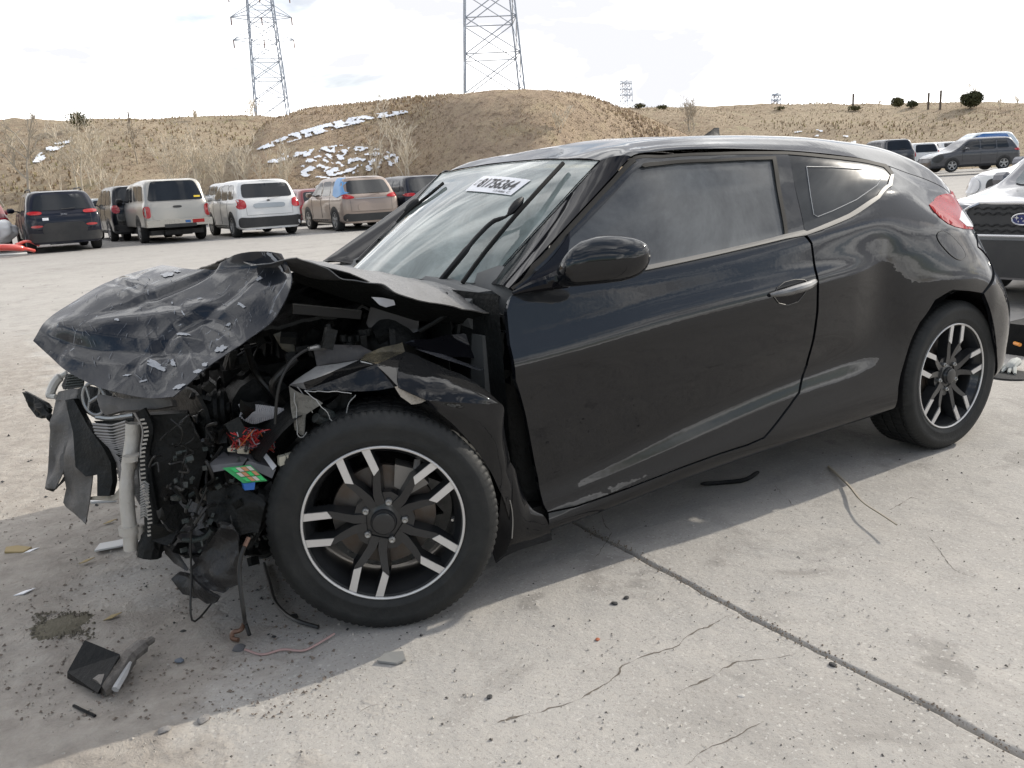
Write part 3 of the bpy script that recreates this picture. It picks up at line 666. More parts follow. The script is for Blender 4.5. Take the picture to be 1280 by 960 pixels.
# underbody, cabin floor and the dark interior
mb = MB(); mb.box((1.55, .895, .23), (2.1, 1.5, .05)); mb.box((2.9, .895, .30), (.75, 1.2, .06)); mb.tube([(1.0, .7, .2), (2.0, .7, .2), (2.6, .75, .26), (3.25, .6, .27)], .03, 8)
mb.box((2.7, .895, .36), (.07, 1.3, .07)); mb.box((.62, .1, .22), (.5, .1, .06)); mb.build('underbody', dark, CAR)
cab = mat('cabin_trim', (.028, .028, .03), .7, dust=((.2, .2, .19), .05, .1, 8.))
mb = MB()
for y in (.52, 1.27):
    mb.tube([(1.35, y, .45), (1.30, y, .50), (1.55, y, .6), (1.66, y, .85), (1.76, y, 1.02)], [.12, .21, .20, .20, .14], 14)
    mb.tube([(1.75, y, 1.03), (1.77, y, 1.07), (1.79, y, 1.17), (1.80, y, 1.22)], [.05, .11, .11, .06], 12)
mb.tube([(2.15, .895, .55), (2.35, .895, .8), (2.42, .895, 1.0)], [.3, .35, .3], 12)
mb.build('seats', cab, CAR)
mb = MB(); mb.tube([(.62, .12, .84), (.62, .895, .88), (.62, 1.67, .84)], [.13, .15, .13], 14); mb.tube([(.45, .2, .86), (.45, .895, .9), (.45, 1.6, .86)], [.07, .08, .07], 10); mb.box((.55, .895, .6), (.3, 1.5, .4))
mb.build('dashboard', mat('dash_top', (.055, .058, .058), .8, dust=((.3, .3, .29), .05, .3, 6.)), CAR)
mb = MB(); Rw = rot('Y', math.radians(-24)); rg = [Rw @ np.array([0, .185*math.cos(a), .185*math.sin(a)])+np.array([.88, .52, .86]) for a in np.linspace(0, 2*math.pi, 33)]
mb.tube(rg, .015, 8, False); mb.box((.88, .52, .86), (.05, .14, .1), Rw); mb.box((.88, .52, .86), (.02, .34, .03), Rw); mb.tube([(.88, .52, .86), (.66, .52, .8)], .03, 8); mb.build('steering_wheel', cab, CAR)
mb = MB(); mb.tube([(1.02, .80, 1.235), (1.02, .99, 1.235)], .028, 10); mb.tube([(1.03, .895, 1.24), (1.06, .895, 1.30)], .01, 6); mb.build('rear_view_mirror', cab, CAR)
# black bulkhead under the cowl
mb = MB(); mb.add([(.42, .07, .93), (.36, .55, .93), (.29, .895, .94), (.36, 1.24, .93), (.42, 1.72, .93), (.44, 1.72, .25), (.30, .895, .25), (.44, .07, .25)], [(0, 1, 6, 7), (1, 2, 6), (2, 3, 6), (3, 4, 5, 6)]); mb.build('bulkhead', dark, CAR)
# wipers
def wp(px, off):
    p = WN.at(px, 0); d = CAM-p; return p+d/np.linalg.norm(d)*off*1.1
for nm, bl, ar in (('wiper', [(578, 355), (604, 318), (636, 279), (668, 243), (704, 204)], [(551, 351), (575, 322), (600, 292), (618, 276), (634, 270), (646, 256)]),
                   ('wiper', [(471, 297), (490, 280), (512, 263), (535, 245), (554, 229)], [(446, 326), (462, 309), (485, 283), (500, 268), (516, 255)])):
    mb = MB(); P_ = smooth_pts([wp(q, .075) for q in bl], 4); mb.tube(P_, .0075, 6); wpr = mb.build(nm, rubber, CAR)
    mb = MB(); mb.tube(smooth_pts([wp(q, .066) for q in bl], 4), .006, 4); mb.build('wiper_rubber', rubber, wpr)
    mb = MB(); mb.tube(smooth_pts([wp(ar[0], .01)]+[wp(q, .06) for q in ar[1:-1]]+[wp(ar[-1], .085)], 4), [.011]*8+[.008]*9+[.005]*4, 8); mb.build('wiper_arm', plastic, wpr)
    q = wp(ar[-1], .09); e = wp(bl[2], .08); d_ = P_[-1]-P_[0]; d_ /= np.linalg.norm(d_)
    mb = MB(); mb.tube([q-d_*.05, q-d_*.03, q, q+d_*.02, q+d_*.035], [.006, .014, .017, .013, .006], 8); mb.build('wiper_clip', plastic, wpr)
# yard sticker inside the glass
def quad_on(net, px, off): return [net.at(q, off) for q in px]
SQ = [(582, 239.5), (639, 245), (664, 226), (605, 221)]      # lower-left, lower-right, upper-right, upper-left
stk = panel('windshield_sticker', WN, SQ, mat('white_paper', (.80, .80, .82), .7), CAR, sp=.02, thick=0, off=.0035, drop=0)
def text_net(txt, sq, x0, x1, y0, y1, m, nm, parent, bold=0.):
    cu = bpy.data.curves.new('t', 'FONT'); cu.body = txt; cu.offset = bold; to = bpy.data.objects.new('t', cu); COL.objects.link(to)
    bpy.context.view_layer.update(); me = bpy.data.meshes.new_from_object(to); bpy.data.objects.remove(to)
    V = np.array([v.co[:] for v in me.vertices]); V = (V-V.min(0))/(np.ptp(V, axis=0)+1e-9)
    a = x0+(x1-x0)*V[:, 0]; b = y0+(y1-y0)*V[:, 1]; q = [np.array(WN.uv(t)) for t in sq]
    for i in range(len(V)):
        w_ = (q[0]*(1-a[i])+q[1]*a[i])*(1-b[i])+(q[3]*(1-a[i])+q[2]*a[i])*b[i]
        me.vertices[i].co = WN.ev([w_[0]], [w_[1]])[0]+WN.nrm([w_[0]], [w_[1]])[0]*.0055
    me.materials.clear(); me.materials.append(m); me.name = nm
    return link(bpy.data.objects.new(nm, me), parent)
def text_on(txt, q, x0, x1, y0, y1, m, nm, parent, lift, bold=0.):
    cu = bpy.data.curves.new('t', 'FONT'); cu.body = txt; cu.offset = bold; to = bpy.data.objects.new('t', cu); COL.objects.link(to)
    bpy.context.view_layer.update(); me = bpy.data.meshes.new_from_object(to); bpy.data.objects.remove(to)
    V = np.array([v.co[:] for v in me.vertices]); V = (V-V.min(0))/(np.ptp(V, axis=0)+1e-9)
    u = x0+(x1-x0)*V[:, 0]; v = y0+(y1-y0)*V[:, 1]; q = [np.array(a) for a in q]
    n = np.cross(q[1]-q[0], q[3]-q[0]); n /= np.linalg.norm(n)
    P = [(q[0]*(1-a)+q[1]*a)*(1-b)+(q[3]*(1-a)+q[2]*a)*b+n*lift for a, b in zip(u, v)]
    for i, c_ in enumerate(P): me.vertices[i].co = c_
    me.materials.clear(); me.materials.append(m); me.name = nm
    return link(bpy.data.objects.new(nm, me), parent)
ink = mat('black_ink', (.02, .02, .025), .6)
text_net('81756364', SQ, .16, .90, .24, .82, ink, 'lettering', stk, .02)
text_net('15486 C', SQ, .62, .94, .06, .17, ink, 'lettering', stk)
text_net('LOT', SQ, .05, .13, .35, .7, ink, 'lettering', stk)
# ================================================================== crushed front end
def pn(rows, gu=60, gv=60): return Net([[PY(*q) for q in r] for r in rows], gu, gv)
def sheet(name, net, m, parent, res=(50, 50), noise_=(0, 1), thick=.002, crease=None, out=None, smooth=28):
    U = np.linspace(0, net.ku[-1], res[0]); V = np.linspace(0, net.kv[-1], res[1])
    P = np.einsum('ni,mj,ijk->nmk', basis(net.ku, U), basis(net.kv, V), net.C)
    du = np.gradient(P, axis=0); dv = np.gradient(P, axis=1); Nn = np.cross(du, dv); Nn /= np.linalg.norm(Nn, axis=2)[..., None]+1e-9
    Q = P.copy()
    for i in range(res[0]):
        for j in range(res[1]):
            p = P[i, j]; d = 0.
            if noise_[0]:
                d += noise_[0]*(noise.noise(Vector(p*noise_[1]))+.5*abs(noise.noise(Vector(p*noise_[1]*2.1)))*2-.4+.25*noise.noise(Vector(p*noise_[1]*5)))
            if crease: d += crease(i/(res[0]-1), j/(res[1]-1), p)
            Q[i, j] = p+Nn[i, j]*d
    n = res[1]; v = list(Q.reshape(-1, 3)); f = [(i*n+j, i*n+j+1, (i+1)*n+j+1, (i+1)*n+j) for i in range(res[0]-1) for j in range(n-1)]
    if thick:
        off = len(v); v += list((Q-Nn*thick).reshape(-1, 3)); f += [tuple(k+off for k in q[::-1]) for q in f[:]]
        rim = [(i, 0) for i in range(res[0]-1)]+[(res[0]-1, j) for j in range(n-1)]+[(i, n-1) for i in range(res[0]-1, 0, -1)]+[(0, j) for j in range(n-1, 0, -1)]
        ids = [i*n+j for i, j in rim]
        for a, b in zip(ids, ids[1:]+ids[:1]): f.append((a, b, b+off, a+off))
    return obj(name, v, f, m, parent, smooth)
# front half of the hood, folded up like a leaf; rows run from the near side edge to the far side edge
HR = [
    [(218, 497, .22), (262, 459, .20), (312, 425, .20), (349, 392, .19), (366, 347, .20), (352, 317, .30)],
    [(188, 499, .36), (232, 452, .36), (285, 405, .36), (325, 366, .36), (343, 335, .40), (330, 314, .46)],
    [(142, 490, .56), (188, 442, .56), (243, 398, .57), (285, 362, .58), (304, 336, .60), (296, 318, .64)],
    [(114, 480, .74), (146, 430, .76), (197, 393, .78), (236, 364, .80), (258, 345, .84), (262, 336, .88)],
    [(84, 464, .94), (104, 420, .98), (148, 385, 1.0), (190, 359, 1.04), (215, 345, 1.10), (232, 337, 1.15)],
    [(61, 444, 1.12), (76, 405, 1.20), (112, 375, 1.26), (150, 354, 1.34), (182, 342, 1.40), (210, 334, 1.44)],
    [(42, 427, 1.25), (60, 400, 1.34), (96, 376, 1.42), (138, 353, 1.47), (172, 341, 1.50), (203, 333.5, 1.52)]]
HR = [[(x, y, .24+(Y-.24)*.60 if Y > .24 else Y) for x, y, Y in r] for r in HR]
HN = pn(HR, 70, 70)
def hcr(u, v, p):
    # folds: a long diagonal valley and a few buckles
    d = 0.
    for (a, b, c, w_, h_) in ((.55, .9, -.62, .10, -.030), (.2, 1., -.30, .035, .010), (-.6, 1., -.18, .03, -.008), (.95, .35, -.80, .025, .010), (.3, -1., .42, .02, .007), (1., .1, -.33, .025, .008), (.8, -.7, -.1, .02, -.006)):
        s = (a*u+b*v+c)/math.hypot(a, b)+.03*noise.noise(Vector((u*4, v*4, 3))); d += h_*(math.exp(-(s/w_)**2) if abs(h_) > .02 else 1.5*max(0, 1-abs(s)/(w_*2.2)))*(.55+.45*math.sin(u*5+v*7+c*9))
    e = min(u, 1-u, v)
    return d*min(1, max(0, .12+e*7))
hood = sheet('hood', HN, paint_hood, CAR, (120, 120), (.004, 2.2), .0025, hcr, smooth=60)
flake = mat('flaking_paint', (.33, .34, .36), .6, bump=(60., .004))
SCR = MB()
FL = [(198, 459, .075, .018), (218, 455, .06, .014), (250, 466, .05, .045), (258, 458, .03, .03), (277, 438, .035, .035), (226, 485, .03, .025), (210, 345, .05, .035), (222, 341, .05, .02), (251, 376, .02, .03), (286, 405, .03, .02), (343, 322, .05, .05), (352, 333, .02, .04), (231, 421, .035, .012), (150, 405, .02, .01), (216, 380, .03, .008), (147, 357, .03, .012), (182, 478, .03, .01), (160, 470, .02, .008), (305, 385, .03, .01), (325, 350, .02, .02), (232, 396, .05, .006)]
HV = [(x, y, a_, b_, i_+1.) for i_, (x, y, a_, b_) in enumerate(FL)]+[(rng_, 0, 0, 0, 0) for rng_ in ()]
rs = random.Random(21)
for i_ in range(110): HV.append((-rs.uniform(.05, .95), rs.uniform(.06, .92), rs.uniform(.006, .030), rs.uniform(.0006, .0022), 50.+i_))
for (x_, y_, w_, h_, k_) in HV:
    if x_ > 0: u_, v_ = HN.uv((x_, y_)); u_ /= HN.ku[-1]; v_ /= HN.kv[-1]
    else: u_, v_ = -x_, y_
    hv = hood.data.vertices; nq = 120; vs = []; fs = []
    def hq(a, b_):
        i = min(max(a, 0), .999)*(nq-1); j = min(max(b_, 0), .999)*(nq-1); i0, j0 = int(i), int(j); fi, fj = i-i0, j-j0
        g_ = lambda x, y: np.array(hv[min(x, nq-1)*nq+min(y, nq-1)].co)
        p_ = g_(i0, j0)*(1-fi)*(1-fj)+g_(i0+1, j0)*fi*(1-fj)+g_(i0, j0+1)*(1-fi)*fj+g_(i0+1, j0+1)*fi*fj
        d_ = CAM-p_; m_ = np.cross(g_(min(i0+2, nq-1), j0)-g_(max(i0-2, 0), j0), g_(i0, min(j0+2, nq-1))-g_(i0, max(j0-2, 0))); m_ /= np.linalg.norm(m_)+1e-9
        if m_@d_ < 0: m_ = -m_
        return p_+m_*.0050
    rim = []; mid = []
    for k in range(26):
        a = 2*math.pi*k/26; rr = .85+.55*noise.noise(Vector((math.cos(a)*1.4, math.sin(a)*1.4, k_*3.3)))+.35*noise.noise(Vector((math.cos(a)*5, math.sin(a)*5, k_)))
        x, y = math.cos(a)*w_*rr, math.sin(a)*h_*rr; an_ = .5*k_ if k_ < 50 else .9+.5*math.sin(k_*7.3); c5, s5 = math.cos(an_), math.sin(an_)*(.4 if k_ < 50 else 1)
        rim.append(hq(u_+x*c5-y*s5, v_+x*s5+y*c5)); mid.append(hq(u_+(x*c5-y*s5)*.5, v_+(x*s5+y*c5)*.5))
    vs = [hq(u_, v_)]+mid+rim; fs = [(0, k+1, (k+1) % 26+1) for k in range(26)]+[(k+1, k+27, (k+1) % 26+27, (k+1) % 26+1) for k in range(26)]
    if k_ < 50: obj('paint_flake', vs, fs, flake, hood, 0)
    else: SCR.add(vs, fs)
tag(SCR.build('scratches', mat('scratch_grey', (.12, .13, .15), .6), hood, 0), kind='stuff')
# rear half of the hood still fixed at the cowl, bent up over the engine bay
HB = [
    [(370, 321, .26), (373, 322, .28), (404, 328, .5), (330, 322, .8), (300, 322, 1.1), (262, 326, 1.4), (240, 328, 1.5)],
    [(414, 336, .24), (425, 332, .32), (436, 330, .55), (392, 328, .85), (350, 328, 1.1), (300, 333, 1.42), (272, 334, 1.52)],
    [(474, 358, .20), (478, 345, .32), (470, 334, .56), (425, 332, .85), (385, 330, 1.1), (335, 334, 1.42), (304, 334, 1.54)],
    [(519, 374, .17), (519, 353, .34), (505, 343, .58), (466, 337, .88), (420, 333, 1.12), (370, 335, 1.42), (336, 335, 1.55)],
    [(581, 385, .14), (570, 361, .34), (545, 352, .60), (505, 345, .90), (460, 338, 1.15), (410, 338, 1.42), (370, 337, 1.58)],
    [(630, 393, .11), (612, 366, .33), (575, 361, .60), (535, 353, .90), (490, 345, 1.15), (440, 343, 1.42), (400, 341, 1.6)]]
HBx = []
for i, r in enumerate(HB):
    # the hood's own surface: height along its length at near edge / centre / far edge
    t = i/5; row = []
    xs = np.array([-.20, -.06, .06, .17, .30, .44])[i]
    for j, (y, dz) in enumerate(((.19, 0), (.32, .022), (.55, .045), (.85, .052), (1.1, .050), (1.42, .028), (1.60, 0))):
        z = [1.055, 1.01, .972, .952, .935, .912][i]-(max(0, j-2)*[.034, .022, .010, .003, 0, 0][i])
        xx = xs-(.0 if j in (0, 6) else .0)+(.10 if i == 5 else .05 if i == 4 else 0)*(0 if j in (0, 6) else -[0, .35, .8, 1, .8, .35, 0][j])
        row.append((xx, y-(.06*t if j == 0 else -.06*t if j == 6 else 0), z+dz*(.45 if i < 1 else .8 if i < 3 else 1.)))
    HBx.append(row)
HBx[0][0] = tuple(PY(371, 322, .22)); HBx[1][0] = tuple(PY(414, 337, .20)); HBx[2][0] = tuple(PY(474, 358.5, .18)); HBx[3][0] = tuple(PY(519, 373, .155)); HBx[4][0] = tuple(PY(581, 384.5, .13)); HBx[5][0] = tuple(PY(631, 393, .11))
sheet('hood_rear', Net(HBx, 40, 40), mat('dusty_black_paint', (.010, .011, .013), .4, coat=.6, coat_rough=.15, dust=((.30, .29, .275), .10, .30, 3.), bump=(8., .01, 1)), CAR, (60, 70), (.006, 5.), .003, lambda u, v, p: .012*math.exp(-((u-.5-.25*(v-.2))/.05)**2)-.012*math.exp(-((u-.28+.2*v)/.05)**2), smooth=60)
def patch(name, pts, m, parent=CAR, t=.003, lift=0, sub=3, amp=.004, fr=9., smooth=25):
    """a torn piece of sheet: a surveyed outline (x, y, depth-plane), faceted between its corners and slightly buckled"""
    P = [PY(*q) for q in pts]; C = np.mean(P, axis=0); n = np.zeros(3)
    for a, b in zip(P, P[1:]+P[:1]): n += np.cross(a-C, b-C)
    n /= np.linalg.norm(n)
    e1 = P[1]-P[0]; e1 -= n*(e1@n); e1 /= np.linalg.norm(e1); e2 = np.cross(n, e1)
    uv = np.array([((p-C)@e1, (p-C)@e2) for p in P]); hh = np.array([(p-C)@n for p in P])
    step = max(np.ptp(uv[:, 0]), np.ptp(uv[:, 1]))/(5*sub)
    B = []; H = []
    for i in range(len(P)):
        a, b = uv[i], uv[(i+1) % len(P)]; k = max(1, int(np.linalg.norm(b-a)/step))
        for j in range(k): B.append(a+(b-a)*j/k); H.append(hh[i]+(hh[(i+1) % len(P)]-hh[i])*j/k)
    Bn = np.array(B); lo, hi = Bn.min(0), Bn.max(0)
    gx, gy = np.meshgrid(np.arange(lo[0]+step/2, hi[0], step), np.arange(lo[1]+step/2, hi[1], step)); g_ = np.stack([gx.ravel(), gy.ravel()], 1)
    g_ = g_[inside(g_, Bn)]
    if len(g_): g_ = g_[np.min(np.linalg.norm(g_[:, None]-Bn[None], axis=2), axis=1) > step*.45]
    r = delaunay_2d_cdt([Vector(b) for b in B]+[Vector(q) for q in g_], [], [list(range(len(B)))], 1, 1e-7)
    V2 = np.array([tuple(q) for q in r[0]]); Hn = np.array(H)
    v = []
    for q in V2:
        d = np.linalg.norm(Bn-q, axis=1)
        w_ = 1/(d**3+1e-7); h_ = (w_@Hn)/w_.sum(); p = C+e1*q[0]+e2*q[1]+n*h_
        v.append(p+n*(amp*noise.noise(Vector(p*fr))*min(1, d.min()/step)))
    f = [tuple(q) for q in r[2]]; k = len(v)
    cnt = {}
    for q in f:
        for i in range(3): cnt[(q[i], q[(i+1) % 3])] = 1
    bd = [e for e in cnt if (e[1], e[0]) not in cnt]
    vv = list(v)+[p-n*t for p in v]; ff = f+[tuple(i+k for i in q[::-1]) for q in f]+[(b, a, a+k, b+k) for a, b in bd]
    return obj(name, vv, ff, m, parent, smooth)
def px3(l): return [PY(*q) for q in l]
# --- near side fender, torn and folded: one sheet of several facets
FM = MB()
def facets(groups, verts, name, m, parent, sub=2, t=.003, amp=.004, smooth=24):
    bm = bmesh.new(); V = {k: bm.verts.new(PY(*q)) for k, q in verts.items()}
    for g_ in groups:
        bm.faces.new([V[k] for k in g_])
    bmesh.ops.triangulate(bm, faces=bm.faces[:])
    bmesh.ops.subdivide_edges(bm, edges=bm.edges[:], cuts=sub*2-1, use_grid_fill=True)
    bmesh.ops.recalc_face_normals(bm, faces=bm.faces[:])
    for v in bm.verts:
        v.co += Vector((noise.noise(v.co*14), noise.noise(v.co*14+Vector((9, 9, 9))), noise.noise(v.co*14-Vector((9, 9, 9)))))*amp
    me = bpy.data.meshes.new(name); bm.to_mesh(me); bm.free()
    me.shade_smooth(); me.set_sharp_from_angle(angle=math.radians(smooth)); me.materials.append(m)
    return link(bpy.data.objects.new(name, me), parent)
# lower, intact curved portion of the fender round the wheel (arch flare), as a net
FR = [
    [(532, 503, .0), (532, 501.5, -.004), (532, 500.5, -.008)],
    [(550, 517, -.02), (550, 508, -.028), (550, 502, -.028)],
    [(568, 532, -.03), (572, 516, -.042), (576, 503.5, -.042)],
    [(594, 561, -.035), (600, 532, -.052), (606, 505, -.050)],
    [(612, 587, -.035), (620, 545, -.05), (628, 506, -.045)],
    [(624, 612, -.025), (630, 572, -.035), (630, 535, -.025)],
    [(632, 632, -.01), (637, 606, -.012), (640, 585, .0)],
    [(637, 650, .0), (641, 630, .0), (645, 612, .01)]]
fen = sheet('front_fender', pn(FR, 40, 30), paint_fender, CAR, (50, 20), (.0015, 8.), .003, smooth=50)
FT_ = [
    [(498, 484, .045), (497, 470, .075), (500, 455, .115), (506, 439, .165)],
    [(515, 492, .015), (516, 474, .045), (519, 459, .090), (524, 445, .150)],
    [(534, 500, -.010), (537, 482, .010), (541, 466, .055), (545, 455, .115)],
    [(566, 503, -.036), (570, 488, -.020), (575, 476, .020), (580, 470, .060)],
    [(606, 505, -.050), (608, 498, -.044), (608, 492, -.020), (606, 487, .012)],
    [(628, 506.5, -.045), (628, 505.5, -.040), (628, 505, -.034), (627, 503.5, -.022)]]
sheet('fender_bulge', pn(FT_, 40, 30), paint_fender, fen, (50, 30), (.004, 6.), .003, smooth=60)
G = {'a': (362, 481, .22), 'b': (394, 459, .24), 'c': (450, 449, .20), 'd': (471, 455, .12), 'e': (494, 484, .07), 'f': (475, 487, .09), 'g': (440, 489, .12), 'h': (384, 487, .17), 'i': (380, 478, .165), 'j': (412, 466, .14)}
facets([('i', 'j', 'c', 'd', 'e', 'f', 'g', 'h')], G, 'fender_fold', paint_fender, fen, 3)
facets([('a', 'b', 'c', 'j', 'i'), ('a', 'i', 'h')], G, 'fender_fold_edge', mat('dusty_grey_edge', (.10, .105, .11), .4, coat=.4, dust=((.45, .44, .42), .2, .4, 9.)), fen, 2)
facets([('k', 'l', 'm', 'n', 'o')], {'k': (450, 451, .19), 'l': (457, 442, .22), 'm': (503, 427, .22), 'n': (507, 439, .19), 'o': (470, 456, .12)}, 'fender_peak', mat('mottled_brown_gloss', (.07, .062, .045), .25, coat=.6, var=(30., .8, (.20, .17, .11)), bump=(30., .01)), fen, 3, amp=.006)  # glossy brown base, mottled at random with a paler tan
facets([('d', 'n', 's'), ('d', 's', 'e')], {'d': (470, 456, .12), 'n': (507, 439, .166), 's': (499, 484, .045), 'e': (493, 484, .07)}, 'fender_crease', paint_fender, fen, 3, amp=.003)
# torn white-beige edge
beige = mat('torn_primer', (.42, .37, .31), .6, dust=((.2, .18, .15), .2, .1, 20.), bump=(40., .008))
facets([('a', 'b', 'c', 'd', 'e', 'f', 'g')], {'a': (494, 483, .05), 'b': (503, 482, .045), 'c': (518, 489, .03), 'd': (532, 500, .008), 'e': (524, 503, .015), 'f': (514, 505, .02), 'g': (502, 497, .04)}, 'torn_edge', beige, fen, 3, amp=.006)
facets([('a', 'b', 'c', 'd')], {'a': (450, 451, .175), 'b': (456, 457, .15), 'c': (468, 459, .12), 'd': (466, 455, .125)}, 'torn_rim', mat('bright_tear', (.62, .60, .56), .5), fen, 2, amp=.004)
# upper inner rail and strut apron (glossy black)
facets([('a', 'b', 'c', 'd', 'e', 'f')], {'a': (506, 428, .25), 'b': (560, 418, .26), 'c': (612, 409, .22), 'd': (606, 447, .20), 'e': (560, 446, .22), 'f': (519, 434, .21)}, 'inner_wing', gloss, CAR, 4, amp=.01, smooth=60)
facets([('a', 'b', 'c', 'd', 'e', 'f')], {'a': (612, 408, .20), 'b': (634, 414, .14), 'c': (641, 450, .11), 'd': (640, 480, .12), 'e': (612, 468, .17), 'f': (603, 440, .20)}, 'hinge_pillar', gloss, CAR, 3, amp=.01, smooth=60)
facets([('a', 'b', 'c', 'd')], {'a': (519, 436, .16), 'b': (552, 442, .15), 'c': (607, 463, .12), 'd': (596, 463, .10)}, 'wing_rail', mat('worn_black', (.05, .05, .055), .2, coat=1.), CAR, 3, amp=.002, smooth=60)
facets([('a', 'b', 'c', 'd', 'e', 'f', 'g')], {'a': (606, 460, .17), 'b': (640, 462, .12), 'c': (652, 520, .12), 'd': (672, 598, .10), 'e': (686, 645, .09), 'f': (655, 640, .12), 'g': (628, 560, .16)}, 'hinge_panel', dark, CAR, 3, amp=.008)
# forward end of the sill, flaring into the wheel arch
SR = [[(629, 566, .012), (633, 610, .01), (630, 655, .02), (622, 690, .05), (619, 703, .09)],
      [(640, 583, .01), (645, 615, -.005), (646, 650, -.005), (641, 678, .02), (636, 692, .06)],
      [(650, 608, .02), (656, 628, .01), (662, 648, .0), (664, 672, .012), (660, 683, .05)],
      [(657, 634, .025), (668, 640, .015), (680, 646, .008), (688, 664, .012), (690, 674, .05)]]
sheet('sill_end', pn(SR, 30, 30), paint_fender, CAR, (30, 30), (.002, 8.), .003, smooth=60)
patch('arch_liner_edge', [(627, 618, .0), (634, 622, .0), (639, 634, .0), (641, 650, .0), (640, 672, .0), (634, 688, .02), (620, 702, .05), (616, 690, .06), (624, 650, .03)], plastic, amp=.002, t=.006)
mb = MB(); mb.tube(smooth_pts([PY(628, 617, -.004), PY(635, 622, -.006), PY(640, 637, -.006), PY(641, 655, -.006), PY(640, 673, -.004)], 4), .0018, 5); mb.build('liner_bead', steel, CAR)
# front wheel housing (dark dome behind the wheel)
mb = MB(); n = 20; v = []
for k in range(n+1):
    a = math.radians(-5+150*k/n)
    for y in (.17, .55): v.append((.02+.39*math.cos(a), y, .33+.37*math.sin(a)))
    v.append((.02, .56, .2))
mb.add(v, [(k*3, k*3+1, k*3+4, k*3+3) for k in range(n)]+[(k*3+1, k*3+2, k*3+5, k*3+4) for k in range(n)]).build('wheel_housing', dark, CAR)
# --- engine bay: dark mass of castings, hoses and brackets
rng = random.Random(11)
mb = MB(); mb.box((-.02, .95, .52), (.52, .75, .42)); mb.box((-.12, .5, .48), (.34, .3, .3)); mb.box((.1, .95, .78), (.36, .6, .12)); mb.tube([(-.2, .45, .62), (-.2, 1.2, .62)], .10, 14)
mb.tube([(.22, .42, .5), (.2, .40, .80), (.2, .40, .86)], [.13, .12, .07], 18); mb.build('engine_block', dark, CAR)
mb = MB()
for k in range(190):
    c_ = np.array([rng.uniform(-.42, .2), rng.uniform(.22, 1.2), rng.uniform(.22, .86)])
    if c_[0] > -.05 and c_[1] < .32 and c_[2] < .7: continue
    R_ = rot('X', rng.uniform(0, 3)) @ rot('Z', rng.uniform(0, 3)); mb.box(c_, (rng.uniform(.015, .07), rng.uniform(.01, .05), rng.uniform(.006, .035)), R_)
tag(mb.build('engine_brackets', dark, CAR), kind='stuff')
hose = mat('rubber_hose', (.010, .010, .010), .35, spec=.35, dust=((.2, .19, .17), .03, .05, 14.))
for k in range(34):
    a = np.array([rng.uniform(-.45, .12), rng.uniform(.2, .9), rng.uniform(.3, .85)]); L_ = [a]
    if a[0] > -.12: a[1] += .25
    for s in range(4): L_.append(L_[-1]+np.array([rng.uniform(-.09, .09), rng.uniform(-.04, .10), rng.uniform(-.14, .06)]))
    mb = MB(); mb.tube(smooth_pts(L_, 5), rng.choice([.003, .004, .006, .01, .016]), 8); mb.build('hose', hose, CAR)
# pulleys / alternator visible low at the front
cast = mat('grey_casting', (.05, .048, .046), .5, metal=.3, dust=((.04, .055, .05), .5, .2, 14.), bump=(60., .006))
mb = MB(); Rp = rot('Z', 1.2)
mb.lathe([(.0, -.02), (.05, -.02), (.055, -.01), (.05, 0), (.055, .01), (.05, .03), (.02, .05)], 28, Rp, PY(275, 511, .42)); mb.lathe([(.0, -.03), (.018, -.03), (.02, 0)], 16, Rp, PY(275, 511, .42)); mb.build('pulley', dark, CAR)
mb = MB(); mb.lathe([(.0, -.03), (.07, -.03), (.085, 0), (.08, .05), (.03, .07)], 28, Rp, PY(232, 590, .5)); mb.build('alternator', cast, CAR)
mb = MB(); mb.tube(smooth_pts([PY(185, 545, .5), PY(205, 570, .48), PY(213, 600, .46), PY(205, 640, .46)], 5), .032, 12); mb.build('coolant_pipe', hose, CAR)
# inner wing bits above the wheel: grey box, bolts
patch('apron_panel', [(392, 437, .3), (412, 431, .3), (450, 432, .28), (466, 440, .26), (452, 449, .26), (396, 458, .28)], mat('dusty_panel', (.025, .025, .028), .5, dust=((.3, .26, .22), .08, .06, 20.)), amp=.012, fr=20)
patch('lower_hood_frame', [(366, 380, .33), (452, 388, .36), (450, 399, .36), (366, 392, .33)], mat('dull_black', (.012, .012, .012), .5, spec=.3), amp=.002)
mb = MB(); mb.tube([PY(366, 380, .32), PY(410, 384, .34), PY(452, 388.5, .35)], .0018, 4); mb.build('frame_edge', steel, CAR)
patch('windscreen_tray', [(466, 372, .35), (524, 386, .3), (523, 414, .3), (470, 428, .35), (458, 404, .36)], mat('black_tray', (.010, .012, .016), .3, spec=.4), amp=.01)
patch('bent_tab', [(464, 371, .26), (478, 372, .25), (492, 375, .24), (494, 381, .24), (482, 384, .25), (474, 381, .25)], mat('light_paint', (.42, .43, .47), .3, coat=.5), amp=.004)
patch('hood_underside', [(372, 324, .28), (437, 341, .24), (519, 376, .2), (628, 396, .14), (628, 406, .2), (520, 400, .3), (430, 372, .36), (366, 350, .4)], dark, amp=.006)
for pts, r_ in (([(524, 414, .28), (543, 403, .26), (566, 388, .22)], .008), ([(560, 412, .3), (585, 400, .28), (622, 396, .2)], .010), ([(572, 418, .27), (574, 405, .27)], .012), ([(596, 410, .24), (592, 395, .24)], .012)):
    mb = MB(); mb.tube(px3(pts), r_, 8); mb.build('brace', dark, CAR)
mb = MB()
for k in range(9):
    q = PY(rng.uniform(395, 470), rng.uniform(418, 436), .33); mb.tube([q, q+np.array([0, 0, .02])], rng.uniform(.008, .02), 8)
mb.build('bolt_heads', dark, CAR)
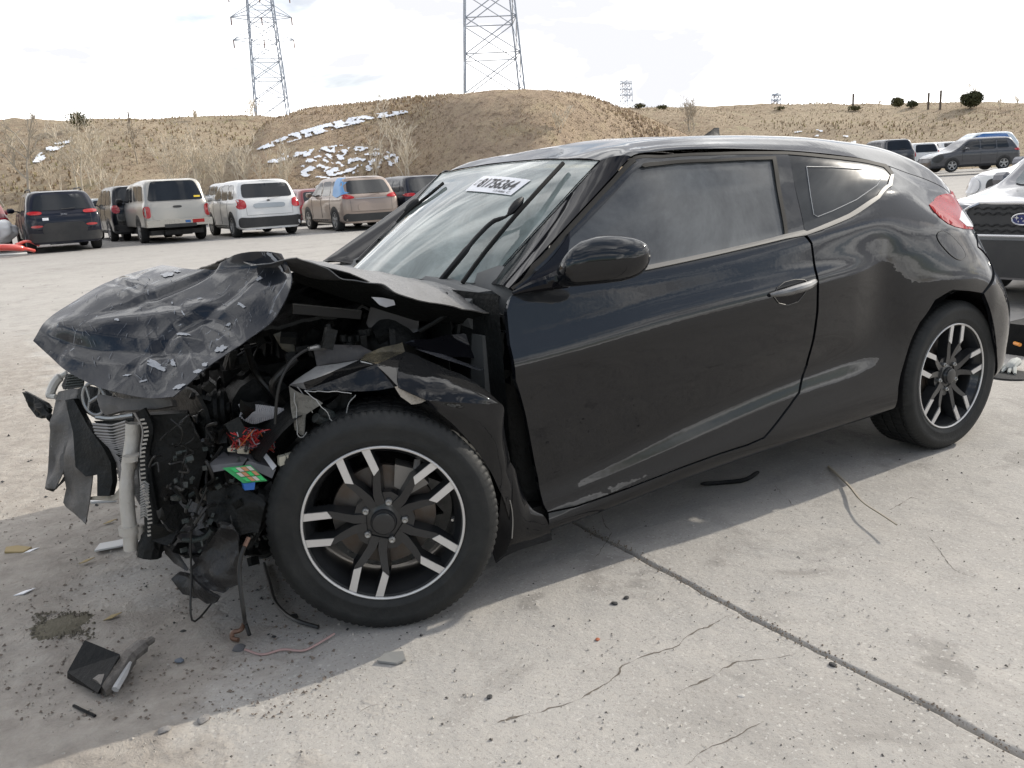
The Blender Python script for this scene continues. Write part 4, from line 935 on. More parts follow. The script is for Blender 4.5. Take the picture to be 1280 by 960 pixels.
mb = MB(); mb.tube(smooth_pts([PY(344, 530, .2), PY(346, 500, .2), PY(351, 475, .2), (PY(364, 452, .22)), PY(384, 437, .24), PY(402, 434, .26)], 6), .0045, 8); mb.build('cable', hose, CAR)
mb = MB(); mb.tube([PY(386, 436, .235), PY(396, 434, .25), (PY(408, 436, .26))], [.006, .009, .004], 8); mb.build('cable_end', steel, CAR)
patch('brake_fluid_cap', [(341, 418, .4), (352, 414, .4), (358, 420, .4), (372, 438, .4), (366, 444, .4), (352, 436, .4)], mat('olive_plastic', (.10, .095, .075), .5), amp=.006)
# accordion air duct
mb = MB(); a0 = PY(300, 506, .34); a1 = PY(352, 512, .30)
for k in range(22):
    t = k/21; x = 299+t*54; top = 505-2*math.sin(t*3)+t*6; bot = 517+14*math.sin(min(1, t*1.7+.15)*math.pi*.62)-t*t*13
    q = [PY(x, top, .33-.03*t), PY(x+3-2*t, (top+bot)/2, .325-.03*t), PY(x+1, bot, .33-.03*t)]
    mb.tube(smooth_pts(q, 3), .0035, 5)
mb.build('accordion_duct', mat('grey_ribbing', (.40, .40, .42), .5, dust=((.15, .14, .13), .2, .1, 20.)), CAR)
patch('duct_inside', [(298, 505, .36), (325, 501, .36), (354, 513, .34), (335, 533, .34), (312, 524, .35)], dark, amp=.003)
# headlamp remains / crumpled glassy plastic in front of the fender
facets([('a', 'b', 'c', 'd', 'e'), ('b', 'f', 'c')], {'a': (363, 481, .20), 'b': (378, 490, .17), 'c': (382, 520, .17), 'd': (380, 546, .17), 'e': (368, 536, .19), 'f': (402, 506, .14)}, 'headlamp_shell', mat('dirty_lens', (.045, .048, .045), .15, coat=.6, dust=((.3, .29, .26), .25, .1, 25.)), CAR, 4, amp=.012)
for pts in ([(380, 487, .15), (400, 505, .13), (419, 531, .13)], [(368, 490, .18), (371, 520, .18), (376, 547, .17), (384, 541, .16)], [(384, 488, .16), (410, 489, .13), (440, 492, .11)], [(444, 492, .12), (434, 510, .13), (428, 530, .14)], [(372, 484, .18), (384, 500, .17), (390, 515, .17)]):
    mb = MB(); P_ = smooth_pts(px3(pts), 6); P_ = [p+np.array([nz3(p, 40), nz3(p, 40, 5), nz3(p, 40, 9)])*.006 for p in P_]; mb.tube(P_, .0013, 4); mb.build('torn_lamp_edge', mat('cracked_acrylic', (.34, .34, .33), .35), CAR)
patch('headlamp_bracket', [(372, 546, .18), (402, 536, .16), (428, 528, .15), (436, 536, .16), (410, 552, .17), (372, 572, .2), (356, 590, .24), (344, 580, .26)], dark, amp=.02, fr=22)
facets([('a', 'b', 'c', 'd', 'e')], {'a': (402, 506, .2), 'b': (428, 494, .2), 'c': (442, 494, .2), 'd': (432, 528, .2), 'e': (412, 533, .2)}, 'lamp_housing', dark, CAR, 3, amp=.015)
for q in ((402, 514), (394, 522), (410, 520)):
    c_ = PY(*q, .17); mb = MB(); mb.tube([c_, c_+np.array([.03, .01, -.02])], .014, 10); mb.build('lamp_reflector', cast, CAR)
# --- fuse box with relays
FB = [(258, 584, .26), (286, 562, .34), (321, 562, .30), (345, 587, .20), (334, 603, .17), (303, 601, .20), (268, 596, .24)]
P_ = px3([(258, 584, .26), (284, 561, .34), (322, 562, .30), (346, 587, .20), (332, 603, .18)])
fb = MB(); dn = np.array([.004, .01, -.03])
top = px3([(259, 582, .26), (284, 561, .34), (322, 561, .29), (345, 586, .20), (313, 577, .22)]); bot = px3([(262, 591, .25), (290, 575, .33), (327, 576, .28), (340, 598, .19), (308, 583, .22)])
fb.add(top+bot, [(0, 1, 2, 3, 4), (5, 9, 8, 7, 6), (0, 4, 9, 5), (4, 3, 8, 9), (3, 2, 7, 8), (2, 1, 6, 7), (1, 0, 5, 6)])
box = fb.build('fuse_box', mat('fuse_box_grey', (.075, .078, .088), .5, dust=((.25, .24, .23), .15, .2, 20.)), CAR)
ga = [PY(*q) for q in ((278, 585, .215), (313, 581, .195), (334, 601, .17), (304, 604, .185))]
nrm_ = np.cross(ga[1]-ga[0], ga[3]-ga[0]); nrm_ /= np.linalg.norm(nrm_)
if nrm_@(CAM-ga[0]) < 0: nrm_ = -nrm_
mb = MB(); mb.slab(ga, -nrm_, .012); mb.build('relay_board', mat('green_board', (.02, .30, .08), .4), box)
cols = {'o': mat('relay_orange', (.42, .19, .09), .5), 'w': mat('relay_white', (.45, .42, .36), .5), 'g': mat('relay_green', (.02, .42, .10), .4)}
lay = ['gwow', 'wogo', 'gowg']
for j, rr_ in enumerate(lay):
    for i, ch in enumerate(rr_):
        u0_, u1_ = .22+i*.19, .22+i*.19+.165; v0_, v1_ = .08+j*.3, .08+j*.3+.25
        q = [(ga[0]*(1-a)+ga[1]*a)*(1-b)+(ga[3]*(1-a)+ga[2]*a)*b for a, b in ((u0_, v0_), (u1_, v0_), (u1_, v1_), (u0_, v1_))]
        mb = MB(); mb.slab([p+nrm_*.001 for p in q], nrm_, .006); mb.build('relay', cols[ch], box)
lb = px3([(326, 567, .255), (330, 563, .262), (346, 583, .205), (341, 588, .20)]); mb = MB(); mb.slab([p+nrm_*.004 for p in lb], nrm_, .002); mb.build('box_label', mat('white_paper', (.8, .8, .8)), box)
for q in ([(296, 570, .27), (300, 564, .29), (312, 563, .285), (310, 571, .27)], [(284, 568, .29), (290, 563.5, .30), (299, 563.5, .3), (294, 568.5, .28)]):
    mb = MB(); mb.slab([p+np.array([0, -.01, .01]) for p in px3(q)], np.array([0, -.3, 1]), .012); mb.build('connector', mat('cream_plastic', (.55, .50, .40), .5), box)
mb = MB(); mb.slab(px3([(304, 605, .18), (319, 603, .175), (318, 612, .18), (306, 613, .185)]), (0, 1, 0), .02); mb.build('connector', mat('blue_plastic', (.02, .12, .42), .4), box)
for x0 in (349, 358):
    mb = MB(); mb.slab(px3([(x0, 572-(x0-349)*.3, .17), (x0+8, 569.5-(x0-349)*.3, .17), (x0+8.5, 580-(x0-349)*.3, .17), (x0+1, 583-(x0-349)*.3, .17)]), (0, 1, 0), .02); mb.build('connector', mat('beige_plastic', (.38, .36, .29), .5), CAR)
reds = [mat('red_wire', (.45, .03, .03), .4), mat('pink_wire', (.55, .16, .20), .4), mat('grey_wire', (.35, .33, .35), .4), mat('orange_wire', (.45, .12, .03), .4), mat('dark_wire', (.02, .02, .03), .4)]
for k in range(70):
    a = PY(rng.uniform(288, 336), rng.uniform(558, 566), rng.uniform(.26, .3)); hx = rng.uniform(288, 336)
    b_ = PY(hx, rng.uniform(537, 552), rng.uniform(.24, .32)); c_ = PY(hx+rng.uniform(-8, 8), rng.uniform(535, 545), .30); e = PY(rng.uniform(300, 345), rng.uniform(545, 566), rng.uniform(.28, .34))
    mb = MB(); mb.tube(smooth_pts([a, (a+b_)/2+np.array([rng.uniform(-.01, .01)]*3), b_, c_, e], 4), .0016, 5); mb.build('wire', reds[k % 5 if k % 3 else 0], CAR)
# --- front beam, condenser, radiator, receiver
bd = mat('bumper_beam_plastic', (.040, .040, .040), .5, dust=((.33, .30, .27), .13, .12, 9.), scratch=((.4, .38, .35), .5, 12.), bump=(14., .01))
patch('bumper_fragment', [(64, 531, .78), (71, 500, .80), (84, 500, .74), (88, 515, .72), (86, 548, .70), (80, 590, .69), (70, 611, .71), (57, 611, .76), (61, 590, .77)], bd, amp=.024, fr=12, sub=5)
patch('bumper_fragment', [(82, 500, .74), (96, 516, .68), (100, 548, .64), (102, 584, .62), (117, 594, .60), (113, 625, .60), (108, 654, .60), (103, 650, .62), (93, 641, .66), (84, 634, .70), (80, 628, .71), (84, 610, .70), (80, 590, .70), (86, 548, .70), (88, 515, .72)], bd, amp=.024, fr=12, sub=5)
patch('bumper_fragment', [(57, 611, .76), (70, 611, .71), (82, 592, .69), (85, 596, .74), (74, 606, .78), (66, 614, .80)], dark, amp=.004)
patch('bumper_fragment', [(80, 628, .71), (84, 634, .70), (93, 641, .66), (103, 650, .62), (108, 655, .60), (104, 643, .66), (96, 630, .7), (86, 618, .73)], dark, amp=.004)
patch('bumper_bracket', [(88, 500, .72), (98, 498, .70), (117, 533, .62), (136, 560, .56), (145, 578, .54), (147, 601, .54), (143, 619, .54), (128, 619, .56), (128, 592, .58), (114, 595, .60), (101, 583, .64), (98, 540, .66)], dark, amp=.012, t=.02)
patch('splash_lip', [(128, 619, .56), (143, 620, .54), (154, 605, .50), (156, 620, .48), (143, 626, .52), (112, 625, .62), (113, 621, .62)], mat('tan_plastic', (.30, .27, .22), .6), amp=.004)
# spiky plastic bracket
for q in ([(32, 490, .9), (44, 494, .87), (66, 512, .80), (64, 518, .80), (56, 523, .82), (50, 521, .84), (40, 508, .88), (37, 500, .89)], [(34, 489, .9), (62, 504, .82), (66, 510, .8), (60, 510, .82)], [(48, 508, .84), (58, 508, .82), (66, 519, .79), (68, 530, .78), (60, 521, .8), (52, 520, .83)]):
    patch('broken_bracket', q, dark, amp=.02, fr=30, t=.012)
# lamp surround, grille mesh, emblem ring
mb = MB(); mb.tube(smooth_pts([PY(84, 466, .85), PY(72, 474, .86), PY(65, 486, .86), PY(63, 494, .85), PY(70, 496, .82)], 5), [.008]*4+[.014]*12+[.008]*5, 8); mb.build('lamp_surround', mat('pale_plastic', (.50, .49, .46), .4), CAR)
patch('front_grille', [(84, 468, .82), (98, 466, .78), (106, 474, .74), (105, 482, .73), (80, 487, .80), (78, 482, .82)], dark, amp=.002)
for k in range(6):
    mb = MB(); mb.tube([PY(80+k*1.2, 486-k*3.4, .80), PY(105-k*.5, 483-k*3.2, .725)], .0025, 4); mb.build('grille_bar', cast, CAR)
for k in range(8):
    mb = MB(); mb.tube([PY(82+k*3, 487-k*.5, .79-k*.008), PY(86+k*2.6, 468, .81-k*.01)], .0018, 4); mb.build('grille_bar', cast, CAR)
patch('front_panel_scrap', [(70, 500, .80), (74, 490, .80), (90, 486, .76), (100, 486, .74), (97, 496, .72), (96, 512, .70), (86, 506, .74)], bd, amp=.006)
Ce = PY(118, 499, .62); er = np.array([.62, -.70, -.05]); er /= np.linalg.norm(er); eu = np.array([.05, .05, 1.]); eu /= np.linalg.norm(eu)
em = mat('emblem_chrome', (.30, .31, .32), .3, metal=.8, dust=((.2, .2, .19), .3, .2, 20.))
mb = MB(); mb.tube([Ce+er*.040*math.cos(a)+eu*.047*math.sin(a) for a in np.linspace(0, 2*math.pi, 33)], .0055, 8, False)
mb.tube([Ce+er*(-.024)+eu*.034, Ce+er*-.016, Ce+er*(-.026)+eu*-.036], .005, 6); mb.tube([Ce+er*.026+eu*.036, Ce+er*.016, Ce+er*.024+eu*-.034], .005, 6); mb.tube([Ce+er*-.017+eu*-.01, Ce+er*.017+eu*.010], .0055, 6)
mb.build('emblem', em, CAR)
patch('grille_cover', [(98, 486, .72), (112, 482, .68), (136, 488, .62), (146, 496, .58), (142, 510, .58), (132, 520, .60), (122, 524, .62), (108, 516, .66), (98, 504, .70)], dark, amp=.004)
patch('lock_panel', [(128, 493, .62), (160, 499, .54), (220, 500, .40), (222, 508, .40), (200, 512, .44), (160, 514, .52), (138, 520, .58), (130, 508, .60)], mat('dusty_black_plastic', (.035, .035, .036), .5, dust=((.25, .23, .21), .2, .25, 10.)), amp=.008, fr=14, t=.02)
mb = MB(); mb.tube(smooth_pts([PY(143, 491, .58), PY(140, 498, .58), PY(142, 505, .57), PY(147, 498, .565), PY(143, 491, .58)], 3), .003, 5); mb.build('hood_latch', beige, CAR)
mb = MB(); mb.tube(smooth_pts([PY(121, 521, .62), PY(138, 523, .58), PY(152, 521, .54), PY(168, 519, .50)], 4), .0085, 8); mb.build('upper_tank', steel, CAR)
patch('tank_bracket', [(118, 526, .62), (150, 525, .54), (168, 522, .50), (168, 530, .50), (128, 534, .60)], dark, amp=.003)
fin = mat('condenser_fins', (.33, .32, .31), .45, metal=.5, dust=((.22, .2, .18), .3, .2, 14.))
cd = MB()
LFT = [(116, 530), (121, 548), (128, 558), (138, 566), (145, 580), (149, 600), (152, 612)]; RGT = [(158, 527), (159, 545), (160, 560), (160, 575), (161, 590), (160, 604), (157, 614)]
la = basis(np.arange(7), np.linspace(0, 6, 30)) @ np.array(LFT, float); ra = basis(np.arange(7), np.linspace(0, 6, 30)) @ np.array(RGT, float)
for k in range(30):
    a, b_ = PY(*la[k], .60-.07*k/29), PY(*ra[k], .50); m_ = (a+b_)/2+np.array([.004, .01, -.010]); cd.tube(smooth_pts([a, m_, b_], 4), .0042, 5)
cd.build('condenser', fin, CAR)
v = [PY(*la[k], .61-.07*k/29) for k in range(0, 30, 3)]+[PY(*ra[k], .51) for k in range(0, 30, 3)]; mb = MB(); mb.add(v, [(k, k+1, k+11, k+10) for k in range(9)]); mb.build('condenser_core', dark, CAR)
alu = mat('receiver_aluminium', (.50, .48, .44), .5, metal=.25, dust=((.36, .32, .27), .3, .2, 8.), bump=(50., .004))
mb = MB(); mb.tube(smooth_pts([PY(167, 529, .47), PY(166, 550, .47), PY(163, 572, .46), PY(159, 598, .45), PY(159, 630, .44), PY(162, 660, .43), (PY(164, 687, .43))], 5), [.0215]*11+[.018]*3+[.020]*17, 14)
mb.build('receiver_tube', alu, CAR)
for (q, r_, h_) in (((161, 662), .027, .012), ((175, 665), .013, .02), ((165, 572), .024, .008)):
    mb = MB(); c_ = PY(*q, .43); mb.tube([c_-np.array([0, 0, h_]), c_+np.array([0, 0, h_])], r_, 14); mb.build('receiver_collar', alu, CAR)
# radiator side tank: curved black channel with a slotted pale edge
mb = MB(); A_ = smooth_pts([PY(176, 512, .43), PY(186, 535, .42), (PY(182, 560, .42)), PY(183, 600, .41), PY(190, 640, .40), PY(190, 670, .40), PY(186, 695, .40)], 6); mb.tube(A_, [.016]*12+[.022]*19+[.03]*2+[.034]*4, 10); mb.build('radiator_tank', dark, CAR)
mb = MB()
for i, p in enumerate(A_[2:33]):
    mb.box(p+np.array([-.01, -.02, 0]), (.012, .006, .0045))
mb.build('tank_crimps', alu, CAR)
for dx, m__ in ((-12, fin), (6, fin)):
    mb = MB(); mb.tube(smooth_pts([PY(176+dx*.7, 516, .42), PY(184+dx*.5, 535, .41), PY(181+dx*.4, 560, .41), PY(183+dx*.6, 600, .40), PY(190+dx*.5, 640, .39)], 6), .0028, 5); mb.build('tank_seam', m__, CAR)
mb = MB()
for k in range(14): 
    t = k/13; mb.tube([PY(176, 605+t*42, .40), PY(181, 602+t*42, .385), PY(186, 606+t*42, .385)], .003, 5)
mb.build('cooler_ribs', steel, CAR)
patch('radiator_core', [(188, 515, .48), (235, 512, .42), (260, 560, .42), (240, 640, .46), (200, 690, .44), (192, 640, .46), (186, 580, .47)], dark, amp=.02, fr=12, t=.04)
# --- hanging splash shield and crushed castings
shield = mat('splash_shield_plastic', (.010, .010, .011), .38, spec=.4, dust=((.22, .21, .19), .035, .04, 12.), bump=(16., .012))
patch('splash_shield', [(280, 652, .20), (290, 655, .18), (298, 668, .17), (300, 700, .17), (298, 731, .18), (288, 735, .19), (280, 741, .20), (262, 737, .22), (250, 728, .26), (240, 716, .30), (237, 712, .32), (244, 704, .31), (262, 679, .26)], shield, amp=.035, fr=13, sub=5)
patch('splash_shield', [(217, 722, .36), (226, 714, .35), (240, 717, .30), (262, 738, .22), (276, 745, .21), (272, 752, .22), (262, 753, .24), (250, 745, .28), (232, 741, .33)], shield, amp=.012, fr=14, t=.01)
patch('splash_rim', [(204, 681, .40), (208, 668, .42), (220, 659, .42), (221, 663, .42), (214, 676, .41), (222, 690, .40), (236, 711, .34), (234, 714, .34), (218, 704, .40), (207, 692, .41)], shield, amp=.004)
mb = MB(); mb.tube(smooth_pts([PY(228, 675, .34), PY(246, 675, .32), PY(258, 671, .30), PY(265, 662, .29)], 5), .007, 8); mb.build('bent_pipe', cast, CAR)
facets([('a', 'b', 'c', 'd', 'e', 'f')], {'a': (224, 632, .42), 'b': (235, 622, .40), 'c': (256, 634, .36), 'd': (258, 660, .34), 'e': (246, 666, .36), 'f': (240, 645, .38)}, 'crushed_casting', mat('crushed_alu', (.25, .25, .26), .4, metal=.5, dust=((.1, .1, .1), .4, .1, 30.), bump=(60., .02)), CAR, 4, amp=.022, smooth=15)
facets([('a', 'b', 'c', 'd', 'e', 'f')], {'a': (222, 664, .40), 'b': (240, 660, .38), 'c': (262, 672, .34), 'd': (258, 690, .36), 'e': (245, 700, .38), 'f': (228, 684, .4)}, 'crushed_housing', mat('dark_alu', (.035, .035, .042), .35, metal=.4, dust=((.2, .19, .18), .12, .05, 24.)), CAR, 4, amp=.03, smooth=15)
facets([('a', 'b', 'c', 'd', 'e')], {'a': (255, 610, .3), 'b': (300, 612, .22), 'c': (330, 630, .2), 'd': (320, 668, .2), 'e': (268, 655, .26)}, 'battery_tray', dark, CAR, 4, amp=.03, smooth=15)
facets([('a', 'b', 'c', 'd', 'e')], {'a': (320, 610, .22), 'b': (345, 610, .22), 'c': (343, 650, .22), 'd': (318, 690, .24), 'e': (300, 690, .24)}, 'frame_rail', dark, CAR, 4, amp=.03, smooth=15)
mb = MB()
for k in range(70):
    q = PY(rng.uniform(216, 338), rng.uniform(560, 690), rng.uniform(.22, .34)); mb.box(q, (rng.uniform(.004, .022), rng.uniform(.004, .014), rng.uniform(.004, .018)), rot('X', rng.uniform(0, 3)) @ rot('Z', rng.uniform(0, 3)))
tag(mb.build('broken_fittings', cast, CAR), kind='stuff')
for k in range(30):
    x = rng.uniform(200, 335); y = rng.uniform(510, 660); L_ = [PY(x, y, .3)]
    for s in range(4): x += rng.uniform(-14, 14); y += rng.uniform(-4, 18); L_.append(PY(x, min(y, 700), rng.uniform(.22, .33)))
    mb = MB(); mb.tube(smooth_pts(L_, 5), rng.choice([.002, .003, .005]), 6); mb.build('hose', hose, CAR)
mb = MB(); mb.tube(smooth_pts([PY(312, 672, .16), PY(303, 690, .15), PY(299, 715, .14), PY(302, 745, .12), PY(305, 768, .11), PZ(309, 785, .03), PZ(312, 794, .015)], 5), [.006]*31, 7); lh = mb.build('dangling_loom', hose, CAR)
copper = mat('copper_strand', (.16, .09, .06), .4, metal=.5)
mb = MB(); mb.tube(smooth_pts([PZ(306, 778, .04), PZ(300, 788, .03), PZ(291, 791, .025), PZ(290, 797, .015), PZ(298, 800, .012)], 4), .007, 7); mb.build('loom_end', copper, lh); mb = MB(); mb.tube(px3([(311, 672, .155), (306, 683, .145)]), .0065, 6); mb.build('bare_strand', copper, lh)

# far side of the nose, seen past the hood
FN = Net([[(.42, 1.74, .92), (.42, 1.79, .75), (.42, 1.79, .5), (.42, 1.78, .22)], [(.2, 1.73, .88), (.2, 1.80, .74), (.2, 1.80, .55), (.30, 1.80, .35)], [(0, 1.70, .85), (0, 1.79, .76), (0, 1.79, .72), (0, 1.79, .69)], [(-.25, 1.66, .82), (-.27, 1.77, .72), (-.27, 1.78, .62), (-.27, 1.78, .58)], [(-.52, 1.58, .76), (-.54, 1.69, .66), (-.54, 1.71, .55), (-.5, 1.70, .42)]], 30, 30)
sheet('front_fender', FN, paint_fender, CAR, (30, 24), (.012, 5.), .003, smooth=50)
sheet('wing_apron', Net([[(.42, 1.68, .90), (.42, 1.62, .3)], [(0, 1.62, .84), (0, 1.55, .3)], [(-.5, 1.52, .74), (-.48, 1.46, .34)]], 20, 10), dark, CAR, (16, 12), (.02, 5.), .003)
sheet('bay_fill_rear', Net([[(.34, .25, .93), (.33, .25, .3)], [(.30, .895, .95), (.26, .895, .3)], [(.36, 1.6, .93), (.33, 1.6, .3)]], 20, 10), dark, CAR, (16, 12), (.02, 5.), .003)  # added dark sheet, fills the see-through back of the engine bay
sheet('bay_fill_top', Net([[(-.22, .40, .86), (.10, .36, .90), (.30, .36, .90)], [(-.28, .9, .80), (.05, .9, .88), (.28, .9, .90)], [(-.32, 1.5, .72), (.05, 1.5, .82), (.30, 1.5, .88)]], 20, 10), dark, CAR, (30, 30), (.03, 7.), .01)  # added dark sheet closing the gap below the hood halves
sheet('bay_fill_floor', Net([[(-.50, .35, .24), (.3, .3, .2)], [(-.55, 1.4, .24), (.3, 1.5, .2)]], 8, 8), dark, CAR, (16, 16), (.03, 6.), .006)  # dark filler added across the bottom of the bay
sheet('bay_fill_front', Net([[(-.40, .34, .72), (-.36, .34, .26)], [(-.50, .9, .74), (-.46, .9, .28)], [(-.52, 1.5, .70), (-.5, 1.45, .34)]], 8, 8), dark, CAR, (20, 20), (.03, 6.), .01)  # dark filler added behind the nose, under the hood's front edge

for k in range(26):
    x, y = rng.uniform(190, 345), rng.uniform(500, 690); Y0 = rng.uniform(.26, .42) if x < 300 else rng.uniform(.22, .3); r1 = rng.uniform(8, 22)
    if y > 640 and x > 310: continue
    vs_ = {str(j): (x+r1*math.cos(2*math.pi*j/5+k)*rng.uniform(.5, 1), y+r1*math.sin(2*math.pi*j/5+k)*rng.uniform(.5, 1), Y0+rng.uniform(-.04, .04)) for j in range(5)}
    facets([tuple(str(j) for j in range(5))], vs_, 'crumpled_bracket', (dark, dark, shield, dark)[k % 4], CAR, 2, amp=.02, smooth=15)
for k in range(14):
    x, y = rng.uniform(385, 600), rng.uniform(385, 440); q = PY(x, y, .42); e = PY(x+rng.uniform(-40, 40), y+rng.uniform(-20, 20), .45)
    if y > 445-.2*(x-385): continue
    mb = MB(); mb.tube(smooth_pts([q, (q+e)/2+np.array([0, 0, rng.uniform(-.03, .03)]), e], 4), rng.choice([.004, .008, .014]), 7); mb.build('hose', hose, CAR)
# ================================================================== other vehicles in the lot
def solid(name, col, **k): return mat(name, col, **k)
glass_b = mat('dark_car_glass', (.014, .016, .018), .07, spec=.5, dust=((.25, .25, .25), .01, .02, 4.))
glass_l = mat('clear_car_glass', (.10, .12, .125), .07, spec=.7, dust=((.35, .35, .35), .05, .05, 4.))
blk = mat('car_black_trim', (.018, .018, .019), .55, dust=((.2, .19, .17), .05, .1, 5.))
redl = mat('car_red_lens', (.42, .012, .012), .12, coat=.6)
whl = mat('car_clear_lens', (.55, .55, .56), .12, coat=.8)
rimg = mat('car_alloy', (.34, .34, .34), .35, metal=.5)
tyreb = mat('car_tyre', (.020, .020, .020), .8)
def shell(root, L, W, H, belt, top, bodym, rk=.30, fk=.25, sill=.30, tumble=.80, roofm=None):
    """body sheet of a parked vehicle, local axes: x across, y forward from the rear bumper, z up"""
    ys = [0, 0, .02, .09, .22, .45, .8, 1.2, 1.6, 2.0, 2.4, 2.8, 3.2, 3.6]; ys = [y*L/4.6 for y in ys]+[L-.45, L-.2, L-.07, L-.015, L, L]
    xs = [0, .84, .94, .985, 1, 1, 1, 1, 1, 1, 1, 1, 1, 1, .99, .95, .88, .80, .70, 0]
    def T(y): return float(np.interp(y, [t[0] for t in top], [t[1] for t in top]))
    C = []
    for y, s_ in zip(ys, xs):
        t = T(y); b = min(belt, t-.10); g_ = min(1, max(0, (t-b-.1)/(H-belt-.1))); row = []
        for fr_, z in ((.86, sill-.06), (.955, sill), (.985, .48), (1.0, .68), (.99, b-.10), (.955, b), (.945, b+.02)):
            row.append([fr_, z])
        w1 = .90*(1-g_)+(.5*(.945+tumble))*g_; w2 = .84*(1-g_)+tumble*g_
        row += [[w1, b+.02+(t-b-.02)*.5], [w2, t-.10*g_-.012], [w2-.05, t-.045*g_-.008], [w2-.16, t-.012], [.36, t-.003], [0, t]]
        o = []
        for fr_, z in row:
            zz = (z-sill)/(H-sill); r_ = rk*max(0, (z-belt+.05)/(H-belt+.05))+.06*max(0, .45-z)/.2*0
            r_ += .05*max(0, z-.72)/(belt-.7)*(1 if z < belt else 1)
            f_ = fk*max(0, (z-.5))/.5*.4
            o.append((fr_*s_*W/2, r_+y*(L-r_-f_)/L, z))
        C.append(o)
    n = Net(C, 90, 50); P = n.P; v = list(P.reshape(-1, 3)); gu, gv = P.shape[:2]
    v2 = [(-x, y, z) for x, y, z in v]; k = len(v)
    f = [(i*gv+j, i*gv+j+1, (i+1)*gv+j+1, (i+1)*gv+j) for i in range(gu-1) for j in range(gv-1)]
    ff = f+[tuple(q+k for q in a[::-1]) for a in f]
    o = obj('body', v+v2, ff, bodym, root, 50, world=False); o['_'] = 1; del o['_']
    bvh = BVHTree.FromPolygons([Vector(q) for q in v+v2], ff)
    return o, bvh
def pp(root, bvh, name, poly, m, axis, off=.006, step=.10, side=-1, both=False, round_=True, parent=None):
    if round_: poly = [tuple(p) for p in chaikin(poly)]
    B = dens(poly, step); Bn = np.array(B); lo, hi = Bn.min(0), Bn.max(0)
    gx, gy = np.meshgrid(np.arange(lo[0]+step*.4, hi[0], step), np.arange(lo[1]+step*.4, hi[1], step)); g_ = np.stack([gx.ravel(), gy.ravel()], 1); g_ = g_[inside(g_, Bn)]
    if len(g_): g_ = g_[np.min(np.linalg.norm(g_[:, None]-Bn[None], axis=2), axis=1) > step*.3]
    r = delaunay_2d_cdt([Vector(b) for b in B]+[Vector(q) for q in g_], [], [list(range(len(B)))], 1, 1e-6)
    for s_ in ((-1, 1) if both else (side,)):
        v = []
        for q in r[0]:
            if axis == 'rear': o_, d_ = Vector((q[0], -3, q[1])), Vector((0, 1, 0))
            elif axis == 'front': o_, d_ = Vector((q[0], 12, q[1])), Vector((0, -1, 0))
            elif axis == 'top': o_, d_ = Vector((q[0], q[1], 5)), Vector((0, 0, -1))
            else: o_, d_ = Vector((3*s_, q[0], q[1])), Vector((-s_, 0, 0))
            if axis in ('rear', 'front') and both: o_.x *= s_
            h = bvh.ray_cast(o_, d_)
            if h[0] is None: h = bvh.find_nearest(o_+d_*(2.2 if axis == 'side' else 3))
            n_ = h[1] if h[1].dot(d_) < 0 else -h[1]
            v.append(tuple(h[0]+n_*off-d_*off*.3))
        f = [tuple(q) for q in r[2]]
        a, b, c = (np.array(v[i]) for i in f[len(f)//2]); nn = np.cross(b-a, c-a)
        if Vector(nn).dot(d_) > 0: f = [q[::-1] for q in f]
        k = len(v); cnt = {(q[i], q[(i+1) % 3]) for q in f for i in range(3)}; bd = [e for e in cnt if (e[1], e[0]) not in cnt]
        vb = [tuple(np.array(p)+np.array(d_)*.02) for p in v]
        o = obj(name, v+vb, f+[(b_, a_, a_+k, b_+k) for a_, b_ in bd], m, parent or root, 40, world=False)
    return o
def chaikin(p, n=2):
    p = [np.array(q, float) for q in p]
    for _ in range(n):
        o = []
        for a, b in zip(p, p[1:]+p[:1]): 
            l = np.linalg.norm(b-a); t = min(.25, .06/max(l, 1e-6)); o += [a+(b-a)*t, b-(b-a)*t]
        p = o
    return p
def cwheel(root, x, y, r, s_, spokes=5, w_=.22, rm=None):
    c = (x, y, r); R_ = rot('Z', math.pi/2 if s_ > 0 else -math.pi/2)
    mb = MB(); mb.lathe([(.0, .0), (.05, .0), (.06, .012)], 16); rr = r*.66
    for k in range(spokes):
        a = 2*math.pi*k/spokes+.3; p0, p1 = pol(.03, a), pol(rr, a); t = (-math.sin(a)*.032, math.cos(a)*.032)
        mb.add(*flatx([(p0[0]-t[0], p0[1]-t[1]), (p1[0]-t[0]*1.3, p1[1]-t[1]*1.3), (p1[0]+t[0]*1.3, p1[1]+t[1]*1.3), (p0[0]+t[0], p0[1]+t[1])], .008, .03))
    mb.lathe([(rr-.02, .006), (rr, .0), (rr+.006, .008), (rr-.01, .06), (rr-.02, .12)], 40)
    o = mb.xform(R_, c).build('wheel', rm or rimg, root, 30, world=False)
    MB().lathe([(rr, .0), (rr+.02, -.006), (r-.03, -.008), (r-.005, .02), (r, .05), (r, w_-.05), (r-.02, w_), (rr, w_), (.02, w_-.02)], 40).xform(R_, c).build('tyre', tyreb, o, 40, world=False)
    return o
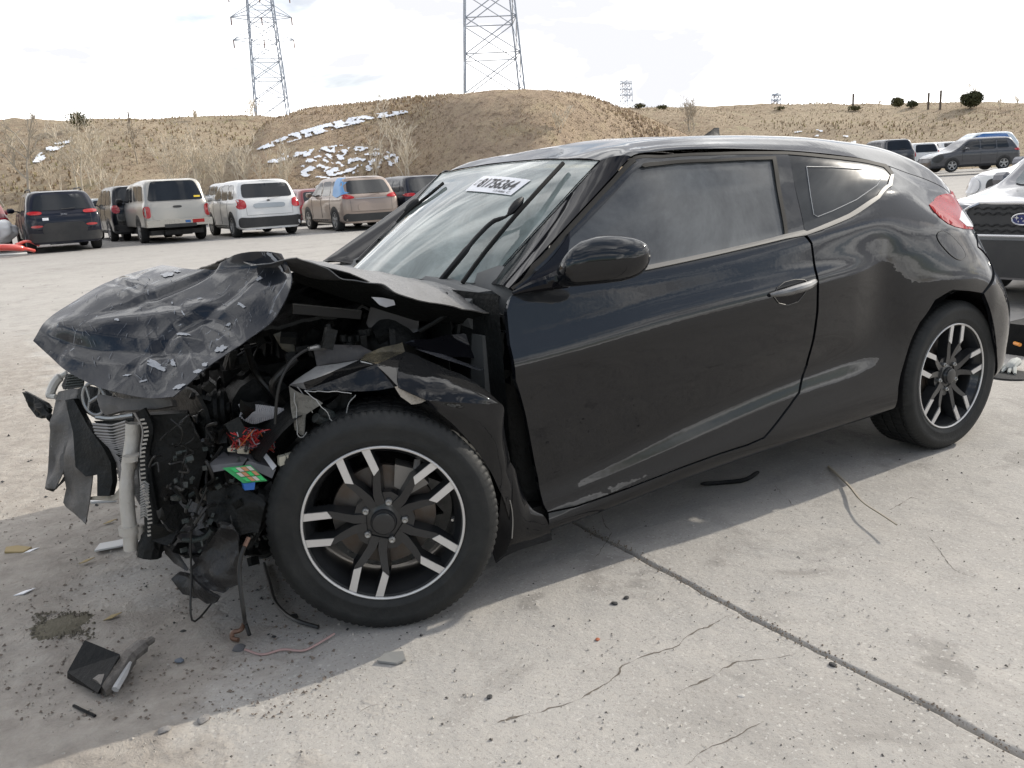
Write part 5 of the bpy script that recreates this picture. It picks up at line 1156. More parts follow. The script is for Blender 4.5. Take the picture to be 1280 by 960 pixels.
def std(root, bvh, L, W, H, belt, r=.34, axles=(.92, 3.6), arch=1.17, glass=glass_b, win=None, cladding=None, rm=None):
    for y in axles:
        pp(root, bvh, 'wheel_arch', [(y+r*arch*math.cos(a), r+r*arch*math.sin(a)) for a in np.linspace(-.35, math.pi+.35, 18)], blk, 'side', .004, .12, both=True, round_=False)
        for s_ in (-1, 1): cwheel(root, s_*(W/2+.004), y, r, -s_ if False else (1 if s_ > 0 else -1), rm=rm)
    for w_ in (win or []): pp(root, bvh, 'side_window', w_, glass, 'side', .006, .14, both=True)
    mb = MB(); mb.box((0, L*.5, .30), (W*.8, L*.86, .14)); mb.box((0, axles[0], r), (W*.8, .1, .1)); mb.tube([(-.4, .3, .3), (.4, .35, .3)], .09, 8); mb.build('chassis', blk, root, world=False)
def seam(root, bvh, pts, axis='rear', r_=.004, both=False, name='panel_gap', m=None):
    for s_ in ((-1, 1) if both else (-1,)):
        P_ = []
        for q in dens(pts, .08, False):
            o_, d_ = (Vector((q[0], -3, q[1])), Vector((0, 1, 0))) if axis == 'rear' else (Vector((3*s_, q[0], q[1])), Vector((-s_, 0, 0)))
            h = bvh.ray_cast(o_, d_)
            if h[0] is not None: P_.append(h[0]-d_*.001)
        if len(P_) > 1: MB().tube(P_, r_, 4).build(name, m or blk, root, world=False)
def mirrors(root, W, y, z, m):
    for s_ in (-1, 1):
        mb = MB(); mb.tube([(s_*W*.46, y, z), (s_*(W/2+.05), y-.02, z+.01)], .02, 6); mb.tube([(s_*(W/2+.02), y, z+.02), (s_*(W/2+.08), y, z+.03), (s_*(W/2+.19), y-.02, z+.03), (s_*(W/2+.22), y-.02, z+.03)], [.04, .08, .075, .03], 10); mb.build('door_mirror', m, root, world=False)
SUVTOP = lambda L, H, hood: [(0, H-.05), (.25, H-.02), (1.0, H), (L*.48, H-.01), (L*.56, H-.06), (L*.76, hood+.04), (L*.80, hood), (L*.93, hood-.10), (L, hood-.28)]
def make_suv(name, label, bodym, pos, rz, L=4.7, W=1.88, H=1.68, belt=1.05, hood=1.05, rk=.38, glass=glass_b, lights='side', r=.35, group=None, win=None, roofrack=False, cat='car', bumper=.56, cladm=None, rearwin=None, rm=None, top=None):
    t = thing(name, label, cat, pos, rz, group)
    b_, bvh = shell(t, L, W, H, belt, top or SUVTOP(L, H, hood), bodym, rk)
    win = win or [[(.62, belt+.04), (.75, H-.16), (1.25, H-.13), (1.25, belt+.04)], [(1.31, belt+.03), (1.31, H-.13), (2.1, H-.13), (2.1, belt+.02)], [(2.17, belt+.02), (2.17, H-.13), (2.75, H-.20), (3.25, belt+.03)]]
    k = L/4.7; win = [[(y*k, z) for y, z in w_] for w_ in win]
    std(t, bvh, L, W, H, belt, r, (.88*k, 3.62*k), glass=glass, win=win, rm=rm)
    hw = W/2
    pp(t, bvh, 'rear_window', rearwin or [(-hw*.76, belt+.03), (-hw*.64, H-.13), (hw*.64, H-.13), (hw*.76, belt+.03)], glass, 'rear', .008, .12)
    pp(t, bvh, 'rear_bumper', [(-hw*.97, .30), (-hw*.97, bumper), (-hw*.7, bumper-.03), (hw*.7, bumper-.03), (hw*.97, bumper), (hw*.97, .30)], cladm or blk, 'rear', .02, .12)
    pp(t, bvh, 'door_sill', [(1.25*k, .26), (1.25*k, .36), (3.2*k, .36), (3.2*k, .26)], cladm or blk, 'side', .008, .2, both=True)
    seam(t, bvh, [(-hw*.74, belt+.0), (-hw*.72, bumper+.04), (hw*.72, bumper+.04), (hw*.74, belt+.0)])
    for y in (1.28, 2.13, 3.1): seam(t, bvh, [(y*k, .4), (y*k, belt)], 'side', .007, True)
    mb = MB(); mb.tube([(-hw*.02, .0+rk*.1, belt+.07), (hw*.36, .04+rk*.1, belt+.09)], .012, 6)
    mb.build('rear_wiper', blk, t, world=False)
    mirrors(t, W, 2.95*k, belt+.05, bodym)
    if roofrack:
        for s_ in (-1, 1): MB().tube([(s_*hw*.68, .8, H-.02), (s_*hw*.68, .9, H+.04), (s_*hw*.68, 2.2, H+.04), (s_*hw*.68, 2.4, H-.02)], .018, 6).build('roof_rail', blk, t, world=False)
    return t, b_, bvh
def lens(t, bvh, poly, both=True, m=redl, nm='tail_light', off=.012): return pp(t, bvh, nm, poly, m, 'rear', off, .07, both=both)
def row(px, py, back=.88, dx=0.): q = PZ(px, py); return (q[0]+dx, q[1]-back, 0)
black_b = mat('car_black', (.006, .007, .010), .3, spec=.1, coat=.6, dust=((.3, .29, .27), .008, .03, 3.))
white_b = mat('car_white', (.70, .70, .69), .35, coat=.6, dust=((.45, .42, .38), .05, .03, 3.))
silver_b = mat('car_silver_beige', (.42, .40, .36), .35, metal=.3, coat=.6, dust=((.4, .36, .3), .06, .05, 3.))
tan_b = mat('car_rose_tan', (.30, .235, .195), .35, metal=.35, coat=.7, dust=((.35, .3, .25), .05, .05, 3.))
grey_b = mat('car_grey', (.040, .042, .050), .32, metal=.2, coat=.7, dust=((.35, .33, .3), .02, .03, 3.))
navy_b = mat('car_navy', (.008, .010, .020), .3, spec=.1, coat=.6, dust=((.3, .29, .27), .008, .03, 3.))
maroon_b = mat('car_dark_red', (.20, .02, .025), .35, coat=.8, dust=((.3, .25, .22), .04, .05, 3.))
ltgrey_b = mat('car_light_silver', (.36, .38, .39), .35, metal=.35, coat=.7)
blue_b = mat('car_blue', (.03, .13, .36), .3, coat=.8)
# black SUV
t, b_, bvh = make_suv('parked_suv', 'black SUV with narrow red tail lights at the left end of the row', navy_b, row(83, 313), .03, 4.62, 1.87, 1.67, 1.08, 1.03, .42, roofrack=True, r=.37, rearwin=[(-.74, 1.13), (-.58, 1.54), (.58, 1.54), (.74, 1.13)])
lens(t, bvh, [(.50, 1.04), (.52, 1.11), (.80, 1.12), (.87, 1.08), (.84, 1.03), (.60, 1.02)]); lens(t, bvh, [(.52, .70), (.55, .75), (.80, .75), (.83, .70), (.7, .68)], nm='reflector')
pp(t, bvh, 'plate_recess', [(-.58, .52), (-.50, .80), (.50, .80), (.58, .52)], blk, 'rear', .012, .12); pp(t, bvh, 'paper_mark', [(-.52, .87), (-.52, .94), (-.37, .94), (-.37, .87)], mat('white_paper'), 'rear', .012, .1, round_=False)
seam(t, bvh, [(-.55, .50), (.55, .50)], r_=.008, m=rimg)
text_on('Jeep', [Vector(t.location)+Vector((-.06, .0, .98)), Vector(t.location)+Vector((.10, .0, .98)), Vector(t.location)+Vector((.10, .02, 1.04)), Vector(t.location)+Vector((-.06, .02, 1.04))], 0, 1, 0, 1, rimg, 'badge', t, .03)
# pickup with canopy
t = thing('pickup_truck', 'silver pickup truck with a matching canopy and dark rear glass', 'truck', row(218, 301, 1.2), .02)
b_, bvh = shell(t, 5.3, 1.88, 1.86, 1.14, [(0, 1.80), (.15, 1.84), (1.0, 1.86), (2.1, 1.84), (2.5, 1.80), (3.3, 1.76), (3.9, 1.16), (4.8, 1.12), (5.3, .9)], silver_b, .20, sill=.55, tumble=.84)
std(t, bvh, 5.3, 1.88, 1.86, 1.14, .38, (1.2, 4.4), 1.22, win=[[(.45, 1.24), (.5, 1.66), (1.2, 1.68), (1.2, 1.24)], [(1.27, 1.24), (1.27, 1.68), (1.9, 1.68), (1.9, 1.24)], [(2.15, 1.22), (2.15, 1.66), (2.6, 1.66), (2.6, 1.22)], [(2.68, 1.2), (2.68, 1.66), (3.15, 1.6), (3.5, 1.22)]])
pp(t, bvh, 'canopy_window', [(-.80, 1.22), (-.62, 1.78), (.62, 1.78), (.80, 1.22)], glass_b, 'rear', .012, .1)
pp(t, bvh, 'tailgate', [(-.73, .68), (-.73, 1.14), (.73, 1.14), (.73, .68)], silver_b, 'rear', .018, .12); lens(t, bvh, [(.76, .74), (.76, 1.08), (.93, 1.08), (.94, .74)])
pp(t, bvh, 'tailgate_handle', [(-.13, 1.0), (-.13, 1.07), (.13, 1.07), (.13, 1.0)], blk, 'rear', .022, .06)
mb = MB(); mb.box((0, -.04, .58), (1.86, .2, .20)); bmp = mb.build('rear_bumper', mat('chrome_bumper', (.5, .48, .44), .25, metal=.9, dust=((.4, .36, .3), .1, .1, 8.)), t, world=False)
MB().box((.52, -.146, .60), (.34, .012, .10)).build('red_sticker', redl, bmp, world=False); MB().box((.22, -.146, .60), (.15, .012, .07)).build('blue_sticker', blue_b, bmp, world=False); MB().box((.0, -.15, .50), (.9, .03, .1)).build('bumper_step', blk, bmp, world=False)
pp(t, bvh, 'yellow_decal', [(.52, 1.28), (.52, 1.33), (.70, 1.33), (.70, 1.28)], mat('yellow_decal', (.7, .5, .03), .5), 'rear', .016, .1, round_=False)
mirrors(t, 1.88, 3.35, 1.25, blk)
# white crossover
t, b_, bvh = make_suv('parked_suv', 'white crossover with wraparound red tail lights between the pickup and the tan car', white_b, row(331, 294.2), .0, 4.68, 1.93, 1.72, 1.10, 1.08, .32, bumper=.62, r=.365, rearwin=[(-.77, 1.17), (-.70, 1.58), (.70, 1.58), (.77, 1.17)])
lens(t, bvh, [(.68, .86), (.70, 1.08), (.84, 1.14), (.95, 1.12), (.96, .84)]); pp(t, bvh, 'plate_panel', [(-.48, .86), (-.48, 1.0), (.48, 1.0), (.48, .86)], ltgrey_b, 'rear', .014, .12)
pp(t, bvh, 'emblem', [(-.07, 1.07), (0, 1.10), (.07, 1.07), (0, 1.04)], blk, 'rear', .014, .05)
for s_ in (-1, 1): MB().tube([(s_*.62, -.03, .40), (s_*.62, .2, .40)], .05, 12).build('exhaust_tip', rimg, t, world=False)
# tan crossover with blue film
t, b_, bvh = make_suv('parked_suv', 'tan crossover with blue film over its rear left roof pillar', tan_b, row(454, 286.6), -.02, 4.65, 1.84, 1.66, 1.06, 1.03, .40, bumper=.55, r=.355, rearwin=[(-.72, 1.12), (-.62, 1.52), (.62, 1.52), (.72, 1.12)])
lens(t, bvh, [(.52, .99), (.55, 1.05), (.80, 1.12), (.90, 1.08), (.88, .98), (.7, .97)]); pp(t, bvh, 'blue_film', [(.1, 1.12), (.42, 1.60), (.95, 1.62), (1.05, 1.1), (.6, 1.02)], mat('blue_film', (.10, .30, .60), .35, var=(3., .5, (.2, .4, .65))), 'side', .012, .1)
pp(t, bvh, 'chrome_strip', [(-.5, .96), (-.5, .985), (.5, .985), (.5, .96)], rimg, 'rear', .012, .2, round_=False); pp(t, bvh, 'plate_recess', [(-.45, .6), (-.45, .82), (.45, .82), (.45, .6)], tan_b, 'rear', .012, .2)
# dark crossover at the end
t, b_, bvh = make_suv('parked_suv', 'dark blue crossover half hidden behind the windshield at the end of the row', navy_b, row(528, 281), -.03, 4.5, 1.84, 1.60, 1.06, 1.0, .42, glass=glass_b)
lens(t, bvh, [(.55, .95), (.58, 1.05), (.90, 1.04), (.90, .94)])
# dark SUV between the black one and the pickup
t, b_, bvh = make_suv('parked_suv', 'black SUV parked deeper in the row just left of the pickup', black_b, (3.85, 28.6, 0), .04, 4.8, 1.92, 1.78, 1.12, 1.1, .30, glass=glass_b)
lens(t, bvh, [(.70, .9), (.72, 1.15), (.92, 1.15), (.93, .9)])
# second row behind
g2 = 'cars glimpsed behind the front row'
for nm, lb, m, x, y, H, rz in (
    ('parked_car', 'light silver car at the left edge behind the dark red one', ltgrey_b, -3.4, 29.5, 1.45, .05),
    ('parked_car', 'dark red damaged car left of the black SUV', maroon_b, -.9, 27.5, 1.58, .05),
    ('parked_car', 'blue car roof at the far left edge of the row behind', blue_b, -4.9, 38.0, 1.5, 0),
    ('parked_car', 'grey car roof showing between the black SUV and the pickup', ltgrey_b, 4.6, 43.5, 1.5, 0),
    ('parked_car', 'white van roof showing between the pickup and the white crossover', white_b, 9.3, 37.5, 1.85, 0),
    ('parked_car', 'dark grey car behind the white crossover', grey_b, 10.8, 38.0, 1.5, 0),
    ('parked_car', 'silver car behind the gap between the white and tan crossovers', ltgrey_b, 14.0, 36.5, 1.6, 0),
    ('parked_car', 'dark red car wedged between the white and tan crossovers', maroon_b, 10.4, 30.0, 1.38, 0)):
    t, b_, bvh = make_suv(nm, lb, m, (x, y, 0), rz, 4.6, 1.82, H, H-.55, H-.6, .35, r=.33, bumper=.5)
    lens(t, bvh, [(.6, H-.72), (.6, H-.6), (.86, H-.6), (.88, H-.74)])
# vehicles on the right, seen across the lot
def at_px(px, py, D, z=None): q = PD(px, py, D); return (q[0], q[1], q[2] if z is None else z)
rz_side = math.pi/2-YAW-.42
def side_car(name, label, m, px, py, D, rz, **k):
    q = at_px(px, py, D); t, b_, bvh = make_suv(name, label, m, q, rz, **k); return t, b_, bvh
# grey SUV, nose to the left
t, b_, bvh = side_car('parked_suv', 'dark grey SUV in side view with silver wheels and bent front corner', grey_b, 1262, 211, 47, math.radians(60), L=4.75, W=1.9, H=1.72, belt=1.08, hood=1.06, rk=.40, roofrack=False)
lens(t, bvh, [(.60, 1.0), (.6, 1.1), (.93, 1.12), (.95, .98)]); pp(t, bvh, 'side_light', [(.02, .98), (.1, 1.1), (.42, 1.06), (.3, .97)], redl, 'side', .012, .08)
pp(t, bvh, 'crumpled_corner', [(4.1, .75), (4.2, 1.0), (4.6, .95), (4.7, .6), (4.4, .5)], blk, 'side', .014, .1)
t, b_, bvh = side_car('parked_suv', 'white SUV behind the front wheel of the dark grey SUV', white_b, 1158, 214, 54, math.radians(-28), L=4.6, W=1.88, H=1.75, belt=1.12, hood=1.08, rk=.25)
lens(t, bvh, [(.7, .9), (.72, 1.25), (.9, 1.25), (.93, .9)])
t, b_, bvh = side_car('parked_suv', 'dark SUV nearest the roof line of the wrecked coupe on the right', grey_b, 1124, 213, 50, math.radians(-28), L=4.7, W=1.9, H=1.78, belt=1.12, hood=1.08, rk=.25)
t, b_, bvh = side_car('parked_car', 'white car roof with a bright blue covered side behind the grey SUV', mat('car_pale_blue_white', (.60, .66, .70), .3, coat=.8), 1262, 199, 56, math.radians(62), L=4.8, W=1.88, H=1.75, belt=1.15, hood=1.0)
pp(t, bvh, 'blue_cover', [(.5, 1.0), (.8, 1.60), (2.4, 1.66), (3.4, 1.2), (3.4, 1.0)], blue_b, 'side', .02, .12)
pp(t, bvh, 'blue_cover', [(.5, 1.0), (.8, 1.60), (2.4, 1.66), (3.4, 1.2), (3.4, 1.0)], blue_b, 'side', .02, .12, side=1)
for i, (px, py, D, lb) in enumerate(((1192, 204, 62, 'white car behind the windshield of the dark grey SUV'), (1210, 203, 75, 'small silver car farthest back on the right'), (1178, 202, 78, 'pale car farthest back above the white SUV'))):
    t, b_, bvh = side_car('parked_car', lb, white_b if i != 1 else ltgrey_b, px, py, D, math.radians(-20), L=4.5, W=1.82, H=1.55, belt=1.0, hood=.95)
# ------------------------------------------------------------------ two vehicles nose-on at the right edge
FT = lambda L, H, hood: [(0, H-.05), (.3, H), (2.2, H), (2.75, H-.10), (3.55, hood+.03), (3.7, hood), (L-.35, hood-.035), (L-.10, hood-.06), (L, hood-.09)]
hd = math.pi/2
def nose_car(name, label, m, front, hd, L, W, H, belt, hood, r=.35):
    fdv = np.array([-math.sin(hd), math.cos(hd)]); pos = np.array(front[:2])-fdv*L
    t = thing(name, label, 'car', (pos[0], pos[1], 0), hd)
    b_, bvh = shell(t, L, W, H, belt, FT(L, H, hood), m, .35, .10)
    std(t, bvh, L, W, H, belt, r, (.9, L-.95), win=[[(.7, belt+.04), (.8, H-.16), (1.9, H-.14), (1.9, belt+.02)], [(1.97, belt+.02), (1.97, H-.14), (2.5, H-.2), (3.1, belt+.03)]])
    pp(t, bvh, 'windshield', [(-.66, hood+.03), (-.54, H-.10), (.54, H-.10), (.66, hood+.03)], glass_l, 'front', .008, .1)
    mirrors(t, W, 3.0, belt+.05, m); return t, b_, bvh
slate = mat('car_pearl_slate', (.10, .10, .115), .25, metal=.3, coat=1., dust=((.3, .3, .3), .03, .06, 3.))
t, b_, bvh = nose_car('parked_suv', 'dark crossover nose-on at the right edge with oval emblem in a black grille', slate, (6.37, 1.80), hd, 4.45, 1.80, 1.60, .93, .945)
g_ = pp(t, bvh, 'front_grille', [(-.46, .72), (-.50, .80), (-.40, .85), (.40, .85), (.50, .80), (.46, .72), (.40, .60), (-.40, .60)], blk, 'front', .012, .05)
def fpt(x, z, off=.03):
    h = bvh.ray_cast(Vector((x, 12, z)), Vector((0, -1, 0))); return h[0]+Vector((0, off, 0)) if h[0] else Vector((x, 4.4, z))
for z in (.635, .68, .775, .82):
    P_ = []
    for k in range(41):
        x = -.42+.84*k/40; P_.append(fpt(x, z+(.008 if (k//2) % 2 else -.004), .018))
    MB().tube(P_, .008, 5).build('grille_bar', plastic, g_, world=False)
chr_ = mat('satin_chrome', (.55, .55, .56), .25, metal=.8)
P_ = [fpt(x, z) for x, z in dens([(-.40, .60), (-.51, .80), (-.41, .86), (.41, .86), (.51, .80), (.40, .60)], .05, False)]
MB().tube(P_, .013, 6).build('grille_surround', chr_, t, world=False)
MB().tube([fpt(x, .598) for x in np.linspace(-.40, .40, 15)], .013, 6).build('grille_strip', chr_, t, world=False)
c_ = fpt(0, .735, .045); mb = MB(); mb.tube([c_+Vector((.085*math.cos(a), 0, .045*math.sin(a))) for a in np.linspace(0, 2*math.pi, 25)], .007, 6, False); eb = mb.build('oval_emblem', chr_, t, world=False)
mb = MB(); mb.add([c_+Vector((.08*math.cos(a), -.004, .042*math.sin(a))) for a in np.linspace(0, 2*math.pi, 24, endpoint=False)], [tuple(range(24))]); mb.build('emblem_field', mat('emblem_blue', (.02, .03, .14), .3), eb, world=False)
def star(cx, cz, s_):
    v = []; 
    for k in range(8): a = k*math.pi/4; r_ = s_ if k % 2 == 0 else s_*.3; v.append(c_+Vector((cx+r_*math.cos(a), .006, cz+r_*math.sin(a))))
    return v, [tuple(range(8))]
mb = MB(); mb.add(*star(.045, .012, .022))
for x, z in ((-.03, .018), (-.045, -.008), (-.01, -.014), (.03, -.018), (.005, .008)): mb.add(*star(x, z, .011))
mb.build('emblem_stars', chr_, eb, world=False)
pp(t, bvh, 'front_bumper', [(-.90, .26), (-.90, .50), (-.5, .56), (.5, .56), (.90, .50), (.90, .26)], blk, 'front', .02, .08)
pp(t, bvh, 'head_lamp', [(.56, .74), (.56, .84), (.82, .86), (.86, .78), (.8, .72)], whl, 'front', .012, .06, both=True)
t, b_, bvh = nose_car('parked_suv', 'white and grey SUV behind the dark crossover with clear square headlight', mat('car_white_grey', (.14, .14, .16), .25, metal=.2, coat=1.), (8.95, 3.08), hd, 4.6, 1.95, 1.72, 1.06, 1.12)
pp(t, bvh, 'front_mask', [(-.92, .80), (-.92, 1.02), (.92, 1.02), (.92, .80)], white_b, 'front', .010, .08)
pp(t, bvh, 'head_lamp', [(.66, .83), (.66, 1.0), (.90, 1.0), (.90, .83)], whl, 'front', .02, .06, both=True)
for x0, x1 in ((-.58, -.42), (-.30, -.02), (.04, .30), (.42, .58)): pp(t, bvh, 'grille_slot', [(x0, .84), (x0, .99), (x1, .99), (x1, .84)], blk, 'front', .022, .06)
pp(t, bvh, 'front_bumper', [(-.93, .3), (-.93, .66), (.93, .66), (.93, .3)], blk, 'front', .02, .1)
# red wreckage with a white bag at the left edge
q = PZ(12, 321); q2 = PZ(-30, 330)
wr = thing('red_bumper', 'torn red bumper lying on the ground at the left edge', 'bumper', (q[0], q[1], 0))
def rel(o, pts): return [np.array(p)-np.array(o.location) for p in pts]
redp = mat('red_paint', (.50, .03, .02), .3, coat=.8, dust=((.4, .35, .3), .06, .1, 6.))
mb = MB(); mb.tube(smooth_pts([(-1.1, -.1, .16), (-.5, -.25, .26), (.1, -.2, .24), (.45, .0, .16), (.6, .15, .10)], 6), [.10]*12+[.09]*8+[.05]*5, 8); mb.build('bumper_skin', redp, wr, 60, world=False)
mb = MB(); mb.tube(smooth_pts([(-1.1, -.2, .05), (-.5, -.33, .08), (.1, -.3, .07), (.4, -.1, .06)], 5), .035, 6); mb.build('bumper_lip', mat('pale_grey_plastic', (.35, .35, .35), .5), wr, world=False)
mb = MB(); mb.tube(smooth_pts([(.2, .1, .3), (.5, .25, .36), (.75, .35, .22)], 5), .04, 6); mb.build('torn_flap', redp, wr, world=False)
bm = bmesh.new(); bmesh.ops.create_icosphere(bm, subdivisions=4, radius=1)
for v in bm.verts:
    v.co = Vector((v.co.x*.50, v.co.y*.42, v.co.z*.34))*(1+.16*noise.noise(v.co*2.2)+.06*noise.noise(v.co*6))+Vector((0, 0, .0))
me = bpy.data.meshes.new('white_bag'); bm.to_mesh(me); bm.free(); me.shade_smooth(); me.materials.append(mat('white_plastic_bag', (.75, .74, .72), .45))
o = bpy.data.objects.new('white_bag', me); COL.objects.link(o); q = PZ(2, 318); o.location = (q[0], q[1], .62); tag(o, 'crumpled white bag resting on the torn red bumper', 'bag')
# ================================================================== hills, towers, trees
def hillmat(nm, c1, c2, c3, c4, c5):
  hm = bpy.data.materials.new(nm); hm.use_nodes = True; nt_ = hm.node_tree; globals()['nt'] = nt_; globals()['O'] = N(nt_, 'ShaderNodeTexCoord').outputs['Object']; globals()['L'] = nt_.links.new; p = nt_.nodes['Principled BSDF']
  c = mxc(mr(.35, .62, n_(.09, 5.)), c1, c2)
  c = mxc(mr(.4, .7, n_(.7, 8., .75)), c, c3)
  c = mxc(mr(.52, .66, n_(1.9, 8., .75)), c, c4)
  c = mxc(mr(.55, .75, n_(.35, 6., .65)), c, c5)
  L(c, p.inputs['Base Color']); p.inputs['Roughness'].default_value = .95; p.inputs['Specular IOR Level'].default_value = .1
  b = N(nt_, 'ShaderNodeBump', inp={'Strength': 1., 'Distance': .35}); L(n_(1.6, 9., .75), b.inputs['Height']); L(b.outputs[0], p.inputs['Normal']); return hm
hm = hillmat('straw_slope', (.40, .325, .235), (.30, .23, .165), (.45, .375, .27), (.19, .145, .10), (.35, .31, .20))
hm2 = hillmat('brown_slope', (.42, .32, .235), (.34, .26, .185), (.49, .39, .27), (.20, .15, .105), (.44, .36, .23))
def terrain(name, cols, seed, nx=260, ny=60, amp=.45, back=60, m=None):
    xs = [c_[0] for c_ in cols]; X = np.linspace(xs[0], xs[-1], nx) if xs[0] > 0 else np.concatenate([np.linspace(xs[0], -60, 60), np.linspace(-50, 1330, nx), np.linspace(1340, xs[-1], 60)])
    nx = len(X)
    yr = basis(xs, X) @ np.array([c_[1] for c_ in cols], float); db = basis(xs, X) @ np.array([c_[2] for c_ in cols], float); dr = basis(xs, X) @ np.array([c_[3] for c_ in cols], float)
    v = []
    for i, x in enumerate(X):
        o, d = ray(x, 200.); hxy = np.array([d[0], d[1]])
        top = PD(x, yr[i], dr[i])[2]
        for j in range(ny):
            t = j/(ny-1)*1.35
            if t <= 1: D = db[i]+(dr[i]-db[i])*t; s_ = t*t*(3-2*t)*.55+.45*math.sin(t*math.pi/2)**1.2; z = top*s_-.6*(1-t)**4
            else: D = dr[i]+(t-1)/.35*back; z = top-(t-1)/.35*back*.05
            P = CAM+D*d; env = min(1, t*4)*(1 if t < 1 else .6)
            z += env*amp*(noise.noise(Vector((P[0]*.09+seed, P[1]*.09, 0)))*1.6*(1 if t < .9 else .35)+.5*noise.noise(Vector((P[0]*.35, P[1]*.35, seed)))+.30*noise.noise(Vector((P[0]*1.1, P[1]*1.1, seed))))
            v.append((P[0], P[1], z))
    f = [(i*ny+j, (i+1)*ny+j, (i+1)*ny+j+1, i*ny+j+1) for i in range(nx-1) for j in range(ny-1)]
    o = obj(name, v, f, m or hm, smooth=80); tag(o, kind='structure'); return v, f, BVHTree.FromPolygons([Vector(q) for q in v], f), o
Vf, Ff, Bf, of = terrain('hillside', [(-2400, 170, 44, 72), (-1200, 160, 44, 72), (-420, 150, 44, 72), (-150, 152, 44, 72), (60, 152, 44, 72), (200, 151, 44, 74), (330, 149, 46, 80), (450, 147, 55, 95), (700, 140, 60, 110), (850, 136, 62, 112), (1000, 135, 62, 112), (1100, 133, 62, 108), (1200, 130, 62, 100), (1300, 131, 62, 95), (1500, 134, 62, 95), (1750, 140, 62, 95), (2300, 145, 62, 95), (3200, 150, 62, 95)], 3., 300, 60, .38)
Vm, Fm, Bm, om = terrain('hill_mound', [(285, 246, 45, 50), (320, 172, 45, 58), (370, 144, 44, 62), (440, 132, 44, 64), (520, 125, 44, 62), (575, 119, 42, 58), (630, 115, 42, 56), (690, 115.5, 42, 56), (735, 121, 44, 58), (790, 141, 46, 60), (850, 165, 50, 62), (920, 200, 52, 62), (960, 230, 54, 60)], 9., 220, 60, .22, back=22, m=hm2)
def hit(px, py, which=None):
    o, d = ray(px, py); best = None
    for B_ in ([Bm, Bf] if which is None else [which]):
        h = B_.ray_cast(Vector(o), Vector(d).normalized())
        if h[0] is not None and (best is None or h[3] < best[3]): best = h
    return best
# snow lying in the hollows
snowm = mat('old_snow', (.72, .75, .80), .7, bump=(2., .05))
def snow(name, poly, label_seed, cut=.0, fr=1.1, step=1.5):
    P2 = np.array(poly, float); lo, hi = P2.min(0), P2.max(0); vv = []; ff = []; idx = {}
    xs = np.arange(lo[0], hi[0], step); ys = np.arange(lo[1], hi[1], step*.6)
    G_ = {}
    for i, x in enumerate(xs):
        for j, y in enumerate(ys):
            h = hit(x, y)
            if h is None: continue
            q = h[0]; k_ = noise.noise(Vector((q.x*fr, q.y*fr, label_seed)))+.5*noise.noise(Vector((q.x*fr*2.7, q.y*fr*2.7, label_seed)))
            G_[(i, j)] = (q+h[1]*.07+Vector((0, 0, .02)), k_)
    ins = inside(np.array([(x, y) for x in xs for y in ys]), P2).reshape(len(xs), len(ys))
    for (i, j), (q, k_) in G_.items():
        if ins[i, j] and k_ > cut: idx[(i, j)] = 1
    vi = {}
    def g(i, j):
        if (i, j) not in vi: vi[(i, j)] = len(vv); vv.append(tuple(G_[(i, j)][0]))
        return vi[(i, j)]
    for (i, j) in list(G_):
        c4 = [(i, j), (i+1, j), (i+1, j+1), (i, j+1)]
        if all(c_ in G_ for c_ in c4) and sum(c_ in idx for c_ in c4) >= 3:
            a = [G_[c_][0] for c_ in c4]
            if max((a[m_]-a[0]).length for m_ in range(4)) < 3: ff.append(tuple(g(*c_) for c_ in c4))
    if ff: tag(obj(name, vv, ff, snowm, smooth=80), kind='structure')
snow('snow_patch', [(308, 190), (330, 183), (370, 166), (400, 158), (440, 148), (480, 142), (514, 138), (512, 142), (470, 151), (430, 160), (395, 170), (360, 180), (325, 189)], 1., -.2, 1.8)
snow('snow_patch', [(372, 222), (380, 190), (420, 182), (470, 186), (500, 196), (498, 208), (450, 218), (420, 226)], 2., .06, 2.4)
snow('snow_patch', [(40, 205), (55, 185), (90, 172), (92, 178), (70, 190), (50, 205)], 4., -.15)
snow('snow_patch', [(330, 205), (345, 196), (380, 186), (385, 192), (350, 205)], 6., .0, 1.5)
snow('snow_patch', [(985, 166), (1010, 160), (1050, 168), (1090, 178), (1086, 186), (1040, 180)], 7., .32, 1.2, 1.6)
# grass tufts
rng = random.Random(5)
def tufts(name, n, V, F, kw, hmin, hmax, mats_, filt=None):
    mb = MB(); vs = []; fs = []; mi = []
    W_ = len(F)
    for k in range(n):
        f = F[rng.randrange(W_)]; a = Vector(V[f[0]]); b = Vector(V[f[2]]); p = a.lerp(b, rng.random())
        if filt and not filt(p): continue
        w_ = rng.random(); h_ = rng.uniform(hmin, hmax)*(.4+1.2*max(0, .5+noise.noise(p*.12)))
        for s_ in range(5):
            an = rng.uniform(0, 6.28); l = rng.uniform(.1, .5)*h_; wd = h_*rng.uniform(.15, .4)
            dx, dy = math.cos(an), math.sin(an); m_ = len(vs)
            vs += [(p.x-dy*wd, p.y+dx*wd, p.z-.05), (p.x+dy*wd, p.y-dx*wd, p.z-.05), (p.x+dx*l, p.y+dy*l, p.z+h_)]
            fs.append((m_, m_+1, m_+2)); mi.append(0 if w_ < .6 else 1 if w_ < .85 else 2)
    me = bpy.data.meshes.new(name); me.from_pydata(vs, [], fs); me.update()
    for m_ in mats_: me.materials.append(m_)
    me.polygons.foreach_set('material_index', mi); o = bpy.data.objects.new(name, me); COL.objects.link(o); tag(o, kw[0], 'grass', kind='stuff'); return o
straw = [mat('straw', (.44, .36, .26), .95, spec=.1), mat('straw_brown', (.32, .235, .155), .95, spec=.1), mat('straw_olive', (.44, .39, .22), .95, spec=.1)]
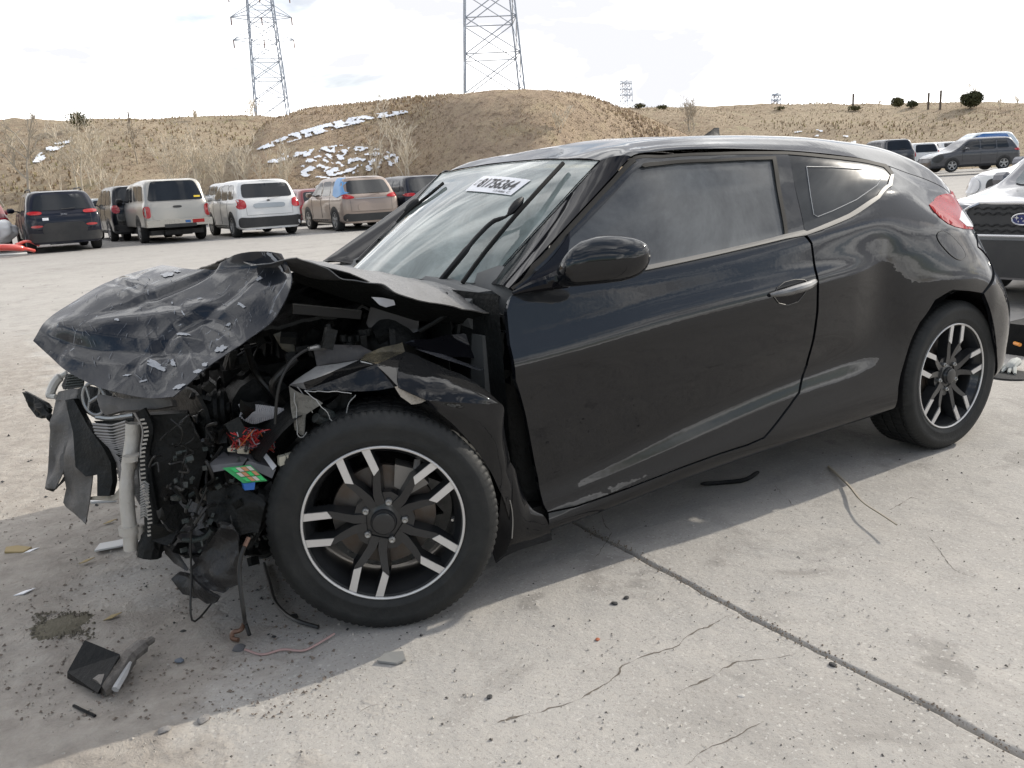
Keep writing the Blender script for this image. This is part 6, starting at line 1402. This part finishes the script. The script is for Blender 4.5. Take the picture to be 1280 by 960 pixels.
straw2 = [mat('weed', (.48, .38, .27), .95, spec=.1), mat('weed_brown', (.30, .22, .155), .95, spec=.1), mat('weed_pale', (.46, .38, .24), .95, spec=.1)]
tufts('dry_grass', 22000, Vf, Ff, ('dry straw coloured grass covering the long embankment',), .08, .18, straw)
tufts('dry_grass', 15000, Vm, Fm, ('dry brown grass and weeds on the near mound',), .06, .16, straw2)
# ------------------------------------------------------------------ bare trees and shrubs
barkm = [mat('pale_bark', (.62, .55, .44), .9, spec=.1), mat('grey_bark', (.42, .37, .30), .9, spec=.1), mat('dark_bark', (.13, .105, .085), .9, spec=.1)]
def tree(name, label, base, h, spread, seed, stems=1, m=0, depth=4, dens_=1., group=None, cat='tree', leaf=None, lean=0.):
    r_ = random.Random(seed); T_ = thing(name, label, cat, tuple(base), 0, group)
    tr = MB(); br = MB()
    def grow(mb, p, d, L_, R_, lv):
        n = 4 if lv < 2 else 3; pts = [p]; q = p.copy(); dd = d.copy()
        for i in range(n):
            dd = dd+np.array([r_.uniform(-1, 1), r_.uniform(-1, 1), r_.uniform(-.25, .55)])*.16; dd /= np.linalg.norm(dd); q = q+dd*L_/n; pts.append(q)
        mb.tube(pts, [R_*(1-.65*i/n) for i in range(n+1)], 5 if lv == 0 else 3, False)
        if lv >= depth: return
        k = int((3+r_.randint(0, 2))*dens_)+(2 if lv == 0 else 0)
        for j in range(k):
            t = r_.uniform(.25 if lv == 0 else .15, 1.); i = min(n-1, int(t*n)); s_ = pts[i]+(pts[i+1]-pts[i])*(t*n-i)
            a = r_.uniform(0, 6.28); e = np.array([math.cos(a), math.sin(a), 0]); nd = dd*r_.uniform(.55, 1.)+e*spread*r_.uniform(.5, 1.)+np.array([0, 0, .25]); nd /= np.linalg.norm(nd)
            grow(br, s_, nd, L_*r_.uniform(.38, .62), max(R_*.55, .015), lv+1)
    for s_ in range(stems):
        a = r_.uniform(0, 6.28); o_ = np.array([math.cos(a), math.sin(a), 0])*(.0 if stems == 1 else .15*h*r_.random()*.8)
        d = np.array([lean, 0, 1.])+(o_/h*2.5 if stems > 1 else 0)+np.array([r_.uniform(-.12, .12), r_.uniform(-.12, .12), 0]); d /= np.linalg.norm(d)
        grow(tr, o_, d, h*(.72 if stems == 1 else r_.uniform(.5, .72)), h*(.022 if stems == 1 else .011), 0)
    tr.build('trunk', barkm[m], T_, 80, world=False); br.build('branches', barkm[m], T_, 0, world=False)
    if leaf:
        vs = []; fs = []
        for k in range(leaf[1]):
            q = np.array([r_.gauss(0, 1), r_.gauss(0, 1), r_.gauss(0, 1)]); q /= np.linalg.norm(q); q *= r_.random()**.45
            c_ = np.array([q[0]*h*leaf[2], q[1]*h*leaf[2], h*.55+q[2]*h*.42]); c_ += .1*h*np.array([noise.noise(Vector(c_*1.3)), noise.noise(Vector(c_*1.3+5)), noise.noise(Vector(c_*1.3+9))])
            e = np.array([r_.gauss(0, 1) for _ in range(3)]); f_ = np.array([r_.gauss(0, 1) for _ in range(3)]); e *= leaf[3]/np.linalg.norm(e); f_ *= leaf[3]/np.linalg.norm(f_)
            n = len(vs); vs += [c_-e, c_+f_, c_+e]; fs.append((n, n+1, n+2))
        obj('crown', vs, fs, leaf[0], T_, 0, world=False)
    return T_
def base_at(px, py, D): q = PD(px, py, D); return q
TB = 'bare trees along the back of the lot'
rows_ = [  # px, base py, top py, depth D, stems, bark, depth levels, label
 (8, 262, 168, 38, 2, 1, 4, 'leaning bare tree at the left edge of the lot', -.25),
 (38, 262, 160, 39, 1, 1, 4, 'bare grey tree second from the left edge', .0),
 (100, 255, 140, 40, 2, 0, 4, 'tall pale bare tree behind the black SUV', .0),
 (118, 230, 150, 52, 6, 0, 3, 'broad pale bush on the slope behind the tall bare tree', .0),
 (72, 245, 182, 42, 4, 0, 3, 'low pale shrub left of the tall bare tree', .0),
 (172, 205, 152, 50, 1, 1, 3, 'thin single sapling halfway up the slope above the pickup', .0),
 (135, 262, 200, 40, 4, 0, 3, 'pale shrub above the gap between the black SUV and pickup', .0),
 (225, 235, 165, 43, 6, 0, 3, 'pale many-stemmed shrub above the pickup canopy', .0),
 (250, 235, 160, 44, 7, 0, 3, 'tallest pale shrub of the thicket above the pickup', .0),
 (278, 238, 168, 43, 6, 0, 3, 'pale shrub above the left roof corner of the white crossover', .0),
 (305, 238, 172, 44, 6, 0, 3, 'pale shrub right above the white crossover', .0),
 (355, 238, 178, 42, 6, 0, 3, 'pale shrub above the gap right of the white crossover', .0),
 (332, 236, 188, 42, 4, 0, 3, 'short pale shrub over the right end of the white crossover', .0),
 (482, 200, 130, 46, 2, 0, 3, 'slender pale tree standing on the snow-edged mound', .0),
 (510, 225, 158, 42, 5, 0, 3, 'pale shrub at the foot of the mound above the dark crossover', .0),
 (468, 222, 172, 43, 4, 0, 3, 'small pale shrub above the tan crossover', .0),
 (315, 150, 122, 80, 5, 0, 3, 'pale bush on the ridge at the foot of the left pylon', .0),
 (243, 152, 136, 76, 5, 0, 3, 'small bush on the ridge left of the left pylon', .0),
 (700, 165, 128, 52, 3, 0, 3, 'wispy pale shrub on the face of the mound', .0),
 (865, 164, 124, 66, 6, 1, 4, 'rounded bare bush beside the roof aerial', .0)]
for i, (px, pb, pt, D, st, bk, dp, lb, ln) in enumerate(rows_):
    q = base_at(px, pb, D)
    h = hit(px, pb)
    if h is not None: q = np.array(h[0])
    Dq = (q-CAM)@fw; hh = (pb-pt)/F*Dq*1.02
    tree('bare_shrub' if st > 3 else 'bare_tree', lb, q-np.array([0, 0, .1]), hh, .75 if st > 3 else .9, 40+i, st, bk, dp, 1.0 if st < 4 else .9, TB, 'shrub' if st > 3 else 'tree', lean=ln)
olive = mat('olive_leaf', (.10, .095, .045), .9, spec=.1); dgreen = mat('dull_green_leaf', (.07, .075, .04), .9, spec=.1)
for i, (px, pb, pt, lf, lb, wd) in enumerate(((1214, 134, 113, (dgreen, 1800, .62, .16), 'dark rounded bush on the right ridge', .9), (1122, 133, 120, (olive, 900, .6, .14), 'olive bush on the ridge left of the dark rounded bush', .8), (1140, 133, 124, (dgreen, 500, .8, .12), 'low dark scrub on the ridge between the two bushes', .8),
    (1068, 137, 130, (olive, 300, 1.3, .12), 'low olive scrub at the ridge above the grey SUV', .8), (975, 136, 131, (olive, 200, 1.5, .1), 'low scrub on the ridge right of the aerial', .8), (800, 134, 127, (olive, 400, 1.1, .12), 'olive scrub on the ridge beside the small distant pylon', .8), (828, 135, 129, (olive, 300, 1.2, .12), 'small olive scrub on the ridge left of the aerial', .8), (100, 160, 138, (olive, 700, .7, .10), 'olive crowned bush on the left ridge', .8))):
    h = hit(px, pb+2); q = np.array(h[0]); Dq = (q-CAM)@fw
    tree('ridge_bush', lb, q, (pb-pt)/F*Dq, .9, 90+i, 5, 2, 2, 1, 'bushes along the ridge', 'bush', lf)
for i, (px, pt, lb) in enumerate(((1200, 112, 'thin bare tree right of the dark rounded bush'), (1221, 97, 'tallest thin bare tree rising above the dark rounded bush'), (1250, 116, 'bare tree clump near the right edge of the ridge'), (1270, 114, 'bare tree at the right end of the ridge'), (1020, 120, 'distant bare clump on the ridge beyond the aerial'), (1038, 118, 'second distant bare clump beyond the aerial'), (1098, 121, 'leaning bare sapling on the ridge left of the olive bush'))):
    h = hit(px, 136); q = np.array(h[0]); Dq = (q-CAM)@fw
    tree('bare_tree', lb, q, (133-pt)/F*Dq, .8, 120+i, 3, 0, 3, .9, 'bare trees along the ridge', 'tree')
for i, (px, pt, lb) in enumerate(((1066, 114, 'lone wooden post on the ridge left of the olive bush'), (1160, 113, 'left wooden post of the pair by the dark bush'), (1175, 110, 'right wooden post of the pair by the dark bush'), (162, 136, 'thin post on the left ridge'))):
    h = hit(px, 137 if px > 500 else 154); q = np.array(h[0]); Dq = (q-CAM)@fw; hh = ((133 if px > 500 else 150)-pt)/F*Dq
    mb = MB(); mb.tube([q-np.array([0, 0, .3]), q+np.array([0, 0, hh])], .12 if px > 500 else .06, 6); tag(mb.build('utility_post', barkm[2]), lb, 'post', 'posts on the ridge')
# ------------------------------------------------------------------ pylons
galv = mat('galvanised_steel', (.38, .42, .48), .6, metal=.3)
def pylon(label, base, H, wb, wt, rz, arms=(), r_=.10, waist=None):
    t = thing('power_pylon', label, 'pylon', tuple(base), rz, 'power pylons on the skyline')
    def W_(z): return wb+(wt-wb)*min(1, z/(waist or H))
    lv = [0]; z = 0
    while z < H: z += W_(z)*.62; lv.append(min(z, H))
    cor = [(-1, -1), (1, -1), (1, 1), (-1, 1)]
    P = lambda i, z: np.array([cor[i][0]*W_(z)/2, cor[i][1]*W_(z)/2, z])
    for i in range(4): MB().tube([P(i, z) for z in lv], r_*1.2, 5).build('leg', galv, t, 30, world=False)
    mb = MB()
    for a, b_ in zip(lv, lv[1:]):
        for i in range(4):
            j = (i+1) % 4; mb.tube([P(i, a), P(j, b_)], r_*.6, 4); mb.tube([P(j, a), P(i, b_)], r_*.6, 4); mb.tube([P(i, b_), P(j, b_)], r_*.6, 4)
    tag(mb.build('lattice_bracing', galv, t, 30, world=False), kind='stuff')
    for z, sp in arms:
        mb = MB(); w2 = W_(z)/2
        for s_ in (-1, 1):
            tip = np.array([s_*sp/2, 0, z])
            for y in (-w2, w2):
                mb.tube([(s_*w2, y, z), tip], r_*.7, 4); mb.tube([(s_*w2, y, z+w2*.7), tip], r_*.6, 4)
            for q in (.3, .6): mb.tube([np.array([s_*w2, -w2, z])*(1-q)+tip*q, np.array([s_*w2, w2, z+w2*.7])*(1-q)+tip*q], r_*.5, 4)
        mb.tube([(-w2, 0, z), (w2, 0, z)], r_*.6, 4)
        ao = mb.build('cross_arm', galv, t, 30, world=False)
        for s_ in (-1, 0, 1): MB().tube([(s_*sp/2*.98, 0, z), (s_*sp/2*.98, 0, z-1.6)], r_*1.1, 5).build('insulator', mat('insulator_brown', (.16, .08, .06), .5), ao, world=False)
    return t
D1 = 190.; b1 = PD(341, 150, D1); s1 = D1/F
pylon('left pylon with three cross arms rising behind the bare bushes', b1, 150*s1*1.3, 46*s1*.86, 25*s1, math.radians(-12), [(94*s1, 73*s1), (120*s1, 73*s1), (146*s1, 73*s1)], .125)
D2 = 120.; b2 = PD(617, 118, D2); s2 = D2/F
pylon('large pylon standing on top of the near mound', b2, 175*s2, 72*s2, 50*s2, math.radians(-27), [], .115)
mb = MB()
D3 = 420.; b3 = PD(783, 134, D3); s3 = D3/F
pylon('small distant pylon between the big pylon and the aerial', b3, 31*s3, 12*s3, 10*s3, .3, [(14*s3, 15*s3), (21*s3, 15*s3), (28*s3, 15*s3)], .12)
D4 = 600.; b4 = PD(970, 136, D4); s4 = D4/F
pylon('smallest pylon far off right of the aerial', b4, 18*s4, 9*s4, 8*s4, .3, [(9*s4, 11*s4), (16*s4, 13*s4)], .22)
# ================================================================== things lying on the ground
def on(px, py, z=0.): return PZ(px, py, z)
def loose(name, label, cat, mb, m, smooth=30): return tag(mb.build(name, m), label, cat)
deb = mat('debris_black', (.006, .007, .008), .5, spec=.12, dust=((.2, .18, .16), .02, .03, 20.), bump=(40., .004))
# torn black duct piece in the foreground
t = thing('torn_duct', 'torn black plastic duct piece lying in the dirt in the foreground', 'debris', tuple(on(125, 858)))
def lc(o, pts): l = np.array(o.location); return [np.array(p)-l for p in pts]
def hull(pts, z0, z1): return pts
mb = MB(); A_ = [on(84, 849), on(124, 860), on(152, 832), on(132, 812)]; Tt = [on(86, 848, .015), on(126, 858, .02), on(150, 832, .05), on(108, 801, .05)]
T3 = [PZ(84, 840, .03), PZ(122, 866, .03), PZ(150, 818, .09), PZ(106, 800, .10)]; T0 = [PZ(84, 848, .0), PZ(124, 868, .0), PZ(152, 832, .0), PZ(108, 818, .0)]
mb.add(lc(t, T0+T3), [(3, 2, 1, 0), (4, 5, 6, 7), (0, 1, 5, 4), (1, 2, 6, 5), (2, 3, 7, 6), (3, 0, 4, 7)]); mb.build('duct_box', deb, t, 30, world=False)
mb = MB(); mb.tube(lc(t, smooth_pts([PZ(124, 860, .022), PZ(140, 848, .03), PZ(160, 822, .04), PZ(180, 806, .045), PZ(189, 800, .04)], 5)), [.030]*6+[.028]*6+[.022]*5+[.012]*4, 9); mb.build('duct_arm', mat('weathered_duct', (.05, .048, .045), .5, dust=((.3, .27, .24), .3, .3, 30.), bump=(60., .01)), t, 30, world=False)
mb = MB(); mb.tube(lc(t, [PZ(144, 862, .03), PZ(156, 842, .045), PZ(163, 828, .05)]), [.010, .009, .004], 6); mb.build('worn_edge', mat('pale_grey_plastic'), t, 30, world=False)
# stick of dry weed
mb = MB(); mb.tube(smooth_pts([on(1036, 583, .006), on(1060, 606, .02), on(1084, 632, .04), PZ(1100, 642, .045), PZ(1121, 656, .05)], 4), [.006]*5+[.005]*5+[.003]*7, 6); loose('dry_stick', 'thin broken stick lying on the concrete right of the car', 'stick', mb, barkm[1])
# wires, strips
mb = MB(); mb.tube(smooth_pts([on(306, 812, .006), on(330, 818, .006), on(352, 812, .008), on(380, 813, .006), on(400, 803, .008), on(418, 792, .01)], 5), .0035, 6); loose('pink_wire', 'thin pinkish wire lying on the ground below the front tyre', 'wire', mb, mat('faded_pink', (.36, .24, .22), .5))
mb = MB(); mb.slab([on(118, 690, .006), on(125, 681, .006), on(210, 665, .012), on(208, 673, .012)], (0, 0, 1), .006); loose('trim_strip', 'pale grey trim strip lying under the broken radiator', 'strip', mb, mat('pale_strip', (.50, .50, .49), .5))
mb = MB(); mb.slab([on(112, 625, .004), on(140, 622, .004), on(146, 627, .004), on(114, 630, .004)], (0, 0, 1), .01); loose('trim_strip', 'short pale strip in the sunlight behind the bumper fragments', 'strip', mb, mat('pale_strip'))
mb = MB(); mb.tube(smooth_pts([on(876, 605, .02), on(905, 603, .012), on(930, 600, .02), on(948, 590, .03)], 5), [.004]+[.009]*14+[.006], 6); loose('plastic_strip', 'curved black plastic strip in the shade below the door', 'strip', mb, deb)
mb = MB(); mb.tube(smooth_pts([on(92, 882, .004), on(104, 888, .006), on(119, 895, .004)], 4), .004, 5); loose('broken_strip', 'short black strip beneath the torn duct', 'strip', mb, deb)
mb = MB(); mb.tube(smooth_pts([on(330, 704, .01), on(336, 725, .01), on(350, 760, .01), on(372, 776, .012), on(398, 784, .01)], 5), .006, 6); loose('fallen_cable', 'black cable curling round the front of the front tyre', 'cable', mb, hose)
def rock(name, label, cat, px, py, s, m, sq=.5, seed=0, group=None):
    bm = bmesh.new(); bmesh.ops.create_icosphere(bm, subdivisions=2, radius=1); q = on(px, py)
    for v in bm.verts:
        k = 1+.35*noise.noise(v.co*1.3+Vector((seed*3.1, 0, 0))); v.co = Vector((v.co.x*s*k, v.co.y*s*k*.8, v.co.z*s*k*sq))
    me = bpy.data.meshes.new(name); bm.to_mesh(me); bm.free(); me.materials.append(m); me.shade_smooth(); me.set_sharp_from_angle(angle=math.radians(30))
    o = bpy.data.objects.new(name, me); COL.objects.link(o); o.location = (q[0], q[1], s*sq*.75); o.rotation_euler = (0, 0, seed); tag(o, label, cat, group); return o
stone = mat('grey_stone', (.22, .21, .20), .9, bump=(30., .01)); black_r = mat('black_lump', (.03, .03, .03), .7, bump=(30., .01)); brick_ = mat('terracotta', (.32, .10, .05), .8); lt = mat('pale_stone', (.45, .43, .40), .9)
for i, (px, py, s, m, lb) in enumerate((
    (408, 783+126, .0, None, ''), (299, 812, .022, mat('dark_stone', (.10, .10, .105), .8), 'flat dark stone at the end of the pinkish wire'), (224, 827, .014, mat('blue_grey_stone', (.12, .14, .17), .8), 'small blue grey stone right of the torn duct'),
    (206, 914, .017, stone, 'grey stone on the shadow edge at the bottom left'), (254, 901, .018, stone, 'larger grey stone on the shadow edge left of the glass chip'), (768, 755, .011, black_r, 'black fleck left of the pair on the sunlit concrete'), (783, 748, .010, black_r, 'black fleck right of the pair on the sunlit concrete'),
    (747, 800, .008, brick_, 'terracotta coloured chip on the sunlit concrete'), (1041, 832, .011, black_r, 'black fleck beside the concrete joint'), (927, 871, .009, lt, 'pale round chip on the sunlit concrete'), (612, 872, .009, black_r, 'dark fleck left on the sunlit concrete'),
    (368, 772, .016, black_r, 'black lump beside the front tyre'), (229, 790, .010, black_r, 'small black lump under the splash shield'), (245, 744+2, .012, black_r, 'black lump touching the splash shield shadow'))):
    if m: rock('stone' if 'stone' in lb else 'debris_chip', lb, 'stone' if 'stone' in lb else 'debris', px, py, s, m, .35, i, None)
mb = MB(); mb.slab([on(472, 828, .002), on(482, 818, .002), on(504, 816, .004), on(507, 826, .004), on(496, 831, .002)], (0, 0, 1), .006); loose('clear_chip', 'flat grey plastic chip below the front tyre in the sun', 'debris', mb, mat('smoked_chip', (.25, .25, .24), .3))
mb = MB(); mb.slab([on(8, 686, .004), on(22, 684, .004), on(40, 686, .004), on(30, 692, .004), on(6, 692, .004)], (0, 0, 1), .008); loose('dry_leaf', 'yellowish leaf litter at the left edge', 'leaf', mb, mat('yellow_leaf', (.30, .23, .11), .8))
for i, (px, py, lb) in enumerate(((137, 653, 'yellowish leaf under the bumper fragment'), (108, 702, 'small yellow leaf left of the pale strip'), (140, 772, 'yellow leaf beside the oily patch'))):
    q = on(px, py, .006); mb = MB(); mb.slab([q+np.array(d_) for d_ in ((-.025, -.006, 0), (.0, -.014, .004), (.03, .004, .006), (.0, .012, .002))], (0, 0, 1), .002); loose('dry_leaf', lb, 'leaf', mb, mat('yellow_leaf'))
for i, (px, py, lb) in enumerate(((30, 742, 'white paper scrap at the left'), (30, 602+140, ''), (37, 690, 'white scrap beside the leaf litter'), (115, 742, ''))):
    if not lb: continue
    q = on(px, py, .004); mb = MB(); mb.slab([q+np.array(d_) for d_ in ((-.03, -.0, 0), (.0, -.012, .003), (.035, .01, .004), (.0, .016, .0))], (0, 0, 1), .003); loose('paper_scrap', lb, 'scrap', mb, mat('white_paper'))
# small grit: countless
def grit(name, label, n, area, smin, smax, m, seed):
    r_ = random.Random(seed); vs = []; fs = []
    for k in range(n):
        px = r_.uniform(area[0], area[2]); py = r_.uniform(area[1], area[3])**1.0; q = on(px, py); s = r_.uniform(smin, smax)*(r_.random()**2+.35)
        a = r_.uniform(0, 3.14); n0 = len(vs); c_, s_ = math.cos(a), math.sin(a)
        for x, y, z in ((1, 0, 0), (-.5, .8, 0), (-.6, -.7, 0), (r_.uniform(-.3, .3), r_.uniform(-.3, .3), r_.uniform(.5, .9))):
            x *= s; y *= s*r_.uniform(.5, 1); vs.append((q[0]+x*c_-y*s_, q[1]+x*s_+y*c_, z*s+.0015))
        fs += [(n0, n0+1, n0+3), (n0+1, n0+2, n0+3), (n0+2, n0, n0+3)]
    tag(obj(name, vs, fs, m, smooth=0), label, 'gravel', kind='stuff')
grit('grit', 'dark grit scattered over the concrete', 900, (0, 560, 1280, 960), .0015, .0055, mat('dark_grit', (.10, .09, .08), .9), 1)
grit('grit', 'pale grit scattered over the concrete', 1700, (0, 560, 1280, 960), .0015, .006, mat('pale_grit', (.38, .35, .31), .9), 2)
grit('grit', 'brown dirt crumbs in front of the wreck', 2200, (0, 620, 420, 900), .002, .008, mat('brown_grit', (.17, .14, .115), .95), 3)
grit('grit', 'dark crumbs and broken bits under the car', 220, (180, 690, 560, 800), .003, .010, black_r, 4)
grit('grit', 'black fragments on the far part of the lot', 200, (0, 320, 420, 640), .006, .02, black_r, 6)
r_ = random.Random(9)
def jgrit():
    vs = []; fs = []
    for k in range(420):
        y = r_.uniform(-1.4, .3); x = .865+.022*noise.noise(Vector((y*1.3, 3., 0)))+.010*noise.noise(Vector((y*7, 5., 0)))+.02*(y+.5)*.3+r_.gauss(0, .012); s = r_.uniform(.0015, .005); n0 = len(vs)
        for a, b, c_ in ((1, 0, 0), (-.5, .8, 0), (-.6, -.7, 0), (0, 0, .8)): vs.append((x+a*s, y+b*s, c_*s+.0005))
        fs += [(n0, n0+1, n0+3), (n0+1, n0+2, n0+3), (n0+2, n0, n0+3)]
    tag(obj('grit', vs, fs, mat('joint_crumbs', (.16, .13, .10), .95), smooth=0), 'crumbs along the concrete joint', 'gravel', kind='stuff')
jgrit()
grit('grit', 'grit and crumbs on the oily sand', 500, (40, 765, 118, 800), .004, .010, mat('oily_crumbs', (.13, .115, .085), .95), 12)
# oily sand patch
pm = mat('oily_sand', (.13, .115, .08), .9, bump=(60., .01)); vs = [tuple(on(76, 783, .012))]; 
for k in range(40):
    a = 2*math.pi*k/40; rr_ = 1+.45*noise.noise(Vector((math.cos(a)*2, math.sin(a)*2, 3)))+.35*noise.noise(Vector((math.cos(a)*7, math.sin(a)*7, 3))); q = on(76+40*rr_*math.cos(a)*.95, 783-12*rr_*math.sin(a)-9*rr_*math.cos(a)); vs.append((q[0], q[1], .001))
tag(obj('oily_sand', vs, [(0, k+1, (k+1) % 40+1) for k in range(40)], pm, smooth=80), 'dark oily sand patch on the ground', 'sand', kind='stuff')
# things under the dark crossover at the right edge
t = thing('black_box', 'black box with a small orange lamp under the dark crossover', 'box', tuple(PD(1283, 448, 5.6)[:2])+(0,))
mb = MB(); mb.box((0, 0, .10), (.24, .2, .20)); mb.build('box_body', deb, t, world=False); mb = MB(); c_ = np.array(PD(1275, 431, 5.45))-np.array(t.location); mb.tube([c_, c_+np.array([.03, .05, 0])], .012, 8); mb.build('orange_lamp', mat('orange_lens', (.8, .3, .05), .3), t, world=False)
q = on(1262, 470); mb = MB(); mb.lathe([(.0, .012), (.10, .014), (.13, .010), (.14, .0)], 24, rot('X', math.pi/2), (q[0], q[1], .0)); loose('black_disc', 'flat black disc lying on the ground behind the rear bumper', 'disc', mb, deb)
q = on(1266, 464); mb = MB(); mb.tube(smooth_pts([q+np.array([-.08, -.02, .03]), q+np.array([.0, .0, .045]), q+np.array([.10, .03, .04])], 4), [.012]+[.028]*7+[.02], 8)
for d_ in (-.03, -.01, .012, .03): mb.tube([q+np.array([-.04, d_, .035]), q+np.array([-.10, d_*1.5-.02, .025]), q+np.array([-.13, d_*1.8-.03, .018])], [.012, .011, .007], 6)
loose('work_glove', 'grey work glove lying on the flat black disc', 'glove', mb, mat('glove_grey', (.36, .37, .35), .9), 60)
